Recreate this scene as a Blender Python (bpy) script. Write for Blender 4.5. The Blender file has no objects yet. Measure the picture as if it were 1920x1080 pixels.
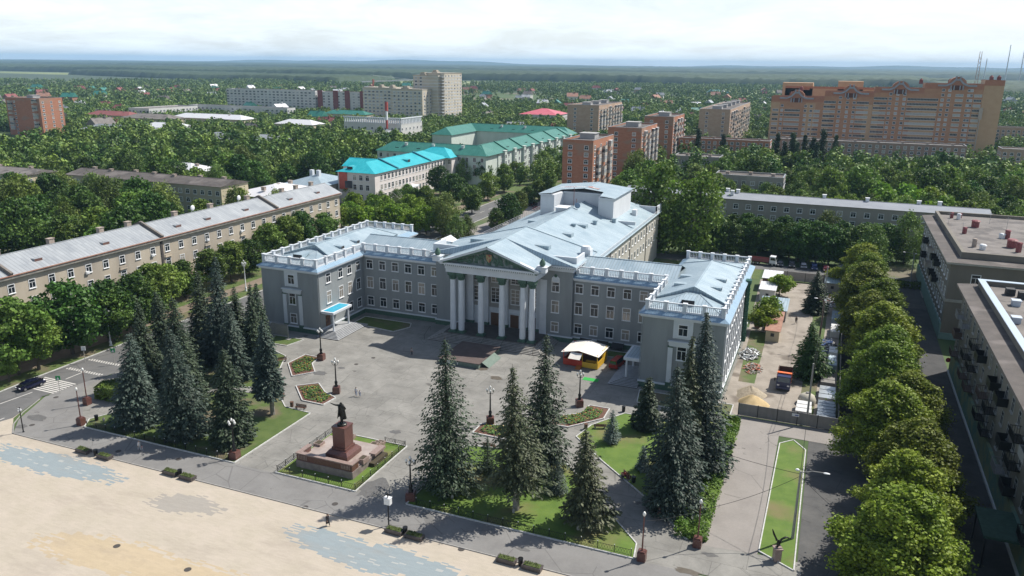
import bpy, bmesh, math, random
import numpy as np
from mathutils import Vector, Matrix
rad = math.radians
S = bpy.context.scene
C = S.collection
# ---------------------------------------------------------------- camera, sky, sun, exposure
CAM_H, FPX = 56.0, 1476.0
_p, _r, _y = rad(15.93), rad(0.60), rad(-21.9)
_F = np.array([math.sin(_y)*math.cos(_p), math.cos(_y)*math.cos(_p), -math.sin(_p)])
_R = np.array([math.cos(_y), -math.sin(_y), 0.0]); _U = np.cross(_R, _F)
CR = math.cos(_r)*_R+math.sin(_r)*_U; CU = -math.sin(_r)*_R+math.cos(_r)*_U
cd = bpy.data.cameras.new('camera'); cam = bpy.data.objects.new('camera', cd); C.objects.link(cam)
cd.sensor_width = 36; cd.lens = FPX/1920*36; cd.clip_start = 1; cd.clip_end = 60000
m = Matrix(((CR[0], CU[0], -_F[0], 0), (CR[1], CU[1], -_F[1], 0), (CR[2], CU[2], -_F[2], CAM_H), (0, 0, 0, 1)))
cam.matrix_world = m
S.camera = cam
def G(px, py, z=0.0):
    "point on the level z seen at a pixel of the 1920 x 1080 photograph"
    d = CR*(px-960)+CU*(540-py)+_F*FPX
    t = (z-CAM_H)/d[2]
    return (d[0]*t, d[1]*t)
SUN_EL, SUN_AZ = rad(51), rad(40.5)
W = bpy.data.worlds.new('World'); S.world = W; W.use_nodes = True
nt = W.node_tree; nt.nodes.clear()
def N(nt, t, **kw):
    n = nt.nodes.new(t)
    for k, v in kw.items():
        if k in n.inputs.keys() if isinstance(k, str) and not hasattr(n, k) else False: n.inputs[k].default_value = v
        else: setattr(n, k, v)
    return n
sky = N(nt, 'ShaderNodeTexSky'); sky.sky_type = 'NISHITA'; sky.sun_disc = False
sky.sun_elevation = SUN_EL; sky.sun_rotation = SUN_AZ; sky.altitude = 200; sky.air_density = 1.0; sky.dust_density = 1.2; sky.ozone_density = 1.0
geo = N(nt, 'ShaderNodeNewGeometry'); sep = N(nt, 'ShaderNodeSeparateXYZ'); nt.links.new(geo.outputs['Incoming'], sep.inputs[0])
def M2(nt, op, a, b=None, c=None, clamp=False):
    n = nt.nodes.new('ShaderNodeMath'); n.operation = op; n.use_clamp = clamp
    for i, v in enumerate((a, b, c)):
        if v is None: continue
        if hasattr(v, 'is_linked') or hasattr(v, 'links'): nt.links.new(v, n.inputs[i])
        else: n.inputs[i].default_value = v
    return n.outputs[0]
zz = M2(nt, 'MULTIPLY', sep.outputs[2], -1)
zc = M2(nt, 'ADD', M2(nt, 'MAXIMUM', zz, 0.0), 0.16)
cmb = N(nt, 'ShaderNodeCombineXYZ')
nt.links.new(M2(nt, 'DIVIDE', sep.outputs[0], zc), cmb.inputs[0]); nt.links.new(M2(nt, 'DIVIDE', sep.outputs[1], zc), cmb.inputs[1])
n1 = N(nt, 'ShaderNodeTexNoise'); n1.inputs['Scale'].default_value = 1.5; n1.inputs['Detail'].default_value = 9; n1.inputs['Roughness'].default_value = 0.62; n1.inputs['Distortion'].default_value = 0.4
nt.links.new(cmb.outputs[0], n1.inputs['Vector'])
rmp = N(nt, 'ShaderNodeValToRGB'); rmp.color_ramp.elements[0].position = 0.36; rmp.color_ramp.elements[1].position = 0.60
nt.links.new(n1.outputs['Fac'], rmp.inputs[0])
hf = M2(nt, 'SUBTRACT', 1.0, M2(nt, 'MULTIPLY', zz, 2.4), clamp=True)
fade = M2(nt, 'ADD', M2(nt, 'MULTIPLY', hf, M2(nt, 'MULTIPLY_ADD', rmp.outputs[0], 0.26, 0.68)), M2(nt, 'MULTIPLY', rmp.outputs[0], 0.08), clamp=True)
mx = N(nt, 'ShaderNodeMix', data_type='RGBA'); nt.links.new(fade, mx.inputs['Factor'])
nt.links.new(sky.outputs[0], mx.inputs['A']); mx.inputs['B'].default_value = (10.6, 11.4, 11.8, 1)
bg = N(nt, 'ShaderNodeBackground'); bg.inputs['Strength'].default_value = 0.092
nt.links.new(mx.outputs['Result'], bg.inputs['Color'])
wo = N(nt, 'ShaderNodeOutputWorld'); nt.links.new(bg.outputs[0], wo.inputs['Surface'])
sl = bpy.data.lights.new('sun', 'SUN'); sl.energy = 5.0; sl.angle = rad(0.53); sl.color = (1.0, 0.95, 0.87)
so = bpy.data.objects.new('sun', sl); C.objects.link(so); so.location = (0, 0, 300)
sd = Vector((math.sin(SUN_AZ)*math.cos(SUN_EL), math.cos(SUN_AZ)*math.cos(SUN_EL), math.sin(SUN_EL)))
so.rotation_euler = sd.to_track_quat('Z', 'Y').to_euler()
S.view_settings.view_transform = 'Standard'; S.view_settings.look = 'None'; S.view_settings.gamma = 1
S.view_settings.use_curve_mapping = False; S.view_settings.exposure = 0.28
S.cycles.max_bounces = 5; S.cycles.diffuse_bounces = 2; S.cycles.glossy_bounces = 2; S.cycles.transmission_bounces = 2
S.cycles.transparent_max_bounces = 4; S.cycles.volume_bounces = 0; S.cycles.use_denoising = True
S.cycles.caustics_reflective = False; S.cycles.caustics_refractive = False
# ---------------------------------------------------------------- tags
def tag(o, label=None, cat=None, group=None, kind=None):
    if label: o['label'] = label
    if cat: o['category'] = cat
    if group: o['group'] = group
    if kind: o['kind'] = kind
    return o
def thing(name, label, cat, loc=(0, 0, 0), rz=0.0, group=None):
    o = bpy.data.objects.new(name, None); C.objects.link(o); o.location = loc; o.rotation_euler = (0, 0, rz)
    o.empty_display_size = 0.5
    return tag(o, label, cat, group)
def inst(name, mesh, parent=None, loc=(0, 0, 0), rot=(0, 0, 0), sc=(1, 1, 1)):
    o = bpy.data.objects.new(name, mesh); C.objects.link(o)
    if parent is not None: o.parent = parent
    o.location = loc; o.rotation_euler = rot; o.scale = sc
    return o
def kids(o): return [c for c in o.children]
def copy_tree(o, parent=None, loc=None, rz=None):
    c = o.copy(); C.objects.link(c)
    if parent is not None: c.parent = parent
    if loc is not None: c.location = loc
    if rz is not None: c.rotation_euler = (0, 0, rz)
    for ch in kids(o): copy_tree(ch, c)
    return c
# ---------------------------------------------------------------- mesh builder
class MB:
    def __init__(s): s.v = []; s.f = []; s.m = []; s.mi = 0; s.sm = []; s.smooth = False
    def quad(s, *pts):
        n = len(s.v); s.v += [tuple(p) for p in pts]; s.f.append(tuple(range(n, n+len(pts)))); s.m.append(s.mi); s.sm.append(s.smooth)
    def faces(s, vs, fs):
        n = len(s.v); s.v += [tuple(p) for p in vs]
        for f in fs: s.f.append(tuple(i+n for i in f)); s.m.append(s.mi); s.sm.append(s.smooth)
    def box(s, x0, y0, z0, x1, y1, z1, bottom=True):
        if x0 > x1: x0, x1 = x1, x0
        if y0 > y1: y0, y1 = y1, y0
        if z0 > z1: z0, z1 = z1, z0
        s.faces([(x0, y0, z0), (x1, y0, z0), (x1, y1, z0), (x0, y1, z0), (x0, y0, z1), (x1, y0, z1), (x1, y1, z1), (x0, y1, z1)],
                ([(3, 2, 1, 0)] if bottom else [])+[(4, 5, 6, 7), (0, 1, 5, 4), (1, 2, 6, 5), (2, 3, 7, 6), (3, 0, 4, 7)])
        return s
    def bar(s, a, b, w, h=None, up=(0, 0, 1)):
        a, b = Vector(a), Vector(b); d = (b-a)
        if d.length < 1e-6: return s
        d.normalize(); u = Vector(up)
        if abs(d.dot(u)) > 0.98: u = Vector((1, 0, 0))
        r = d.cross(u).normalized(); u = r.cross(d).normalized(); h = h or w
        r *= w/2; u *= h/2
        s.faces([a-r-u, a+r-u, a+r+u, a-r+u, b-r-u, b+r-u, b+r+u, b-r+u], [(0, 1, 2, 3), (7, 6, 5, 4), (1, 0, 4, 5), (2, 1, 5, 6), (3, 2, 6, 7), (0, 3, 7, 4)])
        return s
    def lathe(s, prof, n=12, cx=0, cy=0, cap=True, sq=1.0):
        b = len(s.v); k = len(prof)
        vs = [(cx+r*math.cos(2*math.pi*i/n), cy+sq*r*math.sin(2*math.pi*i/n), z) for (r, z) in prof for i in range(n)]
        fs = [(j*n+i, j*n+(i+1) % n, (j+1)*n+(i+1) % n, (j+1)*n+i) for j in range(k-1) for i in range(n)]
        s.faces(vs, fs)
        if cap:
            s.faces([vs[i] for i in range(n)], [tuple(range(n-1, -1, -1))]); s.faces([vs[(k-1)*n+i] for i in range(n)], [tuple(range(n))])
        return s
    def tube(s, pts, rads, n=6):
        pts = [Vector(p) for p in pts]
        if not hasattr(rads, '__len__'): rads = [rads]*len(pts)
        vs = []; fs = []
        for i, p in enumerate(pts):
            d = (pts[min(i+1, len(pts)-1)]-pts[max(i-1, 0)]).normalized()
            u = Vector((0, 0, 1)) if abs(d.z) < 0.9 else Vector((1, 0, 0))
            a = d.cross(u).normalized(); b = a.cross(d)
            for k in range(n):
                t = 2*math.pi*k/n; vs.append(p+a*math.cos(t)*rads[i]+b*math.sin(t)*rads[i])
        for i in range(len(pts)-1):
            for k in range(n): fs.append((i*n+k, i*n+(k+1) % n, (i+1)*n+(k+1) % n, (i+1)*n+k))
        fs.append(tuple(range(n))); fs.append(tuple((len(pts)-1)*n+k for k in range(n-1, -1, -1)))
        s.faces(vs, fs); return s
    def ell(s, c, r, n=10, k=6):
        vs = [(c[0], c[1], c[2]-r[2])]
        for j in range(1, k):
            t = math.pi*j/k-math.pi/2
            for i in range(n): vs.append((c[0]+r[0]*math.cos(t)*math.cos(2*math.pi*i/n), c[1]+r[1]*math.cos(t)*math.sin(2*math.pi*i/n), c[2]+r[2]*math.sin(t)))
        vs.append((c[0], c[1], c[2]+r[2])); L = len(vs)-1; fs = []
        for i in range(n): fs.append((0, 1+(i+1) % n, 1+i))
        for j in range(k-2):
            for i in range(n): fs.append((1+j*n+i, 1+j*n+(i+1) % n, 1+(j+1)*n+(i+1) % n, 1+(j+1)*n+i))
        for i in range(n): fs.append((1+(k-2)*n+i, 1+(k-2)*n+(i+1) % n, L))
        s.faces(vs, fs); return s
    def prism(s, poly, z0, z1, cap=True, bottom=False):
        n = len(poly); a = sum(poly[i][0]*poly[(i+1) % n][1]-poly[(i+1) % n][0]*poly[i][1] for i in range(n))
        if a < 0: poly = poly[::-1]
        vs = [(x, y, z0) for x, y in poly]+[(x, y, z1) for x, y in poly]
        fs = [(i, (i+1) % n, n+(i+1) % n, n+i) for i in range(n)]
        if cap: fs.append(tuple(range(n, 2*n)))
        if bottom: fs.append(tuple(range(n-1, -1, -1)))
        s.faces(vs, fs); return s
    def mesh(s, name, mats):
        me = bpy.data.meshes.new(name); me.from_pydata(s.v, [], s.f)
        if not isinstance(mats, (list, tuple)): mats = [mats]
        for m in mats: me.materials.append(m)
        if len(mats) > 1: me.polygons.foreach_set('material_index', s.m)
        if any(s.sm): me.polygons.foreach_set('use_smooth', s.sm)
        me.update(); return me
    def build(s, name, mats, parent=None, loc=(0, 0, 0), rot=(0, 0, 0)):
        return inst(name, s.mesh(name, mats), parent, loc, rot)
def npmesh(name, V, F, mats, mi=None):
    "V (n,3) array, F (m,k) array of a constant k"
    me = bpy.data.meshes.new(name); n, k = F.shape
    me.vertices.add(len(V)); me.vertices.foreach_set('co', V.astype(np.float32).ravel())
    me.loops.add(n*k); me.loops.foreach_set('vertex_index', F.astype(np.int32).ravel())
    me.polygons.add(n); me.polygons.foreach_set('loop_start', np.arange(0, n*k, k, dtype=np.int32))
    for m_ in (mats if isinstance(mats, (list, tuple)) else [mats]): me.materials.append(m_)
    if mi is not None: me.polygons.foreach_set('material_index', mi.astype(np.int32))
    me.update(calc_edges=True); return me
# ---------------------------------------------------------------- materials
MATS = {}
def mat(name, col, col2=None, scale=0.5, rough=0.85, metal=0.0, bump=0.0, bscale=None, island=0.0, obr=0.0, streak=None, spec=None, detail=6, trans=0.0, contrast=(0.35, 0.65), col3=None, scale3=None, th3=(0.55, 0.62)):
    if name in MATS: return MATS[name]
    M = bpy.data.materials.new(name); M.use_nodes = True; t = M.node_tree; L = t.links.new
    b = t.nodes['Principled BSDF']; b.inputs['Roughness'].default_value = rough; b.inputs['Metallic'].default_value = metal
    if spec is not None: b.inputs['Specular IOR Level'].default_value = spec
    tc = N(t, 'ShaderNodeTexCoord'); vec = tc.outputs['Object']
    if streak:
        mp = N(t, 'ShaderNodeMapping'); mp.inputs['Scale'].default_value = streak; L(vec, mp.inputs[0]); vec = mp.outputs[0]
    src = None
    if col2 is not None:
        n = N(t, 'ShaderNodeTexNoise'); n.inputs['Scale'].default_value = scale; n.inputs['Detail'].default_value = detail; n.inputs['Roughness'].default_value = 0.6; L(vec, n.inputs['Vector'])
        r = N(t, 'ShaderNodeValToRGB'); r.color_ramp.elements[0].position = contrast[0]; r.color_ramp.elements[1].position = contrast[1]
        r.color_ramp.elements[0].color = (*col, 1); r.color_ramp.elements[1].color = (*col2, 1); L(n.outputs['Fac'], r.inputs[0]); src = r.outputs[0]
        if col3 is not None:
            n3 = N(t, 'ShaderNodeTexNoise'); n3.inputs['Scale'].default_value = scale3 or scale*0.2; n3.inputs['Detail'].default_value = 5; L(vec, n3.inputs['Vector'])
            r3 = N(t, 'ShaderNodeValToRGB'); r3.color_ramp.elements[0].position = th3[0]; r3.color_ramp.elements[1].position = th3[1]; L(n3.outputs['Fac'], r3.inputs[0])
            x = N(t, 'ShaderNodeMix', data_type='RGBA'); L(r3.outputs[0], x.inputs['Factor']); L(src, x.inputs['A']); x.inputs['B'].default_value = (*col3, 1); src = x.outputs['Result']
    if island or obr:
        h = N(t, 'ShaderNodeHueSaturation')
        if src is not None: L(src, h.inputs['Color'])
        else: h.inputs['Color'].default_value = (*col, 1)
        terms = []
        if island: g = N(t, 'ShaderNodeNewGeometry'); terms.append((g.outputs['Random Per Island'], island))
        if obr: oi = N(t, 'ShaderNodeObjectInfo'); terms.append((oi.outputs['Random'], obr))
        v = None
        for o_, a in terms:
            q = M2(t, 'MULTIPLY_ADD', o_, a*2, 1-a); v = q if v is None else M2(t, 'MULTIPLY', v, q)
        L(v, h.inputs['Value'])
        if obr:
            L(M2(t, 'MULTIPLY_ADD', M2(t, 'FRACT', M2(t, 'MULTIPLY', oi.outputs['Random'], 7.3)), 0.036, 0.482), h.inputs['Hue'])
        src = h.outputs[0]
    if src is not None: L(src, b.inputs['Base Color'])
    else: b.inputs['Base Color'].default_value = (*col, 1)
    if bump:
        nb = N(t, 'ShaderNodeTexNoise'); nb.inputs['Scale'].default_value = bscale or scale*4; nb.inputs['Detail'].default_value = 4; L(vec, nb.inputs['Vector'])
        bp = N(t, 'ShaderNodeBump'); bp.inputs['Strength'].default_value = bump; bp.inputs['Distance'].default_value = 0.1; L(nb.outputs['Fac'], bp.inputs['Height']); L(bp.outputs[0], b.inputs['Normal'])
    if trans:
        tr = N(t, 'ShaderNodeBsdfTranslucent'); ms = N(t, 'ShaderNodeMixShader'); ms.inputs[0].default_value = trans
        if src is not None: L(src, tr.inputs['Color'])
        else: tr.inputs['Color'].default_value = (*col, 1)
        L(b.outputs[0], ms.inputs[1]); L(tr.outputs[0], ms.inputs[2]); L(ms.outputs[0], t.nodes['Material Output'].inputs['Surface'])
    MATS[name] = M; return M
def seam_mat(name, col, col2, pitch=0.6, line=0.7, rough=0.42, metal=0.25, scale=0.25, cross=0.0):
    "standing-seam metal sheets running down whichever slope they lie on"
    M = bpy.data.materials.new(name); M.use_nodes = True; t = M.node_tree; L = t.links.new; b = t.nodes['Principled BSDF']
    tc = N(t, 'ShaderNodeTexCoord'); g = N(t, 'ShaderNodeNewGeometry'); sn = N(t, 'ShaderNodeSeparateXYZ'); L(g.outputs['Normal'], sn.inputs[0])
    sp = N(t, 'ShaderNodeSeparateXYZ'); L(tc.outputs['Object'], sp.inputs[0])
    k = M2(t, 'GREATER_THAN', M2(t, 'ABSOLUTE', sn.outputs[0]), M2(t, 'ABSOLUTE', sn.outputs[1]))
    u = N(t, 'ShaderNodeMix', data_type='FLOAT'); L(k, u.inputs['Factor']); L(sp.outputs[0], u.inputs['A']); L(sp.outputs[1], u.inputs['B'])
    w = N(t, 'ShaderNodeMix', data_type='FLOAT'); L(k, w.inputs['Factor']); L(sp.outputs[1], w.inputs['A']); L(sp.outputs[0], w.inputs['B'])
    uu = M2(t, 'DIVIDE', u.outputs['Result'], pitch); fr = M2(t, 'FRACT', uu)
    ln = M2(t, 'LESS_THAN', fr, 0.13)
    ids = N(t, 'ShaderNodeCombineXYZ'); L(M2(t, 'FLOOR', uu), ids.inputs[0]); L(M2(t, 'FLOOR', M2(t, 'DIVIDE', w.outputs['Result'], 2.0)), ids.inputs[1])
    wn = N(t, 'ShaderNodeTexWhiteNoise', noise_dimensions='2D'); L(ids.outputs[0], wn.inputs['Vector'])
    n = N(t, 'ShaderNodeTexNoise'); n.inputs['Scale'].default_value = scale; n.inputs['Detail'].default_value = 6; L(tc.outputs['Object'], n.inputs['Vector'])
    f = M2(t, 'ADD', M2(t, 'MULTIPLY', wn.outputs['Value'], 0.45), M2(t, 'MULTIPLY', M2(t, 'SUBTRACT', n.outputs['Fac'], 0.28), 1.5), clamp=True)
    x = N(t, 'ShaderNodeMix', data_type='RGBA'); L(f, x.inputs['Factor']); x.inputs['A'].default_value = (*col, 1); x.inputs['B'].default_value = (*col2, 1)
    h = N(t, 'ShaderNodeHueSaturation'); L(x.outputs['Result'], h.inputs['Color'])
    L(M2(t, 'MULTIPLY_ADD', ln, line-1, 1.0), h.inputs['Value']); L(h.outputs[0], b.inputs['Base Color'])
    b.inputs['Roughness'].default_value = rough; b.inputs['Metallic'].default_value = metal
    bp = N(t, 'ShaderNodeBump'); bp.inputs['Strength'].default_value = 0.5; bp.inputs['Distance'].default_value = 0.04; L(ln, bp.inputs['Height']); L(bp.outputs[0], b.inputs['Normal'])
    MATS[name] = M; return M
def glass_mat(name, dark, light, share=0.3):
    "window glass: most panes dark, some with a pale curtain behind"
    M = bpy.data.materials.new(name); M.use_nodes = True; t = M.node_tree; L = t.links.new; b = t.nodes['Principled BSDF']
    g = N(t, 'ShaderNodeNewGeometry'); oi = N(t, 'ShaderNodeObjectInfo')
    v = M2(t, 'FRACT', M2(t, 'ADD', M2(t, 'MULTIPLY', g.outputs['Random Per Island'], 3.7), M2(t, 'MULTIPLY', oi.outputs['Random'], 5.3)))
    r = N(t, 'ShaderNodeValToRGB'); r.color_ramp.interpolation = 'LINEAR'
    e = r.color_ramp.elements; e[0].position = 0; e[0].color = (*dark, 1); e[1].position = 1; e[1].color = (*light, 1)
    a = e.new(1-share); a.color = tuple(d*1.8 for d in dark)+(1,); a = e.new(min(0.98, 1-share+0.08)); a.color = tuple(l*0.7 for l in light)+(1,)
    L(v, r.inputs[0]); L(r.outputs[0], b.inputs['Base Color']); b.inputs['Roughness'].default_value = 0.06; b.inputs['Specular IOR Level'].default_value = 0.7
    MATS[name] = M; return M
def leaf_mat(name, a, b_, island=0.45, obr=0.30, trans=0.28, rough=0.6):
    return mat(name, a, b_, scale=0.35, rough=rough, island=island, obr=obr, trans=trans, spec=0.3, detail=3, contrast=(0.38, 0.62))
white = mat('white_plaster', (0.66, 0.69, 0.725), (0.585, 0.62, 0.655), scale=0.6)
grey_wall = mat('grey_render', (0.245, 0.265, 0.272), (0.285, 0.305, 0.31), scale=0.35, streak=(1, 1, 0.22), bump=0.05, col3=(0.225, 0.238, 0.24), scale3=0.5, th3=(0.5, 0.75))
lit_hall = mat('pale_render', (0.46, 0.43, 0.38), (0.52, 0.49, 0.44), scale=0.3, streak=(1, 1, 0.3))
green_paint = mat('green_paint', (0.05, 0.11, 0.075), (0.075, 0.14, 0.10), scale=2, rough=0.6)
frame_white = mat('white_frame', (0.74, 0.75, 0.76), rough=0.5)
glass = glass_mat('window_glass', (0.012, 0.016, 0.020), (0.34, 0.31, 0.27), 0.22)
roof_blue = seam_mat('blue_grey_seam_roof', (0.29, 0.385, 0.445), (0.44, 0.53, 0.575), line=0.60)
skirt_blue = seam_mat('blue_skirt_roof', (0.21, 0.32, 0.43), (0.28, 0.40, 0.50), line=0.8)
dark_iron = mat('black_iron', (0.012, 0.012, 0.013), rough=0.4, metal=0.3)
granite_red = mat('red_granite', (0.10, 0.04, 0.032), (0.155, 0.075, 0.062), scale=6, rough=0.3, bump=0.02)
granite_pink = mat('pink_granite', (0.24, 0.17, 0.145), (0.33, 0.25, 0.22), scale=4, rough=0.45)
kerb_white = mat('white_kerb', (0.60, 0.60, 0.58), (0.42, 0.42, 0.40), scale=3)
bark = mat('bark', (0.07, 0.055, 0.04), (0.12, 0.10, 0.08), scale=6, bump=0.3)
bark_pale = mat('pale_bark', (0.20, 0.18, 0.15), (0.30, 0.28, 0.25), scale=5, bump=0.3)
rubber = mat('tyre_rubber', (0.015, 0.015, 0.015), rough=0.9)
rim_grey = mat('wheel_rim', (0.45, 0.45, 0.46), rough=0.35, metal=0.7)
chrome_lamp = mat('lamp_glass', (0.75, 0.75, 0.72), rough=0.15)
# ---------------------------------------------------------------- ground
def sheet(name, poly, z, m, kind='structure', label=None, cat=None, parent=None, h=None):
    mb = MB()
    if h: mb.prism(list(poly), z, z+h)
    else:
        a = sum(poly[i][0]*poly[(i+1) % len(poly)][1]-poly[(i+1) % len(poly)][0]*poly[i][1] for i in range(len(poly)))
        if a < 0: poly = poly[::-1]
        mb.quad(*[(x, y, z) for x, y in poly])
    o = mb.build(name, m, parent); tag(o, label, cat, None, kind); return o
def kerb_loop(name, pts, w=0.16, z0=0.0, h=0.15, closed=True, m=None):
    mb = MB(); n = len(pts)
    for i in range(n if closed else n-1):
        a, b = Vector(pts[i]), Vector(pts[(i+1) % n]); L = (b-a).length; d = (b-a)/L; k = max(1, int(L/1.0))
        for j in range(k):
            p = a+d*(L*j/k+0.015); q = a+d*(L*(j+1)/k-0.015)
            mb.bar((p.x, p.y, z0+h/2), (q.x, q.y, z0+h/2), w, h)
    return mb.build(name, m or kerb_white)
town_green = mat('town_grass', (0.045, 0.085, 0.02), (0.075, 0.115, 0.03), scale=0.035, col3=(0.16, 0.135, 0.095), scale3=0.012, th3=(0.56, 0.62))
lawn = mat('lawn_grass', (0.075, 0.14, 0.014), (0.115, 0.185, 0.026), scale=0.5, bump=0.3, bscale=12, col3=(0.17, 0.15, 0.06), scale3=0.16, th3=(0.50, 0.70), detail=8)
lawn_dim = mat('thin_lawn', (0.06, 0.10, 0.018), (0.09, 0.13, 0.03), scale=0.5, bump=0.3, bscale=12, col3=(0.14, 0.115, 0.07), scale3=0.15, th3=(0.5, 0.62), detail=8)
def slab_mat(name, a, b, c, size=3.0, line=0.75, joint=0.0, stain=(0.07, 0.065, 0.06)):
    M = bpy.data.materials.new(name); M.use_nodes = True; t = M.node_tree; L = t.links.new; bs = t.nodes['Principled BSDF']; bs.inputs['Roughness'].default_value = 0.88
    tc = N(t, 'ShaderNodeTexCoord')
    n = N(t, 'ShaderNodeTexNoise'); n.inputs['Scale'].default_value = 0.22; n.inputs['Detail'].default_value = 9; n.inputs['Roughness'].default_value = 0.68; L(tc.outputs['Object'], n.inputs['Vector'])
    r = N(t, 'ShaderNodeValToRGB'); e = r.color_ramp.elements; e[0].position = 0.3; e[0].color = (*a, 1); e[1].position = 0.7; e[1].color = (*b, 1); k = e.new(0.5); k.color = (*c, 1); L(n.outputs['Fac'], r.inputs[0])
    # cracks and joints
    v = N(t, 'ShaderNodeTexVoronoi', feature='DISTANCE_TO_EDGE'); v.inputs['Scale'].default_value = 1/size; L(tc.outputs['Object'], v.inputs['Vector'])
    nn = N(t, 'ShaderNodeTexNoise'); nn.inputs['Scale'].default_value = 0.09; nn.inputs['Detail'].default_value = 3; L(tc.outputs['Object'], nn.inputs['Vector'])
    crack = M2(t, 'MULTIPLY', M2(t, 'LESS_THAN', v.outputs['Distance'], 0.012), M2(t, 'GREATER_THAN', nn.outputs['Fac'], 0.5))
    n3 = N(t, 'ShaderNodeTexNoise'); n3.inputs['Scale'].default_value = 0.45; n3.inputs['Detail'].default_value = 4; L(tc.outputs['Object'], n3.inputs['Vector'])
    st = N(t, 'ShaderNodeValToRGB'); st.color_ramp.elements[0].position = 0.69; st.color_ramp.elements[1].position = 0.72; L(n3.outputs['Fac'], st.inputs[0])
    x = N(t, 'ShaderNodeMix', data_type='RGBA'); L(M2(t, 'MULTIPLY', st.outputs[0], 0.65), x.inputs['Factor']); L(r.outputs[0], x.inputs['A']); x.inputs['B'].default_value = (*stain, 1)
    val = M2(t, 'MULTIPLY_ADD', crack, line-1, 1)
    # finer wear and, where laid in bays, the joints between bays with bays of slightly different tone
    nf = N(t, 'ShaderNodeTexNoise'); nf.inputs['Scale'].default_value = 2.6; nf.inputs['Detail'].default_value = 8; nf.inputs['Roughness'].default_value = 0.75; L(tc.outputs['Object'], nf.inputs['Vector'])
    val = M2(t, 'MULTIPLY', val, M2(t, 'MULTIPLY_ADD', nf.outputs['Fac'], 0.36, 0.82))
    if joint:
        br = N(t, 'ShaderNodeTexBrick'); br.inputs['Scale'].default_value = 1.0; br.inputs['Brick Width'].default_value = joint*1.5; br.inputs['Row Height'].default_value = joint; br.inputs['Mortar Size'].default_value = 0.035; br.inputs['Color1'].default_value = (1, 1, 1, 1); br.inputs['Color2'].default_value = (0.86, 0.86, 0.86, 1); br.inputs['Mortar'].default_value = (0.6, 0.6, 0.6, 1); L(tc.outputs['Object'], br.inputs['Vector'])
        bw = N(t, 'ShaderNodeRGBToBW'); L(br.outputs['Color'], bw.inputs[0]); val = M2(t, 'MULTIPLY', val, bw.outputs[0])
    h = N(t, 'ShaderNodeHueSaturation'); L(x.outputs['Result'], h.inputs['Color']); L(val, h.inputs['Value']); L(h.outputs[0], bs.inputs['Base Color'])
    nb = N(t, 'ShaderNodeTexNoise'); nb.inputs['Scale'].default_value = 9; L(tc.outputs['Object'], nb.inputs['Vector'])
    bp = N(t, 'ShaderNodeBump'); bp.inputs['Strength'].default_value = 0.15; bp.inputs['Distance'].default_value = 0.05; L(nb.outputs['Fac'], bp.inputs['Height']); L(bp.outputs[0], bs.inputs['Normal'])
    MATS[name] = M; return M
court_m = slab_mat('worn_court_asphalt', (0.17, 0.165, 0.15), (0.30, 0.29, 0.265), (0.235, 0.228, 0.208), joint=5.2)
walk_m = slab_mat('walkway_asphalt', (0.165, 0.16, 0.155), (0.225, 0.22, 0.212), (0.20, 0.195, 0.187), size=5)
drive_m = slab_mat('drive_asphalt', (0.225, 0.205, 0.19), (0.29, 0.265, 0.245), (0.26, 0.24, 0.22), size=6)
road_m = slab_mat('road_asphalt', (0.10, 0.10, 0.10), (0.15, 0.148, 0.145), (0.125, 0.124, 0.122), size=9)
alley_m = slab_mat('alley_asphalt', (0.06, 0.06, 0.06), (0.115, 0.112, 0.107), (0.085, 0.084, 0.082), size=4)
yard_m = mat('dusty_yard', (0.24, 0.21, 0.175), (0.34, 0.30, 0.255), scale=0.3, bump=0.3, bscale=3, col3=(0.15, 0.125, 0.10), scale3=0.2, th3=(0.55, 0.66), detail=9)
dirt_m = mat('bare_dirt', (0.16, 0.125, 0.09), (0.23, 0.185, 0.135), scale=0.4, bump=0.3, bscale=4)
farfield = mat('meadow', (0.16, 0.20, 0.07), (0.22, 0.25, 0.10), scale=0.004)
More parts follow.
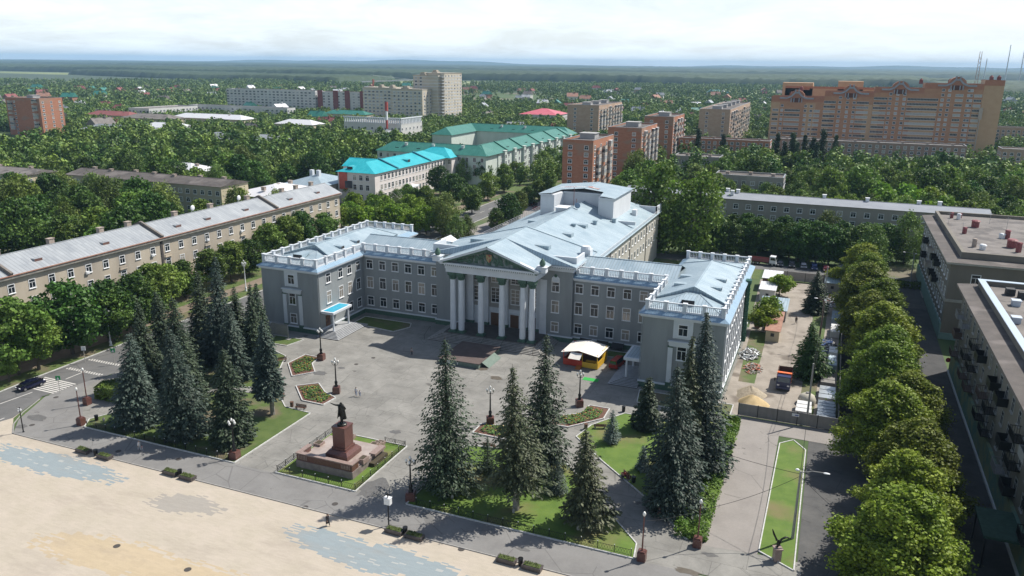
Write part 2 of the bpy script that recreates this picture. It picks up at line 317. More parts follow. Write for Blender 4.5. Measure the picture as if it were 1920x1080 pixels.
# plaza paving: beige slabs with stepped-edge blue and ochre patches
def plaza_mat():
    M = bpy.data.materials.new('plaza_paving'); M.use_nodes = True; t = M.node_tree; L = t.links.new; bs = t.nodes['Principled BSDF']; bs.inputs['Roughness'].default_value = 0.85
    tc = N(t, 'ShaderNodeTexCoord')
    def cell(size, ang=0.0):
        mp = N(t, 'ShaderNodeMapping'); mp.inputs['Rotation'].default_value = (0, 0, ang); mp.inputs['Scale'].default_value = (1/size[0], 1/size[1], 1); L(tc.outputs['Object'], mp.inputs[0])
        fl = N(t, 'ShaderNodeVectorMath', operation='FLOOR'); L(mp.outputs[0], fl.inputs[0]); return fl.outputs[0], mp.outputs[0]
    fl, mp = cell((0.9, 0.22))
    back = N(t, 'ShaderNodeVectorMath', operation='MULTIPLY'); L(fl, back.inputs[0]); back.inputs[1].default_value = (0.9, 0.22, 0)
    wn = N(t, 'ShaderNodeTexWhiteNoise', noise_dimensions='2D'); L(fl, wn.inputs['Vector'])
    def blob(cx, cy, rx, ry, ang):
        s = N(t, 'ShaderNodeVectorMath', operation='SUBTRACT'); L(back.outputs[0], s.inputs[0]); s.inputs[1].default_value = (cx, cy, 0)
        m_ = N(t, 'ShaderNodeMapping'); m_.vector_type = 'TEXTURE'; m_.inputs['Rotation'].default_value = (0, 0, ang); m_.inputs['Scale'].default_value = (rx, ry, 1); L(s.outputs[0], m_.inputs[0])
        ln = N(t, 'ShaderNodeVectorMath', operation='LENGTH'); L(m_.outputs[0], ln.inputs[0])
        return M2(t, 'LESS_THAN', M2(t, 'ADD', ln.outputs['Value'], M2(t, 'MULTIPLY', wn.outputs['Value'], 0.42)), 1.12)
    def orr(a, b): return M2(t, 'MAXIMUM', a, b)
    b1 = G(90, 868); b2 = G(640, 1030); b3 = G(760, 1058)
    blue = orr(orr(blob(b1[0], b1[1], 13.5, 2.7, 0.02), blob(b2[0], b2[1], 9.5, 2.6, -0.12)), blob(b3[0], b3[1], 8.0, 2.4, -0.1))
    o1 = G(200, 1040); o2 = G(330, 1075); g1 = G(340, 945)
    och = orr(blob(o1[0], o1[1], 11, 3.2, 0.1), blob(o2[0], o2[1], 16, 2.6, 0.05)); gr = blob(g1[0], g1[1], 5.5, 2.3, 0.1)
    n = N(t, 'ShaderNodeTexNoise'); n.inputs['Scale'].default_value = 0.3; n.inputs['Detail'].default_value = 8; L(tc.outputs['Object'], n.inputs['Vector'])
    r = N(t, 'ShaderNodeValToRGB'); r.color_ramp.elements[0].position = 0.35; r.color_ramp.elements[1].position = 0.7
    r.color_ramp.elements[0].color = (0.42, 0.37, 0.295, 1); r.color_ramp.elements[1].color = (0.46, 0.40, 0.33, 1); L(n.outputs['Fac'], r.inputs[0]); src = r.outputs[0]
    for f_, c_, k in ((och, (0.46, 0.35, 0.20), 0.6), (gr, (0.30, 0.28, 0.25), 0.85), (blue, (0.23, 0.285, 0.31), 0.9)):
        x = N(t, 'ShaderNodeMix', data_type='RGBA'); L(M2(t, 'MULTIPLY', f_, k), x.inputs['Factor']); L(src, x.inputs['A']); x.inputs['B'].default_value = (*c_, 1); src = x.outputs['Result']
    nw = N(t, 'ShaderNodeTexNoise'); nw.inputs['Scale'].default_value = 0.11; nw.inputs['Detail'].default_value = 9; nw.inputs['Roughness'].default_value = 0.7; mpw = N(t, 'ShaderNodeMapping'); mpw.inputs['Scale'].default_value = (0.6, 1.8, 1); L(tc.outputs['Object'], mpw.inputs[0]); L(mpw.outputs[0], nw.inputs['Vector'])
    rw = N(t, 'ShaderNodeValToRGB'); rw.color_ramp.elements[0].position = 0.52; rw.color_ramp.elements[1].position = 0.70; L(nw.outputs['Fac'], rw.inputs[0])
    x = N(t, 'ShaderNodeMix', data_type='RGBA'); L(M2(t, 'MULTIPLY', rw.outputs[0], 0.4), x.inputs['Factor']); L(src, x.inputs['A']); x.inputs['B'].default_value = (0.27, 0.23, 0.19, 1); src = x.outputs['Result']
    # scattered pale tiles in the blue
    pale = M2(t, 'MULTIPLY', M2(t, 'GREATER_THAN', wn.outputs['Value'], 0.95), blue)
    x = N(t, 'ShaderNodeMix', data_type='RGBA'); L(M2(t, 'MULTIPLY', pale, 0.4), x.inputs['Factor']); L(src, x.inputs['A']); x.inputs['B'].default_value = (0.5, 0.47, 0.42, 1); src = x.outputs['Result']
    br = N(t, 'ShaderNodeTexBrick'); br.inputs['Scale'].default_value = 1.0; br.inputs['Brick Width'].default_value = 0.45; br.inputs['Row Height'].default_value = 0.22; br.inputs['Mortar Size'].default_value = 0.012
    L(tc.outputs['Object'], br.inputs['Vector']); h = N(t, 'ShaderNodeHueSaturation'); L(src, h.inputs['Color'])
    L(M2(t, 'ADD', M2(t, 'MULTIPLY_ADD', br.outputs['Fac'], -0.1, 0.96), M2(t, 'MULTIPLY', wn.outputs['Value'], 0.08)), h.inputs['Value']); L(h.outputs[0], bs.inputs['Base Color'])
    return M
far_ground = mat('far_land', (0.035, 0.06, 0.03), (0.055, 0.08, 0.035), scale=0.0012)
mb = MB(); R0 = 20000.0; nn = 96
ring = [(R0*math.cos(2*math.pi*i/nn), R0*math.sin(2*math.pi*i/nn), -0.06) for i in range(nn)]
mb.quad(*ring); tag(mb.build('ground', far_ground), kind='structure')
sheet('town_ground', [(-1500, -20), (700, -20), (900, 1500), (-1900, 1500)], -0.03, town_green)
sheet('court', [(-118, 80), (-9.3, 80), (-9.3, 126), (-12, 174), (-46, 176), (-46, 150), (-78, 150), (-78, 176), (-112, 176), (-119, 100)], 0.0, court_m)
sheet('plaza', [(-170, 20), (60, 20), (60, 74.1), (-113, 74.1), (-118, 78), (-121, 84), (-135, 80), (-170, 60)], 0.004, plaza_mat())
sheet('walkway', [(-113, 74.25), (8, 74.25), (8, 80.05), (-105, 80.05), (-118, 91), (-119.2, 98), (-121.6, 92), (-121, 86), (-116.8, 78)], 0.008, walk_m)
kerb_loop('kerb', [(-120.9, 85), (-118.5, 80), (-116, 76.6), (-113, 74.2), (-80, 74.2), (-40, 74.2), (2, 74.1)], h=0.10, closed=False, m=mat('grey_kerb', (0.33, 0.32, 0.30), (0.25, 0.24, 0.23), scale=3)).update_tag()
# street along the left side
rd = [(-132, 40), (-124, 60), (-119.5, 74), (-118.2, 78), (-121.5, 86), (-120.6, 92), (-118.6, 100), (-118.6, 140), (-118.6, 320), (-130, 320), (-130, 92), (-129.6, 84), (-134, 70), (-142, 50)]
sheet('road', rd, 0.012, road_m)
paint = mat('road_paint', (0.62, 0.60, 0.56), (0.42, 0.41, 0.38), scale=2.5, contrast=(0.4, 0.7))
mbp = MB()
for k in range(8): y = 87.6+k*0.62; mbp.quad((-128.8, y, 0.017), (-120.9, y-0.1, 0.017), (-120.9, y+0.2, 0.017), (-128.8, y+0.3, 0.017))
for (yy) in (96.6, 101.5):
    for k in range(14):
        for q in range(2): x = -129+k*0.62; mbp.quad((x+q*0.31, yy+q*0.42, 0.017), (x+0.31+q*0.31, yy+q*0.42, 0.017), (x+0.31+q*0.31, yy+0.4+q*0.42, 0.017), (x+q*0.31, yy+0.4+q*0.42, 0.017))
mbp.quad((-126.3, 70, 0.017), (-126.1, 70, 0.017), (-124.6, 86.5, 0.017), (-124.8, 86.5, 0.017))
mbp.quad((-119.9, 66, 0.017), (-119.7, 66, 0.017), (-119.3, 77.5, 0.017), (-119.5, 77.5, 0.017))
for y in list(range(108, 300, 8))+[93]: mbp.quad((-124.7, y, 0.017), (-124.5, y, 0.017), (-124.5, y+4, 0.017), (-124.7, y+4, 0.017))
tag(mbp.build('road_marking', paint), kind='structure')
tag(kerb_loop('road_kerb', [(-133, 72), (-129.8, 84), (-130.1, 92), (-130.1, 320)], h=0.16, closed=False), kind='structure')
tag(kerb_loop('road_kerb', [(-118.5, 100), (-118.5, 320)], h=0.15, closed=False), kind='structure')
tag(bpy.data.objects['kerb'], kind='structure')
sheet('verge', [(-138, 60), (-130.3, 84), (-130.3, 320), (-134.4, 320), (-134.4, 84), (-150, 40)], 0.008, lawn_dim)
sheet('pavement', [(-134.4, 84), (-134.4, 320), (-138.5, 320), (-138.5, 84), (-160, 30), (-152, 36)], 0.012, dirt_m)
sheet('building_surround', [(-138.5, 84), (-138.5, 320), (-170, 320), (-170, 30), (-160, 30)], 0.004, lawn_dim)
sheet('verge', [(-118.3, 101), (-118.3, 200), (-114.4, 200), (-114.4, 128), (-113, 104)], 0.02, lawn_dim)
# lawns with white kerbs
LL = [(-104.8, 80.1), (-75.2, 80.1), (-75.2, 98.4), (-80.6, 98.8), (-86.0, 103.6), (-88.0, 101.5), (-94.5, 100.4), (-100.2, 95.4), (-106.5, 82.5)]
CL = [(-46.9, 80.1), (-16.4, 80.1), (-16.8, 83.2), (-30.9, 98.9), (-34.0, 102.0), (-40.0, 99.6), (-46.9, 98.2)]
RL = [(-16.4, 92.5), (-11.5, 86.6), (-9.9, 87.2), (-9.4, 123.6), (-15.5, 122.4), (-20.5, 118.6), (-27.3, 119.0), (-31.2, 112.4), (-32.2, 107.6), (-26.2, 101.5)]
LB = [(-106.5, 88.2), (-101.0, 96.9), (-95.0, 102.2), (-88.8, 103.8), (-90.2, 108.5), (-95.5, 118.3), (-102, 121), (-112.8, 122), (-113.2, 96)]
for nm, pl, mm in (('lawn', LL, lawn_dim), ('lawn', CL, lawn), ('lawn', RL, lawn), ('lawn', LB, lawn_dim)):
    sheet(nm, pl, 0.0, mm, h=0.06); tag(kerb_loop('lawn_kerb', pl), kind='structure')
st1 = [(-2.6, 117.8), (-0.7, 119.8), (1.2, 117.0), (1.2, 85.0), (-2.9, 87.4)]
sheet('drive', [(-9.3, 86.0), (-3.0, 86.8), (-2.9, 120.5), (4.9, 120.5), (5.0, 125.6), (-9.2, 125.6)], 0.016, drive_m)
sheet('lawn', st1, 0.0, lawn, h=0.07); tag(kerb_loop('lawn_kerb', st1), kind='structure')
sheet('forecourt', [(-16.2, 80.3), (2, 80.3), (2, 87), (-11.4, 86.4), (-16.3, 92.2)], 0.010, court_m)
sheet('alley', [(1.5, 60), (25.2, 60), (25.2, 232), (6.2, 232), (6.2, 126), (1.5, 126)], 0.0, alley_m)
sheet('alley_shade', [(16.5, 60), (25.2, 60), (25.2, 205), (17.5, 205)], 0.005, mat('shaded_asphalt', (0.035, 0.035, 0.036), (0.06, 0.06, 0.06), scale=0.4))  # strip beside the right block: its shade on the alley, painted as darker asphalt
sheet('yard', [(-10.5, 126), (5.2, 126), (6.0, 218), (-14.5, 218), (-12.9, 172), (-12.9, 131)], 0.006, yard_m)
sheet('yard_grass', [(-11.5, 141), (-8.6, 141), (-8.9, 172), (-12.4, 172)], 0.012, lawn_dim)
sheet('yard_grass', [(-0.6, 128), (1.8, 128), (3.4, 214), (0.2, 214)], 0.012, lawn_dim)
sheet('rear_street', [(-120, 233), (120, 224), (120, 230.5), (-120, 241)], 0.012, road_m)
sheet('side_street', [(25, 216), (120, 212), (120, 219), (25, 223)], 0.012, drive_m)
sheet('rear_lawn', [(-44, 217.5), (-15, 217.5), (-15, 232), (-44, 232)], 0.010, lawn_dim)
# street behind the hall, seen through the trees
sheet('back_street', [(-116, 232), (-82, 232), (-84, 300), (-100, 420), (-118, 420), (-112, 300)], 0.014, drive_m)
sheet('back_street', [(-140, 392), (-120, 392), (-112, 300), (-150, 300)], 0.010, lawn_dim)
# a far meadow strip and distant low hills
sheet('meadow', [(-3400, 2230), (-300, 1750), (800, 1650), (1300, 1850), (-300, 2260), (-3400, 2440)], 0.3, farfield)
# ---------------------------------------------------------------- windows shared by all buildings
def wframe(w, h, style='tee', t=0.09, out=0.07, sill=True, trim=0.10):
    "local: x along the wall, outward = -y, origin at the centre; returns MB with mats frame=0"
    a = MB(); W2, H2 = w/2, h/2
    a.box(-W2-trim, -out, -H2-trim, -W2+t*0.4, 0.0, H2+trim); a.box(W2-t*0.4, -out, -H2-trim, W2+trim, 0.0, H2+trim)
    a.box(-W2+t*0.4, -out, H2-t*0.4, W2-t*0.4, 0.0, H2+trim); a.box(-W2+t*0.4, -out, -H2-trim, W2-t*0.4, 0.0, -H2+t*0.4)
    if sill: a.box(-W2-trim-0.06, -out-0.14, -H2-trim-0.07, W2+trim+0.06, 0.0, -H2-trim)
    if style == 'tee':
        zt = H2-h*0.33; a.box(-W2, -out*0.7, zt-t/2, W2, -0.01, zt+t/2); a.box(-t/2, -out*0.71, -H2, t/2, -0.01, zt)
    elif style == 'tall':
        for k in (-1, 0, 1): a.box(-W2, -out*0.7, k*h*0.25-0.04, W2, -0.01, k*h*0.25+0.04)
        a.box(-t/2, -out*0.71, -H2, t/2, -0.01, H2)
    elif style == 'two': a.box(-t/2, -out*0.71, -H2, t/2, -0.01, H2)
    elif style == 'three':
        for k in (-1, 1): a.box(k*w/6-t/2, -out*0.71, -H2, k*w/6+t/2, -0.01, H2)
    elif style == 'row':
        n = max(3, int(w/0.8))
        for k in range(1, n): a.box(-W2+w*k/n-t/2, -out*0.71, -H2, -W2+w*k/n+t/2, -0.01, H2)
        a.box(-W2-0.1, -out-0.06, -H2-0.3, W2+0.1, 0, -H2-0.08)
    return a
def wpane(w, h):
    a = MB(); a.quad((-w/2, -0.025, -h/2), (w/2, -0.025, -h/2), (w/2, -0.025, h/2), (-w/2, -0.025, h/2)); return a
WM = {}
def wmeshes(w, h, style, fm, gm, both):
    k = (w, h, style, fm.name, gm.name, both)
    if k not in WM:
        f = wframe(w, h, style)
        if both:
            n = len(f.f); f.mi = 1; f.faces(wpane(w, h).v, wpane(w, h).f); WM[k] = (f.mesh('window', [fm, gm]), None)
        else: WM[k] = (f.mesh('window', fm), wpane(w, h).mesh('pane', gm))
    return WM[k]
ROT = {'-y': 0.0, '+x': math.pi/2, '+y': math.pi, '-x': -math.pi/2}
def windows(root, pos, w, h, style='tee', fm=None, gm=None, split=False, cap=100, name='window'):
    "pos: list of (x, y, z, facing) in world coordinates; the nearest 'cap' are parts, the rest one part"
    fm = fm or frame_white; gm = gm or glass; rl = root.location; used = root.get('_w', 0)
    rz = root.rotation_euler.z
    pos = sorted(pos, key=lambda p: p[0]**2+p[1]**2); room = max(0, cap-WCOUNT.get((root.name, name), 0)); here = pos[:room]; rest = pos[room:]
    WCOUNT[(root.name, name)] = WCOUNT.get((root.name, name), 0)+len(here)
    a, b = wmeshes(w, h, style, fm, gm, not split)
    for x, y, z, fc in here:
        o = inst(name, a, root, (x-rl[0], y-rl[1], z-rl[2]), (0, 0, ROT[fc] if isinstance(fc, str) else fc))
        if b: inst('pane', b, o)
    if rest:
        t = wframe(w, h, style); n0 = len(t.f); t.mi = 1; p_ = wpane(w, h); t.faces(p_.v, p_.f); mb = WREST.setdefault((root.name, name, fm.name, gm.name), (MB(), root, [fm, gm]))[0]
        for x, y, z, fc in rest:
            an = ROT[fc] if isinstance(fc, str) else fc; c, s_ = math.cos(an), math.sin(an); n = len(mb.v)
            mb.v += [(x-rl[0]+c*u-s_*v, y-rl[1]+s_*u+c*v, z-rl[2]+q) for u, v, q in t.v]
            for f, k in zip(t.f, t.m): mb.f.append(tuple(i+n for i in f)); mb.m.append(k); mb.sm.append(False)
WCOUNT = {}; WREST = {}
def flush_windows():
    for (rn, name, _, _), (mb, root, mats) in WREST.items():
        tag(mb.build(name, mats, root), kind='stuff')
    WREST.clear()
SEP = {'plinth', 'plinth_band', 'cornice', 'dormer_opening', 'fire_wall', 'lift_room', 'yellow_band', 'porch_post', 'dormer', 'bay', 'awning', 'maroon_panel', 'wall', 'rear_wing', 'skylight', 'parapet', 'string_course', 'roof', 'planter', 'curb'}
def groups(mb):
    "faces of a builder gathered into pieces that stand apart from each other"
    par = list(range(len(mb.v)))
    def fd(i):
        while par[i] != i: par[i] = par[par[i]]; i = par[i]
        return i
    for f in mb.f:
        for k in f[1:]: par[fd(k)] = fd(f[0])
    isl = {}
    for i, f in enumerate(mb.f): isl.setdefault(fd(f[0]), []).append(i)
    B = []
    for fi in isl.values():
        vs = [mb.v[k] for i in fi for k in mb.f[i]]; B.append([min(v[a] for v in vs)-.12 for a in range(3)]+[max(v[a] for v in vs)+.12 for a in range(3)]+[fi])
    ch = True
    while ch:
        ch = False; out = []
        for b in B:
            for o in out:
                if all(b[a] <= o[a+3] and o[a] <= b[a+3] for a in range(3)):
                    for a in range(3): o[a] = min(o[a], b[a]); o[a+3] = max(o[a+3], b[a+3])
                    o[6] = o[6]+b[6]; ch = True; break
            else: out.append(b)
        B = out
    return [b[6] for b in B]
def wp(root, mb, name, mats, cuts=None):
    "part whose mesh was drawn in world coordinates; cuts = x values that part it into pieces"
    l = root.location
    if name in SEP and len(mb.v) < 6000:
        gs = groups(mb)
        if len(gs) > 1:
            for fi in gs:
                q = MB()
                for i in fi: q.mi = mb.m[i]; q.smooth = mb.sm[i]; q.quad(*[mb.v[k] for k in mb.f[i]])
                q.build(name, mats, root, (-l[0], -l[1], -l[2]))
            return
    if cuts:
        bins = {}
        for f, k, sm in zip(mb.f, mb.m, mb.sm):
            cx = sum(mb.v[i][0] for i in f)/len(f); q = bins.setdefault(sum(cx > c_ for c_ in cuts), MB()); q.mi = k; q.smooth = sm; q.quad(*[mb.v[i] for i in f])
        for q in bins.values(): q.build(name, mats, root, (-l[0], -l[1], -l[2]))
        return
    return mb.build(name, mats, root, (-l[0], -l[1], -l[2]))
# ---------------------------------------------------------------- the palace
PX = -62.3
pal = thing('civic_palace', 'grey neoclassical palace with six white columns and pale blue metal roof', 'building', (PX, 149.2, 0))
CUT = (-96.9, -77.7, -46.2, -28.0)
LX0, LX1, RX0, RX1, FY, MY = -111.0, -96.7, -27.9, -13.6, 131.6, 149.2
b = MB()
b.box(LX0, FY, 0, LX1, 173.5, 13.8); b.box(RX0, FY, 0, RX1, 173.5, 13.8)
b.box(LX1, MY, 0, -77.6, 163.5, 13.8); b.box(-46.3, MY, 0, RX0, 163.5, 13.8)
b.box(-77.6, 148.4, 0, -70.9, 164, 15.2); b.box(-53.1, 148.4, 0, -46.3, 164, 15.2)
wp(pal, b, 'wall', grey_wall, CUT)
b = MB(); b.box(-70.9, 149.6, 0, -53.1, 164, 15.2); wp(pal, b, 'wall', mat('portico_wall', (0.30, 0.29, 0.27), (0.34, 0.33, 0.31), scale=0.5))
# plinth and white band
pl = MB(); bd = MB()
def skirt(x0, y0, x1, y1, e=0.0):
    pl.box(x0-0.22-e, y0-0.22-e, 0, x1+0.22+e, y1+0.22, 1.0+e); bd.box(x0-0.30-e, y0-0.30-e, 1.0+e, x1+0.30+e, y1+0.3, 1.25+e)
skirt(LX0, FY, LX1, 173.5); skirt(RX0, FY, RX1, 173.5, 0.004); skirt(LX1+0.3, MY, -77.9, 160); skirt(-46.0, MY, RX0-0.31, 160, 0.003); skirt(-77.6, 148.4, -71.3, 160, 0.006); skirt(-52.9, 148.4, -46.3, 160, 0.009)
wp(pal, pl, 'plinth', green_paint, CUT); wp(pal, bd, 'plinth_band', white, CUT)
# cornice + skirt roof around each wing
co = MB(); sk = MB(); rf = MB()
def cornice_rect(x0, y0, x1, y1, z=13.8, o=0.65, sk_in=0.75, e=0.0):
    o = o+e
    co.box(x0-o*0.55, y0-o*0.55, z-0.45+e, x1+o*0.55, y1+o*0.55, z-0.12+e); co.box(x0-o, y0-o, z-0.12+e, x1+o, y1+o, z+0.14+e)
    a = [(x0-o-.06, y0-o-.06), (x1+o+.06, y0-o-.06), (x1+o+.06, y1+o+.06), (x0-o-.06, y1+o+.06)]; c = [(x0+sk_in, y0+sk_in), (x1-sk_in, y0+sk_in), (x1-sk_in, y1-sk_in), (x0+sk_in, y1-sk_in)]
    for i in range(4):
        j = (i+1) % 4; sk.quad((*a[i], z+0.145+e), (*a[j], z+0.145+e), (*c[j], z+0.95+e), (*c[i], z+0.95+e))
cornice_rect(LX0, FY, LX1, 173.5); cornice_rect(RX0, FY, RX1, 173.5, e=0.005)
def cornice_run(x0, x1, y, z=13.8):
    co.box(x0, y-0.36, z-0.46, x1, y+0.5, z-0.13); co.box(x0, y-0.66, z-0.13, x1, y+0.5, z+0.13)
    sk.quad((x0, y-0.72, z+0.14), (x1, y-0.72, z+0.14), (x1, y+0.8, z+0.95), (x0, y+0.8, z+0.95))
cornice_run(LX1+0.67, -77.62, MY); cornice_run(-46.28, RX0-0.68, MY)
wp(pal, co, 'cornice', white, CUT); wp(pal, sk, 'skirt_roof', skirt_blue, CUT)
# balustrades
def balustrade(p, q, n, z=14.72, h=1.5, ends=True):
    p = Vector((*p, 0)); q = Vector((*q, 0)); d = (q-p); L = d.length; d /= L; nv = Vector((-d.y, d.x, 0)); mb = MB()
    for i in range(n+1):
        if not ends and i in (0, n): continue
        c = p+d*(L*i/n); mb.bar((c.x, c.y, z-0.45), (c.x, c.y, z+h), 0.62, 0.62, up=d); mb.bar((c.x, c.y, z+h), (c.x, c.y, z+h+0.14), 0.8, 0.8, up=d)
    for i in range(n):
        a = p+d*(L*i/n+0.315); c = p+d*(L*(i+1)/n-0.315)
        for z0, z1, w_ in ((z-0.3, z+0.10, 0.34), (z+h-0.2, z+h-0.01, 0.30)): mb.bar((a.x, a.y, (z0+z1)/2), (c.x, c.y, (z0+z1)/2), w_, z1-z0)
        k = max(3, int((c-a).length/0.33))
        for j in range(k):
            t = a+(c-a)*((j+0.5)/k); mb.bar((t.x, t.y, z+0.08), (t.x, t.y, z+h*0.45), 0.13, 0.13, up=d); mb.bar((t.x, t.y, z+h*0.45), (t.x, t.y, z+h-0.15), 0.08, 0.08, up=d)
    wp(pal, mb, 'balustrade', white)
for (x0, x1, inner) in ((LX0, LX1, 1), (RX0, RX1, 0)):
    i_ = 0.55
    balustrade((x0+i_, FY+i_), (x1-i_, FY+i_), 4)
    balustrade((x0+i_, 173.5-i_), (x1-i_, 173.5-i_), 5)
    if inner:
        balustrade((x1-i_, FY+i_), (x1-i_, MY+0.7), 5, ends=False); balustrade((x0+i_, FY+i_), (x0+i_, 173.5-i_), 13, ends=False)
    else:
        balustrade((x1-i_, FY+i_), (x1-i_, 173.5-i_), 13, ends=False); balustrade((x0+i_, FY+i_), (x0+i_, MY+0.7), 5, ends=False)
balustrade((LX1-0.2, MY+0.7), (-78.2, MY+0.7), 6); balustrade((-45.7, MY+0.7), (RX0+0.3, MY+0.7), 6)
# roofs of the wings
def hip(mb, x0, y0, x1, y1, ze, zr, ya, yb):
    "hip roof with the ridge along y from ya to yb"
    xm = (x0+x1)/2
    mb.quad((x0, y0, ze), (x1, y0, ze), (xm, ya, zr)); mb.quad((x1, y1, ze), (x0, y1, ze), (xm, yb, zr))
    mb.quad((x1, y0, ze), (x1, y1, ze), (xm, yb, zr), (xm, ya, zr)); mb.quad((x0, y1, ze), (x0, y0, ze), (xm, ya, zr), (xm, yb, zr))
def dormer(mb, dk, x, y, z, dx, dy, L=2.2, w=1.3, h=0.75):
    "wedge dormer, ridge running back up the slope; (dx, dy) points down the slope"
    d = Vector((dx, dy, 0)); s_ = Vector((-dy, dx, 0)); p = Vector((x, y, z))
    f1 = p-s_*w/2; f2 = p+s_*w/2; t1 = f1+Vector((0, 0, h)); t2 = f2+Vector((0, 0, h)); bk = p-d*L+Vector((0, 0, h+0.05)); b1 = bk-s_*w*0.45; b2 = bk+s_*w*0.45
    mb.quad(t2, b2, b1, t1); mb.quad(f1, t1, b1); mb.quad(f2, b2, t2); dk.quad(f1, f2, t2, t1)
dark_open = mat('dark_opening', (0.03, 0.03, 0.032), rough=0.7)
dk = MB()
for (x0, x1) in ((LX0, LX1), (RX0, RX1)):
    xm = (x0+x1)/2; a0, a1 = x0+0.76, x1-0.76
    hip(rf, a0, FY+0.76, a1, 173.5-0.76, 14.74, 16.25, 142.2, 162.6)
    # raised middle bay, its ends standing proud of the hips
    for s_ in (-1, 1):
        xe = xm+s_*6.35; rf.quad(*([(xe, 138.6, 15.05), (xe, 166.3, 15.05), (xm, 163.2, 16.95), (xm, 141.4, 16.95)] if s_ > 0 else [(xe, 166.3, 15.05), (xe, 138.6, 15.05), (xm, 141.4, 16.95), (xm, 163.2, 16.95)]))
        rf.quad(*([(xe, 138.6, 14.7), (xe, 138.6, 15.05), (xm, 141.4, 16.95), (xm, 141.4, 16.1)][::-s_])); rf.quad(*([(xe, 166.3, 14.7), (xm, 163.2, 16.1), (xm, 163.2, 16.95), (xe, 166.3, 15.05)][::-s_]))
        rf.bar((xe, 138.55, 15.1), (xm, 141.35, 17.0), 0.28, 0.14); rf.bar((xe, 166.3, 15.1), (xm, 163.2, 17.0), 0.28, 0.14)
    rf.bar((xm, 141.4, 16.98), (xm, 163.2, 16.98), 0.3, 0.12)
    for sx in (-1, 1):
        for yy in (145.5, 151.8): dormer(rf, dk, xm+sx*4.4, yy, 15.55, sx, 0, 2.4, 1.2, 0.7)
        rf.bar((xm, 142.2, 16.25), (xm+sx*6.3, FY+0.9, 14.8), 0.22, 0.12)
    dormer(rf, dk, xm, 134.9, 15.0, 0, -1, 3.6, 2.3, 1.15)
# main wings between
for x0, x1 in ((LX1-2.2, -77.6), (-46.3, RX0+2.2)):
    rf.quad((x0, MY+0.8, 14.76), (x1, MY+0.8, 14.76), (x1, 156.2, 17.0), (x0, 156.2, 17.0)); rf.quad((x1, 163.8, 14.4), (x0, 163.8, 14.4), (x0, 156.2, 17.0), (x1, 156.2, 17.0))
    rf.bar((x0, 156.2, 17.03), (x1, 156.2, 17.03), 0.28, 0.12)
# valley sheets where the main wing runs into the side wings
wp(pal, rf, 'roof', roof_blue, (-62,)); wp(pal, dk, 'dormer_opening', dark_open, (-62,))
# portico block: entablature, pediment and its big roof
en = MB(); gr = MB()
EX0, EX1 = -71.75, -51.9
def ring(x0, y0, x1, y1, z0, z1, mb=en): mb.box(x0, y0, z0, x1, y1, z1)
ring(EX0, 141.45, EX1, 149.5, 14.3, 15.05); ring(EX0-0.12, 141.33, EX1+0.12, 149.5, 15.05, 15.75)
ring(EX0-0.9, 140.5, EX1+0.9, 149.4, 16.15, 16.5)
ring(-77.9, 148.0, EX0-0.13, 162, 15.2, 15.9); ring(EX1+0.13, 148.0, -46.0, 162, 15.2, 15.9); ring(-78.7, 147.35, EX0-0.92, 162, 16.15, 16.48); ring(EX1+0.92, 147.35, -45.3, 162, 16.15, 16.48)
gr.box(EX0-0.5, 140.95, 15.75, EX1+0.5, 149.45, 16.15); gr.box(-78.2, 147.7, 15.9, EX0-0.52, 161.9, 16.15); gr.box(EX1+0.52, 147.7, 15.9, -45.75, 161.9, 16.15)
for i in range(44): x = EX0+0.1+i*(EX1-EX0-0.2)/43; en.box(x-0.13, 140.72, 15.8, x+0.13, 140.949, 16.149)
for i in range(14): x = -52.0+i*0.48+0.9; en.box(x-0.13, 147.45, 15.92, x+0.13, 147.7, 16.149)
# raking cornices and tympanum
AZ = 20.45
for s_ in (-1, 1):
    xe = PX+0.47+s_*10.9
    en.bar((PX+0.47, 140.55, AZ), (xe, 140.55, 16.62), 0.95, 0.42); gr.bar((PX+0.47, 140.72, AZ-0.5), (xe-s_*0.9, 140.72, 16.55), 0.75, 0.34)
ty = MB(); ty.quad((EX0-0.2, 141.4, 16.5), (EX1+0.2, 141.4, 16.5), (PX+0.47, 141.4, AZ-0.25)); ty.quad((EX0, 141.39, 16.62), (EX1, 141.39, 16.62), (EX1, 141.0, 16.52), (EX0, 141.0, 16.52))
wp(pal, ty, 'tympanum', mat('tympanum_paint', (0.16, 0.19, 0.175), (0.26, 0.29, 0.28), scale=1.6, contrast=(0.45, 0.56)))
fo = MB(); rng = random.Random(4)
for i in range(150):
    x = rng.uniform(-7.2, 7.2); top = (1-abs(x)/9.6)*3.1; z = 16.95+rng.uniform(0, max(0.15, top-0.75)); fo.ell((PX+0.47+x, 141.3, z), (rng.uniform(.12, .32), 0.12, rng.uniform(.15, .4)), 6, 4)
wp(pal, fo, 'relief', green_paint)
sh = MB(); sh.faces([(PX+0.47+x, 141.12, 18.2+z) for x, z in ((-.62, .75), (.62, .75), (.62, -.1), (.35, -.65), (0, -.95), (-.35, -.65), (-.62, -.1))]+[(PX+0.47, 140.95, 18.2)], [(7, i, (i+1) % 7) for i in range(7)]); wp(pal, sh, 'emblem', mat('emblem_gold', (0.36, 0.29, 0.15), (0.32, 0.10, 0.07), scale=1.2, contrast=(0.45, 0.5)))
sh = MB(); sh.lathe([(0.95, -.03), (0.95, 0.1)], 20); wp(pal, sh, 'emblem_ring', green_paint).matrix_local = Matrix.Translation((0.47, 141.28-149.2, 18.25)) @ Matrix.Rotation(math.pi/2, 4, 'X')
wp(pal, en, 'entablature', white); wp(pal, gr, 'cornice_band', green_paint)
r2 = MB(); xc = PX+0.47; RZ = 20.75
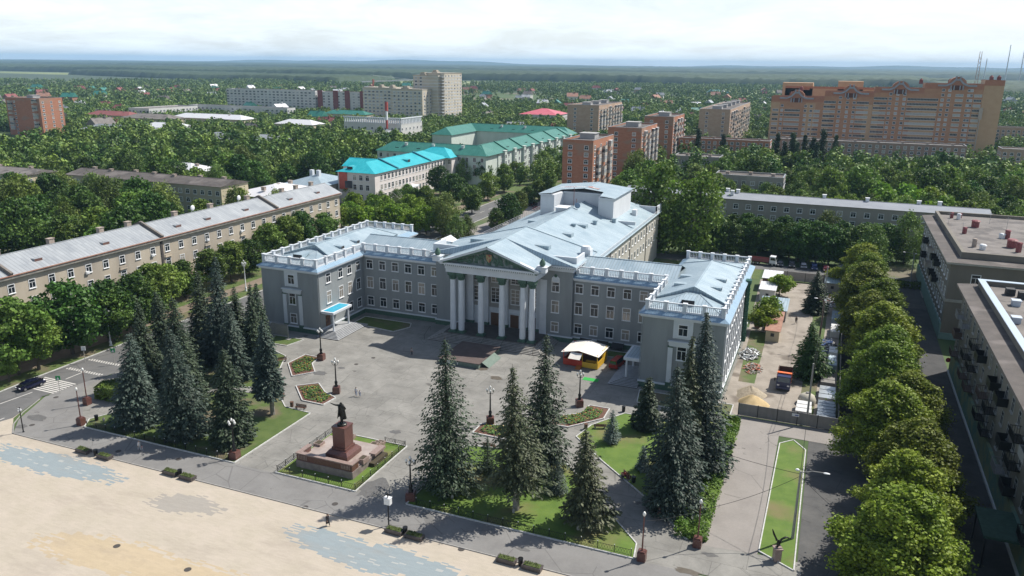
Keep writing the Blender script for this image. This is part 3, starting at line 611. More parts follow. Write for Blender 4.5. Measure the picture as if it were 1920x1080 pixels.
for s_ in (-1, 1):
    A_ = (xc, 140.0, RZ); B_ = (xc+s_*11.3, 140.0, 16.66); Cc = (xc+s_*11.3, 147.3, 16.62); Mx = (xc, 149.5, RZ+0.02); D_ = (xc+s_*16.6, 147.2, 16.52); E_ = (xc+s_*16.6, 162.2, 16.52); F_ = (xc, 162.2, RZ+0.05)
    for q in ((A_, B_, Cc, Mx), (Mx, Cc, D_), (Mx, D_, E_, F_)): r2.quad(*(q if s_ > 0 else q[::-1]))
    r2.bar((xc, 162.2, RZ+0.1), (xc+s_*16.6, 162.2, 16.6), 0.4, 0.2)
    dormer(r2, r2, xc+s_*9.0, 152.5, 18.4, s_, 0, 3.2, 1.6, 0.9)
r2.quad((xc-16.6, 162.2, 16.52), (xc+16.6, 162.2, 16.52), (xc, 162.2, RZ)); r2.quad((xc+16.6, 162.2, 16.3), (xc-16.6, 162.2, 16.3), (xc, 162.2, RZ-0.02))
r2.bar((xc, 140, RZ+0.04), (xc, 162.2, RZ+0.08), 0.3, 0.14)
wp(pal, r2, 'roof', roof_blue)
pp = MB(); pp.box(-52.8, 149.4, 16.0, -45.9, 149.8, 18.0); pp.box(-78.7, 149.4, 16.0, -71.8, 149.8, 18.0); pp.box(-46.3, 149.8, 16.0, -45.9, 155, 18.0); pp.box(-78.7, 149.8, 16, -78.3, 155, 18.0)
pp.bar((-47.3, 157.5, 17.2), (-45.2, 157.5, 17.2), 2.0, 2.0); pp.lathe([(0.1, 16), (1.1, 17.2), (1.15, 18.3), (0.9, 18.8)], 14, -46.4, 157.5)
wp(pal, pp, 'parapet', white, (-62,))
for x in (-73.6, -50.5):
    q = MB(); q.box(x-0.9, 140.9, 16.4, x+0.9, 142.3, 17.5); q.box(x-1.1, 140.7, 17.5, x+1.1, 142.5, 17.62); wp(pal, q, 'acroterion_base', white)
    q = MB(); q.lathe([(0.15, 17.6), (0.55, 17.8), (0.62, 18.3), (0.4, 18.8), (0.12, 19.2)], 9, x, 141.6); wp(pal, q, 'acroterion', green_paint)
# columns
colx = (-70.45, -68.55, -64.05, -59.35, -54.75, -52.75)
q = MB(); q.smooth = True; q.lathe([(0.62, 1.75), (0.66, 2.2), (0.66, 4.5), (0.62, 8.5), (0.55, 12.75)], 20, cap=False); shaft = q.mesh('shaft', white)
q = MB(); q.box(-0.85, -0.85, 1.2, 0.85, 0.85, 1.45); q.lathe([(0.84, 1.45), (0.84, 1.6), (0.72, 1.7), (0.72, 1.78)], 20); cbase = q.mesh('base', green_paint)
q = MB(); q.lathe([(0.56, 12.7), (0.6, 12.8), (0.55, 12.85), (0.62, 13.3), (0.85, 13.95)], 16); q.box(-0.85, -0.85, 13.95, 0.85, 0.85, 14.28)
for k in range(10):
    for zz_, rr in ((13.05, 0.64), (13.5, 0.74)): an = 2*math.pi*(k+(0.5 if zz_ > 13.3 else 0))/10; q.ell((rr*math.cos(an), rr*math.sin(an), zz_), (0.17, 0.17, 0.27), 6, 4)
for sx in (-1, 1):
    for sy in (-1, 1): q.ell((sx*0.72, sy*0.72, 13.8), (0.22, 0.22, 0.2), 6, 4)
ccap = q.mesh('capital', green_paint)
for x in colx:
    c = inst('column', shaft, pal, (x-PX, 142.2-149.2, 0)); inst('base', cbase, c); inst('capital', ccap, c)
# pilasters on the portico wall, tall windows between
for (x, w_) in ((-69.9, 1.9), (-66.2, 1.6), (-61.6, 1.5), (-57.05, 1.5), (-53.9, 1.0), (-52.6, 1.5)):
    q = MB(); y0 = 148.9 if x > -53 and False else 149.0
    q.box(x-w_/2, y0, 1.2, x+w_/2, 149.61, 13.0); wp(pal, q, 'pilaster', white)
    q = MB(); q.box(x-w_/2-0.08, y0-0.1, 13.0, x+w_/2+0.08, 149.62, 14.3); wp(pal, q, 'capital', green_paint)
    q = MB(); q.box(x-w_/2-0.1, y0-0.12, 1.2, x+w_/2+0.1, 149.62, 1.75); wp(pal, q, 'pilaster_base', green_paint)
for x in (-71.4, -52.6):
    q = MB(); q.box(x-0.75, 148.2, 1.2, x+0.75, 148.45, 13.0); wp(pal, q, 'pilaster', white)
lw = MB(); lw.box(-70.8, 149.45, 1.2, -53.2, 149.7, 5.2); wp(pal, lw, 'wainscot', white)
bays = (-68.0, -63.9, -59.35, -54.95)
windows(pal, [(x, 149.58, z, '-y') for x in bays for z in (8.0, )], 1.9, 3.2, 'tall', split=True); windows(pal, [(x, 149.58, 12.0, '-y') for x in bays], 1.9, 2.2, 'tall', split=True)
for x in (-63.9, -59.35, -55.0):
    d = MB(); d.box(x-1.0, 149.3, 1.2, x+1.0, 149.44, 4.1); do = wp(pal, d, 'door', mat('brown_door', (0.10, 0.05, 0.03), (0.14, 0.075, 0.045), scale=3, rough=0.5))
    d = MB(); d.box(x-1.2, 149.2, 1.2, x-1.0, 149.44, 4.3); d.box(x+1.0, 149.2, 1.2, x+1.2, 149.44, 4.3); d.box(x-1.2, 149.2, 4.1, x+1.2, 149.44, 4.35); wp(pal, d, 'door_frame', white)
# podium and steps
q = MB(); q.box(-72.2, 140.9, 0, -51.4, 149, 1.2)
tr = MB()
for i in range(7):
    k = 7-i; z = 1.2-0.171*k+0.165; e = 0.42*(k-1); q.box(-72.2-e, 140.9-e, 0, -51.4+e, 148.2, z-0.05); tr.box(-72.26-e, 140.84-e, z-0.05, -51.34+e, 148.2, z)
wp(pal, tr, 'tread', mat('step_tread', (0.25, 0.24, 0.22), (0.36, 0.345, 0.32), scale=1.2, bump=0.1))
wp(pal, q, 'steps', mat('step_stone', (0.06, 0.055, 0.05), (0.10, 0.09, 0.085), scale=1.2, bump=0.1))
for x in (-75.3, -62.3, -58, -51.0, -48.3):
    q = MB()
    q.tube([(x, 138.2, 0.0), (x, 138.2, 0.95), (x, 140.9, 2.05), (x, 140.9, 1.1)], 0.035, 6); wp(pal, q, 'handrail', dark_iron)
# windows of the palace
wx = [-95.0+3.32*i for i in range(6)]; wr = [-45.1+3.36*i for i in range(5)]
for z, h in ((11.7, 1.95), (7.45, 2.5), (3.05, 2.05)):
    ps = [(x, MY, z, '-y') for x in wx+wr]+[(-49.95, 148.4, z, '-y')]+[(LX1, y, z, '+x') for y in ((135.4, 139.95, 143.45, 146.9) if z > 4 else (143.5, 147.0))]
    ps += [(-103.3, FY-0.06 if z > 10 else FY, z-0.15, '-y'), (-20.7, FY-0.06 if z > 10 else FY, z-0.15, '-y')]+[(RX1, 134+3.3*k, z, '+x') for k in range(12)]
    windows(pal, ps, 1.55, h, 'tee', split=True)
windows(pal, [(-103.3, FY-0.06, 11.5, '-y')] if False else [(-49.95, 148.36, 13.3, '-y')], 1.5, 0.5, 'two', split=True)
q = MB(); q.ell((-49.95, 148.35, 13.35), (0.85, 0.08, 0.75), 14, 8); wp(pal, q, 'window_head', white); q = MB(); q.ell((-49.95, 148.3, 14.1), (0.35, 0.1, 0.35), 10, 6); wp(pal, q, 'rosette', green_paint)
# white surrounds and giant pilasters on the two wing fronts
for x in (-103.3, -20.7):
    q = MB(); q.box(x-1.55, FY-0.05, 10.0, x+1.55, FY+0.1, 13.34); q.box(x-1.7, FY-0.12, 12.95, x+1.7, FY-0.05, 13.34); q.box(x-1.7, FY-0.12, 9.98, x-1.35, FY-0.05, 12.95); q.box(x+1.35, FY-0.12, 9.98, x+1.7, FY-0.05, 12.95)
    q.box(x-2.5, FY-0.5, 9.3, x+2.5, FY+0.1, 9.5); q.box(x-2.3, FY-0.3, 8.7, x+2.3, FY+0.1, 9.3); q.box(x-2.2, FY-0.18, 8.45, x+2.2, FY+0.1, 8.7)
    wp(pal, q, 'window_surround', white)
    for s_ in (-1, 1):
        q = MB(); q.box(x+s_*2.0-0.42, FY-0.16, 1.6, x+s_*2.0+0.42, FY+0.05, 8.2); wp(pal, q, 'pilaster', white)
        q = MB(); q.box(x+s_*2.0-0.5, FY-0.22, 8.2, x+s_*2.0+0.5, FY+0.05, 8.45); q.box(x+s_*2.0-0.5, FY-0.36, 1.0, x+s_*2.0+0.5, FY+0.05, 1.6); wp(pal, q, 'capital', green_paint)
# right side wall: row of white pilasters
for k in range(13):
    q = MB(); q.box(RX1-0.05, 132.4+3.3*k-0.35, 1.3, RX1+0.22, 132.4+3.3*k+0.35, 13.3); wp(pal, q, 'pilaster', white)
# downpipes
for x, y in ((LX1+0.12, MY-0.12), (LX1+0.12, FY+0.3), (RX0-0.1, FY-0.1), (-46.15, MY-0.1)):
    q = MB(); q.tube([(x, y, 13.4), (x, y, 0.4)], 0.07, 6); wp(pal, q, 'downpipe', grey_wall)
# basement light wells in front of the right section
for x in (-43.2, -39.6, -36.3):
    q = MB(); q.quad((x-1.1, MY-1.9, 0.45), (x+1.1, MY-1.9, 0.45), (x+1.1, MY-0.3, 1.25), (x-1.1, MY-0.3, 1.25)); q.bar((x-1.15, MY-1.9, .45), (x-1.15, MY-.3, 1.27), .12); q.bar((x+1.15, MY-1.9, .45), (x+1.15, MY-.3, 1.27), .12); wp(pal, q, 'light_well_cover', dark_open)
# side porches
def porch(x0, x1, y0, y1, zt, roofm, cols, steps, side):
    q = MB(); q.box(x0, y0, zt-0.35, x1, y1, zt+0.1); q.box(x0+0.15, y0+0.15, zt-0.5, x1-0.15, y1-0.15, zt-0.35); wp(pal, q, 'porch_canopy', white)
    q = MB(); q.box(x0+0.45, y0+0.45, zt+0.1, x1-0.4, y1-0.45, zt+0.14); wp(pal, q, 'porch_roof', roofm)
    for cx, cy in cols: q = MB(); q.lathe([(0.24, 0.9), (0.2, 1.1), (0.18, zt-0.6), (0.25, zt-0.5)], 12, cx, cy); wp(pal, q, 'porch_column', white)
    q = MB(); rs_ = MB()
    for i in range(7):
        k = 7-i; e = 0.36*k; z = 1.05-0.14*k+.1
        for qq, g_, za, zb in ((rs_, 0, 0, z-.045), (q, .05, z-.045, z)):
            if side > 0: qq.box(x0, y0+0.6-e-g_, za, x1-0.3+e+g_, y1-0.6+e*1.3+g_, zb)
            else: qq.box(x0+0.3-e-g_, y0+0.6-e-g_, za, x1, y1-0.6+e*0.8+g_, zb)
    wp(pal, rs_, 'riser', MATS['step_stone']); wp(pal, q, 'steps', mat('pale_step', (0.36, 0.37, 0.38), (0.28, 0.29, 0.30), scale=1.5))
porch(LX1, -93.4, 132.0, 138.9, 5.1, mat('cyan_sheet', (0.02, 0.33, 0.50), (0.06, 0.40, 0.55), scale=1, rough=0.4), [(-93.95, 132.6), (-93.95, 138.2)], 7, 1)
porch(-31.1, RX0, 132.0, 138.8, 4.8, roof_blue, [(-30.6, 132.6), (-30.6, 138.2), (-28.6, 138.2)], 7, -1)
for cy, c_ in ((134.6, 'brown_door'), ):
    q = MB(); q.box(LX1, cy-0.8, 0.9, LX1+0.08, cy+0.8, 3.6); wp(pal, q, 'door', mat('carved_door', (0.20, 0.10, 0.06), (0.06, 0.03, 0.02), scale=2.2, contrast=(0.48, 0.52)))
# ---- auditorium hall and stage tower behind
HX0, HX1, HY1 = -78.5, -46.1, 231.5
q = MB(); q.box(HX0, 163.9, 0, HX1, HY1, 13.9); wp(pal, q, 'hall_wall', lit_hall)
q = MB(); q.box(HX0-0.6, 164, 13.7, HX1+0.6, HY1+0.5, 14.0)
wp(pal, q, 'cornice', white)
r3 = MB(); HZ = 19.7
r3.quad((HX1+0.8, 164, 14.02), (HX1+0.8, HY1+0.7, 14.02), (xc, HY1-9, HZ), (xc, 164, HZ)); r3.quad((HX0-0.8, HY1+0.7, 14.02), (HX0-0.8, 164, 14.02), (xc, 164, HZ), (xc, HY1-9, HZ))
r3.quad((HX1+0.8, HY1+0.7, 14.02), (HX0-0.8, HY1+0.7, 14.02), (xc, HY1-9, HZ)); r3.bar((xc, 164, HZ+0.04), (xc, HY1-9, HZ+0.04), 0.3, 0.12)
for yy in (172.5, 184.0): dormer(r3, r3, xc+7.6, yy, 16.9, 1, 0, 3.0, 1.9, 1.0); dormer(r3, r3, xc-7.6, yy, 16.9, -1, 0, 3.0, 1.9, 1.0)
wp(pal, r3, 'roof', roof_blue)
q = MB(); tw = [(-72.3, 200), (-68.4, 200), (-67.6, 206.5), (-56.9, 206.5), (-56.0, 200), (-51.9, 200), (-51.9, 219), (-72.3, 219)]
q.prism(tw, 14.5, 22.0); o_ = 0.3; q.prism([(x+(o_ if x > -62 else -o_), y+(o_ if y > 215 else -o_)) for x, y in tw], 21.75, 22.15); wp(pal, q, 'stage_tower', mat('tower_white', (0.68, 0.70, 0.72), (0.60, 0.62, 0.64), scale=0.3, streak=(1, 1, .3)))
q = MB(); y0, y1, ym = 199.4, 219.6, 209.5
rr = [(x+(0.55 if x > -62 else -0.55), y+(0.55 if y > 215 else -0.55)) for x, y in tw]
def zt_(x): return 22.2+1.15*(1-abs(x-xc)/10.6)
q.quad(*[(x, y, zt_(x)) for x, y in (rr[0], rr[1], rr[2], (xc, 205.95), (xc, 219.55), rr[7])]); q.quad(*[(x, y, zt_(x)) for x, y in ((xc, 205.95), rr[3], rr[4], rr[5], rr[6], (xc, 219.55))])
q.bar((xc, 206, 23.4), (xc, 219.5, 23.4), 0.25, 0.1); wp(pal, q, 'tower_roof', roof_blue)
q = MB(); rng = random.Random(2)
for i in range(16): x = -70.5+i*0.75; y = 211-i*0.2; q.quad((x, y, zt_(x)+0.03), (x+rng.uniform(.6, 1.3), y-0.3, zt_(x)+0.05), (x+1.1, y+rng.uniform(.8, 2.2), zt_(x)+0.06), (x+0.1, y+1.2, zt_(x)+0.04))
wp(pal, q, 'worn_banner', mat('faded_red', (0.45, 0.16, 0.13), (0.62, 0.58, 0.56), scale=0.5, contrast=(0.45, 0.55)))
for x in (-62.6, -61.9): q = MB(); q.bar((x, 199.3, 17), (x, 199.3, 24.5 if x < -62.2 else 21.5), 0.12); wp(pal, q, 'mast', mat('mast_red', (0.20, 0.08, 0.07), rough=0.6))
q = MB(); q.box(-65.5, 193.0, 18.5, -62.8, 196.5, 19.9); q.box(-65.9, 192.6, 19.9, -62.4, 196.9, 20.0); wp(pal, q, 'roof_hatch', white)
q = MB(); q.ell((-60.6, 196.2, 20.3), (0.8, 0.25, 0.8), 12, 8); wp(pal, q, 'satellite_dish', mat('dish_blue', (0.2, 0.28, 0.38)))
for x, y, z in ((-53.9, 190, 17.0), (-51.3, 199, 16.2), (-56.7, 181, 17.6)): q = MB(); q.box(x-.45, y-.45, z-0.6, x+.45, y+.45, z+0.8); q.box(x-.6, y-.6, z+.8, x+.6, y+.6, z+.95); wp(pal, q, 'vent_stack', roof_blue)
q = MB(); q.box(-50.2, 214, 14.4, -49.0, 216, 17.0); q.box(-50.8, 201.5, 15.2, -46.2, 201.9, 16.1); q.box(-50.8, 226, 14, -45.6, 226.4, 16.3); q.box(-46.0, 226, 14, -45.6, 232, 16.3); wp(pal, q, 'parapet', white)
q = MB()
for k in range(66): y = 166+k; q.bar((-45.6, y, 14.0), (-45.6, y, 14.9), 0.05)
q.bar((-45.6, 166, 14.9), (-45.6, 231, 14.9), 0.06); q.bar((-45.6, 166, 14.5), (-45.6, 231, 14.5), 0.05); wp(pal, q, 'roof_railing', frame_white)
q = MB()
for k in range(40): y = 166+1.65*k; q.bar((-79.0, y, 14.0), (-79.0, y, 15.2), 0.07)
for z in (14.4, 14.8, 15.2): q.bar((-79.0, 166, z), (-79.0, 231, z), 0.07)
wp(pal, q, 'roof_railing', mat('rail_grey', (0.3, 0.3, 0.32)))
hw = [(HX1, 178.5+3.4*k, z, '+x') for k in range(15) for z in (11.2, 7.2)]; windows(pal, hw, 1.1, 1.7, 'two', name='hall_window')
for y in (176.5, 196, 215): q = MB(); q.tube([(HX1+.12, y, 13.6), (HX1+.12, y, 0.5)], 0.1, 6); wp(pal, q, 'downpipe', mat('pipe_dark', (0.16, 0.15, 0.15)))
q = MB(); q.box(-84, 159, 14.2, -79.5, 164, 15.4); q.quad((-84.3, 158.8, 15.4), (-79.2, 158.8, 15.4), (-81.7, 158.8, 16.8)); q.quad((-84.3, 158.8, 15.4), (-81.7, 158.8, 16.8), (-81.7, 164, 16.8), (-84.3, 164, 15.4)); q.quad((-79.2, 158.8, 15.4), (-79.2, 164, 15.4), (-81.7, 164, 16.8), (-81.7, 158.8, 16.8)); wp(pal, q, 'roof_house', white)
# front stage and the raised beds beside the palace
# ---------------------------------------------------------------- other buildings
tan_wall = mat('tan_render', (0.42, 0.36, 0.28), (0.49, 0.43, 0.345), scale=0.25, streak=(1, 1, 0.3), col3=(0.34, 0.30, 0.25), scale3=0.12, th3=(0.5, 0.7))
cream_wall = mat('cream_render', (0.52, 0.45, 0.31), (0.46, 0.40, 0.28), scale=0.3, streak=(1, 1, .3))
grey_brick = mat('grey_silicate_brick', (0.27, 0.25, 0.225), (0.33, 0.305, 0.27), scale=0.3, streak=(1, 1, .4))
brick_red = mat('orange_brick', (0.36, 0.15, 0.085), (0.42, 0.19, 0.115), scale=0.5, streak=(1, 1, 2.5), col3=(0.33, 0.20, 0.14), scale3=0.1)
brick_tan = mat('tan_brick', (0.40, 0.27, 0.19), (0.46, 0.33, 0.24), scale=0.4, streak=(1, 1, 2))
brick_dull = mat('dull_brick', (0.28, 0.185, 0.145), (0.34, 0.235, 0.185), scale=0.4, streak=(1, 1, 2))
brown_wall = mat('brown_wall', (0.12, 0.06, 0.05), (0.15, 0.08, 0.065), scale=0.5)
mint_wall = mat('mint_render', (0.52, 0.58, 0.53), (0.60, 0.65, 0.60), scale=0.4, streak=(1, 1, .4))
pale_wall = mat('pale_panel', (0.55, 0.54, 0.52), (0.62, 0.61, 0.59), scale=0.2)
sand_panel = mat('sand_panel', (0.50, 0.44, 0.34), (0.58, 0.52, 0.42), scale=0.15, streak=(1, 1, 2))
maroon = mat('maroon_panel', (0.20, 0.06, 0.06), (0.25, 0.09, 0.08), scale=0.3)
bitumen = mat('bitumen_roof', (0.075, 0.065, 0.06), (0.12, 0.105, 0.095), scale=0.35, col3=(0.16, 0.14, 0.13), scale3=0.12)
bitumen_pale = mat('weathered_roof', (0.14, 0.125, 0.115), (0.20, 0.18, 0.165), scale=0.35, col3=(0.10, 0.09, 0.085), scale3=0.2)
tin_grey = seam_mat('old_tin_roof', (0.27, 0.29, 0.31), (0.42, 0.44, 0.45), pitch=0.9, line=0.7, metal=0.2, scale=0.18)
tin_white = seam_mat('bright_tin_roof', (0.66, 0.66, 0.68), (0.74, 0.74, 0.75), pitch=0.8, line=0.85, metal=0.1)
tin_green = seam_mat('green_tin_roof', (0.025, 0.155, 0.12), (0.05, 0.21, 0.165), pitch=0.8, line=0.85, metal=0.05)
tin_cyan = seam_mat('turquoise_roof', (0.0, 0.34, 0.40), (0.04, 0.46, 0.52), pitch=0.8, line=0.8, metal=0.0)
tin_red = seam_mat('pink_red_roof', (0.55, 0.10, 0.13), (0.62, 0.16, 0.19), pitch=0.8, line=0.85, metal=0.0)
rust_roof = mat('rusty_roof', (0.28, 0.13, 0.09), (0.38, 0.22, 0.16), scale=0.8)
glass_far = glass_mat('far_glass', (0.03, 0.04, 0.05), (0.45, 0.46, 0.47), 0.45)
brickwork = mat('chimney_brick', (0.30, 0.24, 0.20), (0.40, 0.34, 0.29), scale=2)
def gable(mb, x0, y0, x1, y1, ze, zr, along='x', o=0.6, hipd=0.0):
    x0 -= o; x1 += o; y0 -= o; y1 += o
    if along == 'x':
        ym = (y0+y1)/2; a, b = (x0+hipd, ym, zr), (x1-hipd, ym, zr)
        mb.quad((x0, y0, ze), (x1, y0, ze), b, a); mb.quad((x1, y1, ze), (x0, y1, ze), a, b); mb.quad((x0, y1, ze), (x0, y0, ze), a); mb.quad((x1, y0, ze), (x1, y1, ze), b)
        mb.bar((a[0], a[1], zr+.03), (b[0], b[1], zr+.03), 0.3, 0.12)
    else:
        xm = (x0+x1)/2; a, b = (xm, y0+hipd, zr), (xm, y1-hipd, zr)
        mb.quad((x1, y0, ze), (x1, y1, ze), b, a); mb.quad((x0, y1, ze), (x0, y0, ze), a, b); mb.quad((x0, y0, ze), (x1, y0, ze), a); mb.quad((x1, y1, ze), (x0, y1, ze), b)
        mb.bar((xm, a[1], zr+.03), (xm, b[1], zr+.03), 0.3, 0.12)
    mb.quad((x0, y0, ze-0.02), (x0, y1, ze-0.02), (x1, y1, ze-0.02), (x1, y0, ze-0.02))
def gable_ends(mb, x0, y0, x1, y1, ze, zr, along):
    if along == 'x':
        ym = (y0+y1)/2
        mb.quad((x1, y0, ze), (x1, y1, ze), (x1, ym, zr-0.3)); mb.quad((x0, y1, ze), (x0, y0, ze), (x0, ym, zr-0.3))
    else:
        xm = (x0+x1)/2
        mb.quad((x0, y0, ze), (x1, y0, ze), (xm, y0, zr-0.3)); mb.quad((x1, y1, ze), (x0, y1, ze), (xm, y1, zr-0.3))
def flat(root, x0, y0, x1, y1, h, wall, roofm, para=0.6, cap=None, name='roof'):
    "walls, parapet ring and a roof deck inside it"
    b = MB(); b.box(x0, y0, 0, x1, y1, h)
    t = 0.35
    for a in ((x0, y0, x1, y0+t), (x0, y1-t, x1, y1), (x0, y0+t, x0+t, y1-t), (x1-t, y0+t, x1, y1-t)): b.box(a[0], a[1], h, a[2], a[3], h+para)
    wp(root, b, 'wall', wall)
    q = MB(); q.box(x0+t, y0+t, h, x1-t, y1-t, h+0.05); wp(root, q, name, roofm)
    q = MB()
    for a in ((x0-.06, y0-.06, x1+.06, y0+t+.06), (x0-.06, y1-t-.06, x1+.06, y1+.06), (x0-.06, y0+t+.06, x0+t+.06, y1-t-.06), (x1-t-.06, y0+t+.06, x1+.06, y1-t-.06)): q.box(a[0], a[1], h+para, a[2], a[3], h+para+0.08)
    wp(root, q, 'parapet_cap', cap or tin_grey)
def roof_boxes(root, pts, m=None, s=(1.6, 1.6, 1.4), name='vent_stack'):
    for x, y, z in pts: q = MB(); q.box(x-s[0]/2, y-s[1]/2, z, x+s[0]/2, y+s[1]/2, z+s[2]); q.box(x-s[0]/2-.12, y-s[1]/2-.12, z+s[2], x+s[0]/2+.12, y+s[1]/2+.12, z+s[2]+.12); wp(root, q, name, m or brickwork)
def balconies(root, pos, fc, w=2.9, d=1.1, m=None, gm=None, glazed=0.6, seed=0, fm=None, cap=100):
    "pos: (x, y, z floor); each balcony: slab and parapet, some glazed in"
    rg = random.Random(seed); an = ROT[fc]; rl = root.location
    def proto(gl):
        k = ('balc', w, d, (m or pale_wall).name, gl)
        if k not in WM:
            a = MB(); a.box(-w/2, -d, -0.1, w/2, 0, 0.05); a.box(-w/2, -d, 0.05, w/2, -d+0.06, 1.0); a.box(-w/2, -d+.06, 0.05, -w/2+.06, 0, 1.0); a.box(w/2-.06, -d+.06, 0.05, w/2, 0, 1.0)
            if gl:
                a.mi = 1; n = 4
                for i in range(n+1): x = -w/2+0.03+(w-.06)*i/n; a.box(x-.04, -d, 1.0, x+.04, -d+.07, 2.35)
                a.box(-w/2, -d, 2.35, w/2, 0, 2.45); a.mi = 2; a.quad((-w/2, -d+.04, 1.0), (w/2, -d+.04, 1.0), (w/2, -d+.04, 2.35), (-w/2, -d+.04, 2.35)); a.quad((w/2-.03, -d, 1.0), (w/2-.03, 0, 1.0), (w/2-.03, 0, 2.35), (w/2-.03, -d, 2.35)); a.quad((-w/2+.03, 0, 1.0), (-w/2+.03, -d, 1.0), (-w/2+.03, -d, 2.35), (-w/2+.03, 0, 2.35))
            WM[k] = a.mesh('balcony', [m or pale_wall, frame_white, glass_far])
        return WM[k]
    for x, y, z in pos[:cap]: inst('balcony', proto(rg.random() < glazed), root, (x-rl[0], y-rl[1], z-rl[2]), (0, 0, an))
def rng_(a, b, n): return [a+(b-a)*i/(n-1) for i in range(n)] if n > 1 else [(a+b)/2]
# 1. long tan block on the left street
T = thing('apartment_block', 'long tan four storey block with grey tin roof and small dormers along the left street', 'building', (-156, 140, 0))
b = MB(); b.box(-162, 50, 0, -150.1, 219, 13.6); gable_ends(b, -162, 50, -150.1, 219, 13.6, 17, 'y'); wp(T, b, 'wall', tan_wall)
b = MB(); gable(b, -162, 50, -150.1, 219, 14.0, 17.0, 'y', 0.75); wp(T, b, 'roof', tin_grey)
b = MB(); b.box(-150.12, 49.3, 13.45, -149.45, 219.7, 13.97); wp(T, b, 'cornice', mat('stained_cornice', (0.17, 0.165, 0.15), (0.28, 0.26, 0.225), scale=0.8))
b = MB(); b.box(-149.6, 60, 14.03, -149.3, 219, 14.2); wp(T, b, 'gutter', rust_roof)
b = MB()
for y in (142.6, 186.5, 103.5):
    b.bar((-149.35, y, 14.35), (-156.05, y, 17.4), 0.55, 0.75); b.bar((-156.05, y, 17.4), (-162.8, y, 14.35), 0.55, 0.75)
wp(T, b, 'fire_wall', mat('firewall_grey', (0.15, 0.13, 0.115), (0.20, 0.18, 0.16), scale=1))
b = MB(); dk = MB()
for y in (111.5, 128.5, 150.5, 161, 176, 196, 210): dormer(b, dk, -151.9, y, 14.75, 1, 0, 3.6, 1.8, 0.95)
wp(T, b, 'dormer', tin_grey); wp(T, dk, 'dormer_opening', brown_wall)
roof_boxes(T, [(-157.5, y, 16.0) for y in (106.5, 119, 132, 140, 155, 168, 183, 199, 206, 214)], brickwork, (1.0, 1.3, 1.9), 'chimney')
for (y, z) in ((160.5, 18.1), (178.5, 18.1)): b = MB(); b.ell((-156.5, y, z), (0.25, 0.75, 0.75), 12, 8); b.bar((-157.2, y, 16), (-156.6, y, 18), 0.1); wp(T, b, 'satellite_dish', frame_white)
ys = rng_(62.5, 217.0, 35)
windows(T, [(-150.1, y, z, '+x') for y in ys for z in (11.35, 7.7, 4.2)], 1.35, 1.75, 'tee')
windows(T, [(-150.1, y, 1.2, '+x') for y in ys], 1.7, 1.5, 'two', name='shop_window')
b = MB()
for i, y in enumerate(ys):
    if i % 3 == 0: b.box(-150.15, y-1.1, 9.0, -149.75, y+1.1, 9.2); b.box(-150.15, y-0.95, 9.2, -149.95, y+0.95, 9.75)
b.box(-150.15, 50, 5.75, -149.95, 219, 5.95); b.box(-150.15, 50, 2.6, -149.95, 219, 2.75)
wp(T, b, 'string_course', tan_wall)
b = MB(); b.box(-150.1, 112.0, 0, -148.4, 116.5, 4.1); b.box(-148.4, 111.5, 0, -146.8, 117, 0.5); wp(T, b, 'entrance_porch', mat('porch_white', (0.5, 0.5, 0.48), (0.58, 0.57, 0.55), scale=2))
b = MB()
for y in (126, 134, 141, 163): b.box(-150.1, y-2.2, 2.9, -148.2, y+2.2, 3.05)
wp(T, b, 'awning', mat('green_awning', (0.02, 0.22, 0.16), (0.03, 0.28, 0.2), scale=1))
for i, (y, z) in enumerate(((99, 10.1), (116, 6.6), (121, 10.2), (137, 6.3), (139.5, 10.1), (148, 6.4), (158, 10.2), (171, 10.1), (180, 6.6), (193, 10.1), (207, 6.5))):
    b = MB(); b.box(-150.1, y-.42, z, -149.7, y+.42, z+.6); b.box(-149.72, y-.25, z+.1, -149.66, y+.25, z+.5); wp(T, b, 'air_conditioner', frame_white)
b = MB(); b.box(-150.12, 142.2, 0, -149.95, 142.9, 13.5); wp(T, b, 'expansion_joint', mat('joint_dark', (0.07, 0.06, 0.055), rough=0.9))
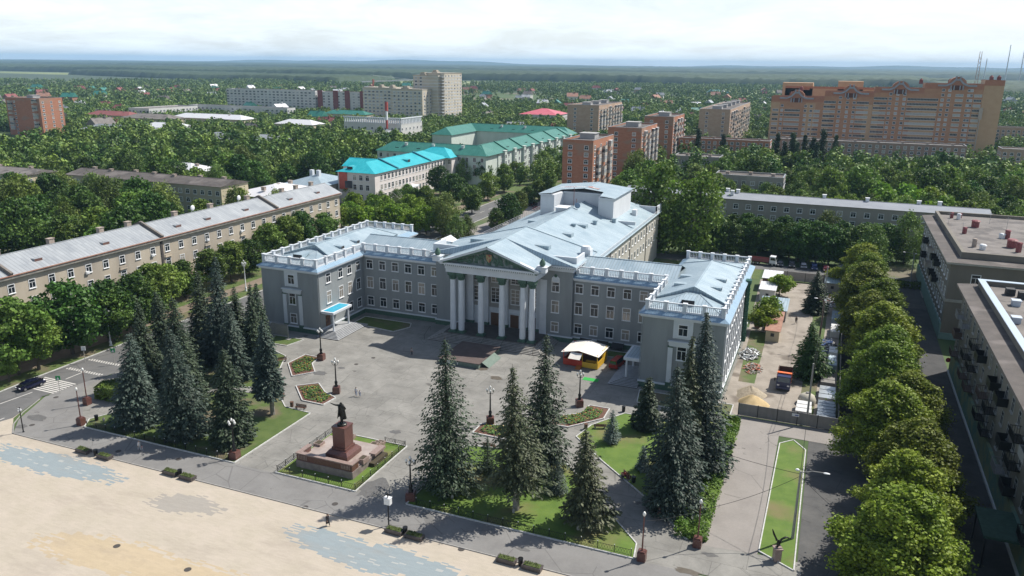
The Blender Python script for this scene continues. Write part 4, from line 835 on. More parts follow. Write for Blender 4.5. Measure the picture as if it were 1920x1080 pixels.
# 2. dark roofed block
def slab(name, label, x0, y0, x1, y1, h, wallm, roofm, roof='gable', rise=2.0, floors=4, faces='-y+x', step=3.3, ww=1.5, wh=1.5, style='tee', z0=1.9, endm=None, cat='building', group=None, ends=True, gm=None, cap=100, vents=0, balc=None, dz=None):
    r = thing(name, label, cat, ((x0+x1)/2, (y0+y1)/2, 0), 0, group)
    if roof == 'gable':
        al = 'x' if (x1-x0) > (y1-y0) else 'y'
        b = MB(); b.box(x0, y0, 0, x1, y1, h); gable_ends(b, x0, y0, x1, y1, h, h+rise, al); wp(r, b, 'wall', wallm)
        b = MB(); gable(b, x0, y0, x1, y1, h+0.02, h+rise, al, 0.6); wp(r, b, 'roof', roofm); zr = h+rise*0.55
    elif roof == 'hip':
        al = 'x' if (x1-x0) > (y1-y0) else 'y'
        b = MB(); b.box(x0, y0, 0, x1, y1, h); wp(r, b, 'wall', wallm)
        b = MB(); gable(b, x0, y0, x1, y1, h+0.02, h+rise, al, 0.6, min(x1-x0, y1-y0)*0.5); wp(r, b, 'roof', roofm); zr = h+rise*0.55
    else: flat(r, x0, y0, x1, y1, h, wallm, roofm); zr = h
    dz = dz or (h-z0-0.9)/(floors-0.5)
    zs = [z0+dz*i for i in range(floors)]
    for fc in ('-y', '+x', '-x'):
        if fc not in faces: continue
        if fc == '-y': n = max(1, int((x1-x0-2)/step)+1); ps = [(x, y0, z, fc) for x in rng_(x0+1.6, x1-1.6, n) for z in zs]
        elif fc == '+x': n = max(1, int((y1-y0-2)/step)+1); ps = [(x1, y, z, fc) for y in rng_(y0+1.6, y1-1.6, n) for z in zs]
        else: n = max(1, int((y1-y0-2)/step)+1); ps = [(x0, y, z, fc) for y in rng_(y0+1.6, y1-1.6, n) for z in zs]
        windows(r, ps, ww, wh, style, gm=gm, cap=cap)
    if vents:
        rg = random.Random(int(x0*7)); L_ = (x1-x0) > (y1-y0)
        pts = [((x0+(x1-x0)*(i+.5)/vents) if L_ else (x0+x1)/2+rg.uniform(-1, 1), (y0+y1)/2+rg.uniform(-1.5, 1.5) if L_ else y0+(y1-y0)*(i+.5)/vents, zr) for i in range(vents)]
        roof_boxes(r, pts, s=(1.4, 1.1, 1.2))
    return r
b2 = slab('apartment_block', 'beige four storey block with nearly black roof amid the trees at left', -271, 216, -197, 230, 13.4, tan_wall, bitumen, rise=1.7, faces='-y+x', vents=7, endm=cream_wall)
q = MB(); q.box(-197.0, 216.0, 0, -196.9, 230, 13.35); wp(b2, q, 'end_wall', cream_wall)
slab('apartment_block', 'cream block with grey windows cut by the left edge of the photo', -330, 208, -283, 222, 13.2, cream_wall, bitumen_pale, rise=1.5, faces='-y+x', vents=3)
slab('school_annex', 'brown walled low building with bright white metal roof', -205, 228, -181, 255, 8.6, brown_wall, tin_white, 'hip', 3.0, 2, '-y+x', vents=3)
slab('low_building', 'white hipped roof showing among trees behind the black roofed block', -276, 262, -254, 280, 9, cream_wall, tin_white, 'hip', 3.2, 2, '-y+x', vents=2)
# 4. school with the turquoise roof
SC = thing('school', 'white and pink school building with a vivid turquoise roof', 'building', (-177, 305, 0))
pinkw = mat('pale_pink_render', (0.68, 0.61, 0.58), (0.74, 0.69, 0.67), scale=0.3)
b = MB(); b.box(-186, 271, 0, -168.5, 335, 13); b.box(-186, 335, 0, -166, 349, 13); b.box(-194, 287, 0, -186, 299, 12.8); wp(SC, b, 'wall', pinkw)
b = MB(); gable(b, -186, 271, -168.5, 335, 13.05, 16.5, 'y', 0.7, 8.0); gable(b, -186, 333, -166, 349, 13.07, 17.0, 'x', 0.7, 7.5); gable(b, -194, 287, -180, 299, 13.0, 16.0, 'x', 0.5, 0.0); wp(SC, b, 'roof', tin_cyan)
b = MB()
for y in (288.5, 318.0): b.bar((-167.9, y, 13.3), (-177.2, y, 16.9), 0.8, 0.6)
wp(SC, b, 'fire_wall', mat('teal_trim', (0.02, 0.16, 0.22), (0.03, 0.2, 0.26), scale=1))
b = MB(); dk = MB(); dormer(b, dk, -170.8, 303, 14.0, 1, 0, 4, 2.2, 1.3); dormer(b, dk, -181.0, 272.5, 13.5, 0, -1, 4.5, 2.6, 1.6); wp(SC, b, 'dormer', tin_cyan); wp(SC, dk, 'dormer_opening', dark_open)
b = MB(); b.box(-185.2, 270.7, 6.0, -181.5, 271.0, 12.9); wp(SC, b, 'red_panel', mat('red_panel', (0.50, 0.10, 0.07), (0.55, 0.13, 0.09), scale=1))
b = MB(); b.box(-182.4, 270.6, 6.6, -179.2, 271.0, 9.5); wp(SC, b, 'glass_bay', glass_far)
windows(SC, [(-168.5, y, z, '+x') for y in rng_(276, 332, 20) for z in (11.0, 7.1, 3.2)]+[(x, 271, z, '-y') for x in (-178, -175, -172) for z in (11, 7.1, 3.2)]+[(x, 335, 11, '-y') for x in (-167.2,)], 1.5, 2.1, 'tee')
b = MB(); b.box(-168.5, 296, 4.3, -165, 303, 4.7); b.bar((-165.2, 296.3, 0), (-165.2, 296.3, 4.3), .3); b.bar((-165.2, 302.7, 0), (-165.2, 302.7, 4.3), .3); wp(SC, b, 'porch_canopy', white)
r = slab('low_building', 'low building with pale blue hipped roof beside the turquoise school', -206, 262, -187, 284, 8, grey_brick, roof_blue, 'hip', 3.2, 2, '-y+x')
q = MB(); q.box(-199, 270, 9, -197.6, 271.5, 13.0); q.box(-195.8, 270, 9, -194.4, 271.5, 13.0); wp(r, q, 'chimney', white)
slab('kiosk_building', 'small pink building with blue doors under the park trees', -263, 353, -252, 362, 3.8, pinkw, bitumen_pale, 'flat', 0, 1, '-y', step=3)
# 5. green roofed quarter: three joined wings round a court, one building
GQ = thing('apartment_block', 'mint green quarter with dark green tin roofs around a courtyard', 'building', (-180, 410, 0))
b = MB(); b.box(-210, 341, 0, -151, 355, 13.8); b.box(-165, 355, 0, -150.6, 472, 13.8); b.box(-228, 434, 0, -215, 484, 13.8); b.box(-215, 470, 0, -165, 484, 13.8); wp(GQ, b, 'wall', mint_wall)
b = MB(); gable(b, -210, 341, -151, 355, 13.85, 18, 'x', 0.8, 6); gable(b, -165, 342, -150.6, 472, 13.88, 18.2, 'y', 0.8, 6.5); gable(b, -228, 434, -215, 484, 13.85, 18, 'y', 0.8, 6.5); gable(b, -227, 470, -152, 484, 13.9, 18.1, 'x', 0.8, 6.5); wp(GQ, b, 'roof', tin_green)
b = MB(); dk = MB()
for x in (-200, -188, -172): dormer(b, dk, x, 343.2, 14.6, 0, -1, 3.5, 2, 1.1)
for y in (372, 398, 424, 452): dormer(b, dk, -152.4, y, 14.6, 1, 0, 3.5, 2, 1.1)
for x in (-205, -190, -177): dormer(b, dk, x, 472.2, 14.6, 0, -1, 3.5, 2, 1.1)
wp(GQ, b, 'dormer', tin_green); wp(GQ, dk, 'dormer_opening', dark_open)
b = MB()
for y in (366, 386, 412, 438, 462): b.bar((-150.0, y, 14.3), (-157.8, y, 18.5), 0.5, 0.6)
wp(GQ, b, 'fire_wall', tin_green)
roof_boxes(GQ, [(x, 345.5, 15.4) for x in (-196, -181, -165)]+[(x, 474.5, 15.4) for x in (-199, -183)], mat('chimney_white', (0.6, 0.6, 0.58), (0.5, 0.5, 0.48), scale=2), (1.2, 1.2, 2.3), 'chimney')
b = MB()
for y in rng_(362, 466, 9): b.box(-150.7, y-1.3, 2.5, -149.4, y+1.3, 14.4); b.box(-150.7, y-1.5, 14.4, -149.2, y+1.5, 14.7)
wp(GQ, b, 'bay', mint_wall)
windows(GQ, [(-149.4, y, z, '+x') for y in rng_(362, 466, 9) for z in (11.8, 8.6, 5.2)]+[(-150.6, y, z, '+x') for y in rng_(359, 469, 24) for z in (11.8, 8.6, 5.2, 1.9) if min(abs(y-w_) for w_ in rng_(362, 466, 9)) > 2.2]+[(x, 341, z, '-y') for x in rng_(-208, -153, 15) for z in (11.8, 8.6, 5.2)], 1.4, 1.9, 'two')
# 6. nine storey brick towers
def tower9(label, x0, y0, x1, y1, h, wallm, fl=9, seed=1, front=3, group=None, balc=True, step=4.0, side='+x'):
    r = thing('brick_tower_block', label, 'building', ((x0+x1)/2, (y0+y1)/2, 0), 0, group); flat(r, x0, y0, x1, y1, h, wallm, bitumen, 0.7)
    zs = [1.7+(h-1.2)/fl*i for i in range(fl)]
    windows(r, [(x, y0, z, '-y') for x in rng_(x0+(x1-x0)*0.25, x1-(x1-x0)*0.22, front) for z in zs], 1.6, 1.5, 'tee', cap=30)
    n = int((y1-y0)/step); yy = rng_(y0+2.5, y1-2.5, n); xs = x1 if side == '+x' else x0
    windows(r, [(xs, y, z, side) for k, y in enumerate(yy) for z in zs if not (balc and k % 2)], 1.5, 1.5, 'tee', cap=100)
    if balc: balconies(r, [(xs, y, z-1.2, ) for k, y in enumerate(yy) if k % 2 for z in zs[1:]], side, min(3.4, step*0.85), 1.2, seed=seed, m=mat('balcony_panel', (0.5, 0.49, 0.47), (0.42, 0.36, 0.30), scale=0.4))
    b = MB(); cx, cy = (x0+x1)/2, (y0+y1)/2; k = max(1, int((y1-y0)/22)); 
    for i in range(k):
        yc = y0+(y1-y0)*(i+.5)/k; b.box(cx-3.2, yc-3, h, cx+3.2, yc+3, h+2.2); b.box(cx-3.5, yc-3.3, h+2.2, cx+3.5, yc+3.3, h+2.4)
    wp(r, b, 'lift_room', mat('liftroom_grey', (0.42, 0.42, 0.42), (0.34, 0.33, 0.32), scale=0.5)); return r
r = tower9('nearest orange brick tower, nine storeys, right behind the stage tower of the palace', -100.9, 304, -88.2, 335, 26.3, brick_red, seed=1, front=2)
r = tower9('second orange brick tower, just behind and right of the nearest one', -102, 376, -85.5, 411, 26.3, brick_red, seed=2, front=2)
r = tower9('third orange brick tower, half hidden at the right of the second', -104.5, 465, -87.5, 500, 26.5, brick_red, seed=3, front=2)
r = tower9('brick block with white rooftop boxes, left of the row of orange towers', -185, 566, -161, 632, 26.6, brick_tan, seed=4, front=2)
r = tower9('tan brick slab with stained roof standing alone before the orange complex', -88.5, 563, -67.7, 690, 26.6, brick_tan, seed=5, front=2, step=6)
# 7. large stepped orange complex
OC = thing('apartment_complex', 'huge orange brick complex stepping up to the right with curved grey gables', 'building', (25, 566, 0))
oc1 = mat('complex_brick', (0.43, 0.22, 0.125), (0.49, 0.27, 0.155), scale=0.3, streak=(1, 1, 1.5)); oc2 = mat('complex_yellow_brick', (0.50, 0.32, 0.19), (0.54, 0.36, 0.22), scale=0.3); oc3 = mat('complex_dark_brick', (0.40, 0.17, 0.10), (0.44, 0.20, 0.12), scale=0.5)
secs = [(-41.6, -9, 36.5), (-9, 20, 40.3), (20, 48, 43.2), (48, 80, 46.2), (80, 90.5, 48.6)]
for i, (a, c_, h) in enumerate(secs):
    b = MB(); b.box(a+0.01*i, 560+0.01*i, 0, c_, 576, h); wp(OC, b, 'wall', oc1 if i < 4 else oc2)
    q = MB(); q.box(a+.3, 560.3, h, c_-.3, 575.7, h+.06); wp(OC, q, 'roof', bitumen_pale)
    q = MB(); q.box(a, 559.85, h-2.6, c_, 560, h+0.6); q.box(a, 575.7, h, c_, 576, h+.6); wp(OC, q, 'parapet', oc3)
for i, (a, c_, h) in enumerate(secs[:4]):
    xc_ = (-26, 6.5, 34.5, 65.5)[i]; w_ = 5.0
    q = MB(); pts = [(-1.0*w_, 0), (-0.9*w_, 2.0), (-0.6*w_, 3.4), (-0.2*w_, 4.3), (0.2*w_, 4.3), (0.6*w_, 3.4), (0.9*w_, 2.0), (w_, 0)]
    vs = [(xc_+x, 559.7, h+0.3+z) for x, z in pts]+[(xc_+x, 563, h+0.3+z) for x, z in pts]; n = 8
    q.faces(vs, [tuple(range(n)), tuple(range(2*n-1, n-1, -1))]+[(j, n+j, n+j+1, j+1) for j in range(n-1)]); wp(OC, q, 'curved_gable', oc3)
    q = MB(); tr = [(-10.5, 0.0), (-6.0, 0.0), (-3.2, 1.3), (-1.2, 3.5), (1.2, 3.5), (3.2, 1.3), (6.0, 0.0), (10.5, 0.0)]
    for j in range(7): q.bar((xc_+tr[j][0], 559.4, h-0.6+tr[j][1]), (xc_+tr[j+1][0], 559.4, h-0.6+tr[j+1][1]), 0.7, 1.0)
    q.bar((xc_-1.1, 559.4, h+2.5), (xc_-1.1, 559.4, h+5), .8); q.bar((xc_+1.1, 559.4, h+2.5), (xc_+1.1, 559.4, h+5), .8)
    for j in (-3.3, -1.6, 1.6, 3.3): q.bar((xc_+j, 559.5, h-3.2), (xc_+j, 559.5, h-0.5), 0.6)
    wp(OC, q, 'grey_arch', mat('arch_grey', (0.30, 0.32, 0.36), (0.36, 0.38, 0.41), scale=0.5))
    q = MB(); q.box(xc_-2.6, 559.75, h-3.2, xc_+2.6, 559.84, h-0.4); wp(OC, q, 'loggia', mat('loggia_dark', (0.12, 0.05, 0.035), rough=0.9))
# vertical yellow stripes and glazed balcony bands
q = MB()
for a, c_ in ((-41.6, -36), (-20, -14), (-9, -5), (15, 19.9), (20.1, 24), (42, 47.9), (48.1, 56), (76, 79.9)): q.box(a, 559.88, 0, c_, 559.99, 33)
wp(OC, q, 'yellow_band', oc2)
for (xa, w_, zt) in ((-38.5, 3.6, 33), (-28, 9.5, 33), (-13, 3.6, 33), (-5.5, 7, 37), (14, 7, 37), (24, 7.5, 40), (47.8, 17, 40), (67.5, 4, 44), (77.5, 4, 43)):
    windows(OC, [(xa, 559.8, 1.6+2.95*k, '-y') for k in range(int((zt-1)/2.95))], w_, 1.35, 'row', gm=glass_far, name='glazed_loggia', fm=mat('loggia_frame', (0.66, 0.6, 0.54)))
wxs = [-34.5, -20, -16.5, 0.5, 5, 9, 29.5, 33.5, 37.5, 58.5, 62, 72.5, 76.8-3]
windows(OC, [(x, 559.9, 1.6+2.95*k, '-y') for x in wxs for k in range(15) if 1.6+2.95*k < (34 if x < -9 else 38 if x < 20 else 41 if x < 48 else 44)], 1.5, 1.4, 'two', gm=glass_far, cap=90)
q = MB(); q.box(-36, 600, 0, 30, 614, 42); q.box(-38, 600, 0, -18, 613.9, 45.0); q.box(-2, 600, 0, 14, 613.8, 46.5); wp(OC, q, 'rear_wing', oc2)
q = MB(); q.box(-36, 599.9, 41.3, 30, 600, 42.7); q.box(-26, 599.8, 40.3, -20, 599.9, 41.2); wp(OC, q, 'parapet', oc3)
for x, z in ((-30, 36.5), (-24, 40.3+.0), (46, 46.2), (62, 46.2), (84, 48.6), (88, 48.6)): q = MB(); q.box(x-1, 566, z, x+1, 568, z+2.4); q.lathe([(1.1, z+2.4), (0.2, z+3.4)], 8, x, 567); wp(OC, q, 'vent_stack', maroon)
q = MB(); q.bar((80.0, 558, 0), (80.0, 558, 26), 0.9, 0.5); q.box(79, 557.7, 26, 81, 558.3, 33); wp(OC, q, 'service_riser', mat('riser', (0.45, 0.38, 0.32)))
am = thing('lattice_mast', 'thin red and white lattice mast rising behind the orange complex', 'mast', (86, 640, 0))
for s_ in ((-1, -1), (1, -1), (1, 1), (-1, 1)):
    q = MB(); q.bar((s_[0]*1.6, s_[1]*1.6, 0), (s_[0]*.6, s_[1]*.6, 67), 0.16); q.build('leg', mat('mast_grey', (0.45, 0.40, 0.40)), am)
q = MB()
for k in range(22): z = 2+k*2.8; f = 1.6-z/70; g_ = 1.6-(z+2.8)/70; q.bar((-f, -f, z), (g_, -g_, z+2.8), .14); q.bar((f, -f, z), (-g_, -g_, z+2.8), .14)
q.build('lattice', mat('mast_grey', (0.45, 0.40, 0.40)), am)
# 8. low slabs in the right middle
slab('apartment_block', 'long low dull brick slab stretching in front of the orange complex', -33, 500, 68, 513, 14.0, brick_dull, bitumen_pale, 'flat', 0, 5, '-y', step=3.6, cap=100, dz=2.7, z0=1.6, vents=8)
slab('apartment_block', 'orange brick five storey slab left of the poplars', -86, 478, -34, 491, 14.0, brick_red, bitumen, 'flat', 0, 5, '-y+x', dz=2.7, z0=1.6, vents=4)
r = slab('apartment_block', 'long grey brick four storey block with blue-grey roof behind the dark trees', -66, 270, 46, 283, 13.2, grey_brick, mat('slate_roof', (0.23, 0.25, 0.28), (0.27, 0.29, 0.32), scale=0.3), 'gable', 1.2, 4, '-y-x', step=4.0)
roof_boxes(r, [(x, 276.5+dy, 13.9) for x, dy in ((-32, 1), (-28.5, 0), (-30, -3), (-1, 1), (27, 1), (33, 2), (12, 0))], frame_white, (1.1, 1.1, 1.5))
slab('apartment_block', 'small grey block with dark roof and ribbon of balconies left of the poplars', -72, 389, -50, 402, 13.0, grey_brick, bitumen_pale, 'flat', 0, 4, '-y+x', vents=2)
slab('apartment_block', 'dark roofed grey block below the poplar row', -44, 331, -17, 344, 12.6, grey_brick, bitumen, 'flat', 0, 4, '-y+x', vents=3)
slab('apartment_block', 'brick block cut by the right edge below the orange complex', 84, 495, 120, 508, 14.0, brick_tan, bitumen_pale, 'flat', 0, 5, '-y-x')
slab('apartment_block', 'far tan block at the right edge beyond the orange complex', 98, 672, 190, 684, 14.5, brick_tan, bitumen, 'flat', 0, 5, '-y-x')
# 9. beige tower cluster
TW = thing('apartment_tower', 'tall beige panel tower with lit cream side rising above the centre left', 'building', (-350, 690, 0))
twd = mat('tower_panel', (0.37, 0.33, 0.27), (0.41, 0.37, 0.31), scale=0.2)
def tz(x0, y0, x1, y1, h, m=sand_panel): b = MB(); b.box(x0, y0, 0, x1, y1, h); wp(TW, b, 'wall', m); q = MB(); q.box(x0-.3, y0-.3, h, x1+.3, y1+.3, h+.5); wp(TW, q, 'roof', twd)
tz(-371, 670, -345, 690, 44.2); tz(-366, 675, -341, 712, 46.2); tz(-420, 660, -384, 682, 32.5); tz(-384, 652, -352, 690, 32.0)
q = MB()
for z in rng_(2.5, 43, 15): q.box(-371.05, 669.9, z, -344.9, 670.0, z+.35); q.box(-345, 670, z, -340.85, 712, z+.35)
for z in rng_(2.5, 30, 10): q.box(-384.05, 651.9, z, -351.9, 652.0, z+.35); q.box(-420, 659.9, z, -384.1, 660, z+.35)
wp(TW, q, 'pale_band', white)
windows(TW, [(x, 652, z, '-y') for x in rng_(-381, -355, 7) for z in rng_(2, 29, 10)], 2.0, 1.6, 'two', gm=glass_far); windows(TW, [(x, 660, z, '-y') for x in rng_(-417, -387, 8) for z in rng_(2, 29, 10)], 2.4, 1.6, 'three', gm=glass_far)
windows(TW, [(x, 670, z, '-y') for x in (-368, -363) for z in rng_(33, 42, 4)]+[(-341, y, z, '+x') for y in rng_(678, 709, 6) for z in rng_(3, 44, 15)]+[(-352, y, z, '+x') for y in rng_(656, 668, 3) for z in rng_(3, 29, 10)], 2.2, 1.5, 'two', gm=glass_far)
for x, y, z, w_ in ((-362, 674, 44.2, 3), (-402, 664, 32.5, 2.2), (-390, 664, 32.5, 2.2), (-371, 656, 32, 4), (-358, 690, 46.2, 3)):
    q = MB(); q.box(x-w_, y-2, z, x+w_, y+4, z+1.6); q.box(x-w_*.6, y-1.5, z+1.6, x+w_*.6, y+3, z+3); wp(TW, q, 'roof_gable', twd)
cr = thing('tower_crane', 'red and white construction crane behind the beige towers', 'crane', (-470, 760, 0))
q = MB(); q.bar((0, 0, 0), (0, 0, 38), 1.4); q.build('mast', mat('crane_red', (0.35, 0.12, 0.1)), cr)
q = MB(); q.bar((-14, 0, 35), (46, 10, 38), 1.0, 1.2); q.bar((0, 0, 42), (40, 9, 38.5), .25); q.build('jib', frame_white, cr)
# 10. panels
slab('panel_block', 'grey and white nine storey panel block at left of the horizon towns', -618, 700, -503, 714, 26, pale_wall, bitumen_pale, 'flat', 0, 9, '-y+x', step=5, ww=2.8, wh=1.6, style='three', gm=glass_far, dz=2.8, vents=6)
r = slab('panel_block', 'white panel block with maroon stripes left of the beige tower', -500, 700, -437, 714, 25.5, pale_wall, maroon, 'flat', 0, 9, '-y+x', step=6, ww=2.4, wh=1.5, style='two', gm=glass_far, dz=2.8)
q = MB()
for x in (-497, -478, -464, -446): q.box(x-3, 699.6, 0, x+3, 699.9, 27.5)
wp(r, q, 'maroon_panel', maroon)
r = tower9('square orange brick tower alone at the far left', -582, 421, -546, 440, 27, brick_red, seed=9, front=2, balc=False, step=5.5); balconies(r, [(x, 421, 1.2+2.9*k) for x in (-577, -551) for k in range(1, 9)], '-y', 4.2, 1.2, seed=3, m=MATS['balcony_panel'])
slab('panel_block', 'low white panel block left of the nine storey panels', -590, 541, -566, 600, 13.6, pale_wall, bitumen_pale, 'flat', 0, 5, '-y+x', step=4, ww=2.2, gm=glass_far)
slab('panel_block', 'long low white five storey block below the far village', -586, 610, -470, 622, 13.6, pale_wall, bitumen_pale, 'flat', 0, 5, '-y+x', step=5, ww=2.4, gm=glass_far)
slab('public_building', 'white walled building with a raspberry red hipped roof', -282, 716, -244, 750, 9.5, pale_wall, tin_red, 'hip', 5, 2, '-y+x', step=4)
th = slab('theatre', 'white theatre with a colonnaded attic beside the red and white mast', -322, 480, -276, 510, 15.0, pale_wall, bitumen_pale, 'flat', 0, 3, '-y+x', step=5)
q = MB()
for x in rng_(-321, -277, 26): q.box(x-.45, 479.6, 15, x+.45, 480.1, 18.5)
for y in rng_(481, 508, 14): q.box(-276.3, y-.45, 15, -275.8, y+.45, 18.5)
q.box(-322.4, 479.4, 18.5, -275.6, 480.4, 19.2); q.box(-276.5, 480.4, 18.5, -275.6, 510, 19.2); wp(th, q, 'colonnade', white)
slab('low_building', 'pale tin roofed hall in front of the white theatre', -292, 430, -262, 466, 9, pale_wall, tin_grey, 'gable', 3, 1, '-y', step=5)
ms = thing('lattice_mast', 'red and white painted mast standing by the white theatre', 'mast', G(727, 275)+(0,))
for k in range(5): q = MB(); q.bar((0, 0, k*6), (0, 0, k*6+6), 1.1 if k < 4 else 1.6); q.build('mast_section', (frame_white if k % 2 else mat('mast_red2', (0.35, 0.07, 0.06))), ms)
wr = [((445, 262), 60, 16, 'pale blue tin roof of a long building deep in the left park', tin_grey), ((385, 222), 74, 18, 'broad white roofed works hall beyond the left park', tin_white), ((215, 245), 62, 16, 'grey roofed school showing above the left park trees', tin_grey), ((550, 233), 34, 16, 'small white roofed hall near the centre left', tin_white), ((300, 240), 40, 16, 'second pale roof strip above the left park trees', tin_white), ((270, 222), 50, 20, 'rust brown flat hall beyond the park', bitumen_pale), ((200, 216), 50, 16, 'long dark red shed roof beyond the park', maroon), ((645, 214), 44, 14, 'green roofed long building in the far trees', tin_green)]
for (px, py), L_, w_, lab, rm in wr:
    gx, gy = G(px, py, 10); slab('low_building', lab, gx-L_/2, gy, gx+L_/2, gy+w_, 10, cream_wall, rm, 'hip', 3.2, 3, '-y+x', step=5, cap=40, vents=2)
# 11. right-hand blocks
R1 = thing('apartment_block', 'grey tan four storey block with flat brown roof and red vents at right', 'building', (36, 215, 0))
b = MB(); b.box(25.6, 183, 0, 60, 240.5, 16.6)
for a in ((27.6, 186.2, 60, 186.9), (27.6, 239.2, 60, 239.9), (27.6, 186.9, 28.3, 239.2)): b.box(a[0], a[1], 16.6, a[2], a[3], 18.6)
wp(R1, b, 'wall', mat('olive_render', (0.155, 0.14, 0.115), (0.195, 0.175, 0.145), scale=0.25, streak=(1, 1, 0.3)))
b = MB(); b.box(28.3, 186.9, 17.7, 60, 239.2, 17.8); wp(R1, b, 'roof', bitumen_pale)
b = MB(); b.box(24.7, 182.2, 16.6, 60, 183.4, 17.0); b.box(24.7, 183.4, 16.6, 26, 240.6, 17.0); wp(R1, b, 'cornice', mat('pale_cornice', (0.32, 0.31, 0.27), (0.38, 0.37, 0.33), scale=1)); 
b = MB(); b.quad((24.6, 182.1, 17.02), (60, 182.1, 17.02), (60, 186.2, 17.3), (27.6, 186.2, 17.3)); b.quad((24.6, 240.6, 17.02), (24.6, 182.1, 17.02), (27.6, 186.2, 17.3), (27.6, 240.6, 17.3)); wp(R1, b, 'skirt_roof', bitumen)
windows(R1, [(x, 183, z, '-y') for x in (30.5, 43.5, 49) for z in (13.6, 9.9, 6.2, 2.6)]+[(25.6, y, z, '-x') for y in rng_(186, 237, 14) for z in (13.6, 9.9, 6.2, 2.6)], 1.6, 1.9, 'tee')
b = MB(); b.box(25.4, 182.8, 9.0-0.7, 60, 183.0, 8.9); b.box(25.35, 183, 8.3, 25.6, 240, 8.9); wp(R1, b, 'string_course', mat('pale_cornice', (0.32, 0.31, 0.27)))
b = MB(); b.box(25.3, 182.7, 0, 60, 182.98, 1.4); b.box(25.3, 183, 0, 25.58, 240, 3.4); wp(R1, b, 'plinth', mat('teal_plinth', (0.16, 0.27, 0.25), (0.20, 0.32, 0.30), scale=1))
for y in (200, 206, 215, 226):
    for z in (12.3, 8.6): q = MB(); q.box(24.2, y-1.6, z, 25.6, y+1.6, z+.12); q.box(24.2, y-1.6, z+.12, 24.28, y+1.6, z+1.1); q.box(24.28, y-1.6, z+.12, 25.6, y-1.52, z+1.1); q.box(24.28, y+1.52, z+.12, 25.6, y+1.6, z+1.1); wp(R1, q, 'balcony', mat('balcony_panel', (0.5, 0.49, 0.47)) if (y+z) % 2 > 1 else dark_iron)
vent_red = mat('vent_red', (0.20, 0.045, 0.05), (0.26, 0.07, 0.07), scale=3, rough=0.5)
for i, (px, py, w_, h_, mm) in enumerate(((1784, 409, .5, 1.3, vent_red), (1797, 411, .6, 1.2, frame_white), (1828, 426, 1.1, 1.5, vent_red), (1808, 438, .6, 1.3, vent_red), (1826, 463, .6, 1.6, brickwork), (1842, 468, .8, .9, frame_white), (1878, 447, .8, .9, frame_white), (1888, 447, .7, 1.7, vent_red), (1896, 464, 1.2, 1.6, vent_red), (1909, 473, .7, 1.9, vent_red), (1800, 409, .45, 1.0, vent_red))):
    gx, gy = G(px, py, 17.8); q = MB(); q.lathe([(w_*.8, 17.8), (w_*.8, 17.8+h_), (w_*1.0, 17.82+h_), (w_*.7, 18.1+h_)], 10 if i % 3 else 4, gx, gy); wp(R1, q, 'vent_stack', mm)
q = MB(); q.bar((52, 187, 18.4), (45.5, 215, 18.4), 0.5, 1.2); wp(R1, q, 'roof_divider', tan_wall)
for px, py in ((1778, 420), (1803, 440), (1855, 420), (1887, 430)):
    gx, gy = G(px, py, 17.8); q = MB(); q.bar((gx, gy, 17.8), (gx, gy, 20.8), .07); q.bar((gx-.6, gy, 20.5), (gx+.6, gy, 20.5), .05); wp(R1, q, 'aerial', rim_grey)
R2 = thing('apartment_block', 'nearest right block with many dark iron balconies and a pale metal capped parapet', 'building', (36, 110, 0))
b = MB(); b.box(25.6, 40, 0, 60, 163, 16.6)
for a in ((27.6, 161.7, 60, 162.4), (27.6, 40, 28.3, 161.7)): b.box(a[0], a[1], 16.6, a[2], a[3], 18.5)
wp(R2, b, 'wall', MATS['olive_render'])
b = MB(); b.box(27.4, 161.5, 18.5, 60, 162.6, 18.62); b.box(27.4, 40, 18.5, 28.5, 161.5, 18.62); wp(R2, b, 'parapet_cap', mat('pale_metal_cap', (0.50, 0.58, 0.66), rough=0.4, metal=0.4))
b = MB(); b.box(28.3, 40, 17.6, 60, 161.7, 17.7); wp(R2, b, 'roof', bitumen_pale)
b = MB(); b.quad((24.4, 163.9, 17.02), (24.4, 40, 17.02), (27.6, 40, 17.3), (27.6, 163.9, 17.3)); wp(R2, b, 'skirt_roof', bitumen)
b = MB(); b.box(24.4, 40, 16.55, 25.8, 163.9, 17.0); wp(R2, b, 'cornice', mat('brown_cornice', (0.17, 0.14, 0.12), (0.21, 0.18, 0.155), scale=1))
yb = rng_(76, 158, 15)
def iron_balcony(y, z, m_, solid):
    q = MB(); q.box(24.25, y-1.5, z-.12, 25.6, y+1.5, z)
    if solid: q.box(24.25, y-1.5, z, 24.33, y+1.5, z+1.1); q.box(24.33, y-1.5, z, 25.6, y-1.42, z+1.1); q.box(24.33, y+1.42, z, 25.6, y+1.5, z+1.1)
    else:
        for k in range(13): q.bar((24.28, y-1.5+k*.25, z), (24.28, y-1.5+k*.25, z+1.05), .045)
        for k in range(5):
            for s_ in (-1.48, 1.48): q.bar((24.3+k*.28, y+s_, z), (24.3+k*.28, y+s_, z+1.05), .045)
        q.bar((24.28, y-1.5, z+1.05), (24.28, y+1.5, z+1.05), .07); q.bar((24.28, y-1.5, z+1.05), (25.6, y-1.5, z+1.05), .07); q.bar((24.28, y+1.5, z+1.05), (25.6, y+1.5, z+1.05), .07)
    wp(R2, q, 'balcony', m_)
rg = random.Random(5); bal_cols = [dark_iron, dark_iron, mat('balcony_brown', (0.10, 0.06, 0.045), rough=.7), dark_iron, mat('balcony_grey', (0.25, 0.25, 0.25))]
for i, y in enumerate(yb):
    for z in (12.2, 8.5, 5.0):
        if (i+int(z)) % 3 != 0: iron_balcony(y, z, bal_cols[rg.randrange(5)], rg.random() < 0.25)
iron_balcony(91.0, 9.0, mat('balcony_blue', (0.36, 0.45, 0.55)), True); iron_balcony(88.0, 5.3, MATS['balcony_brown'], True)
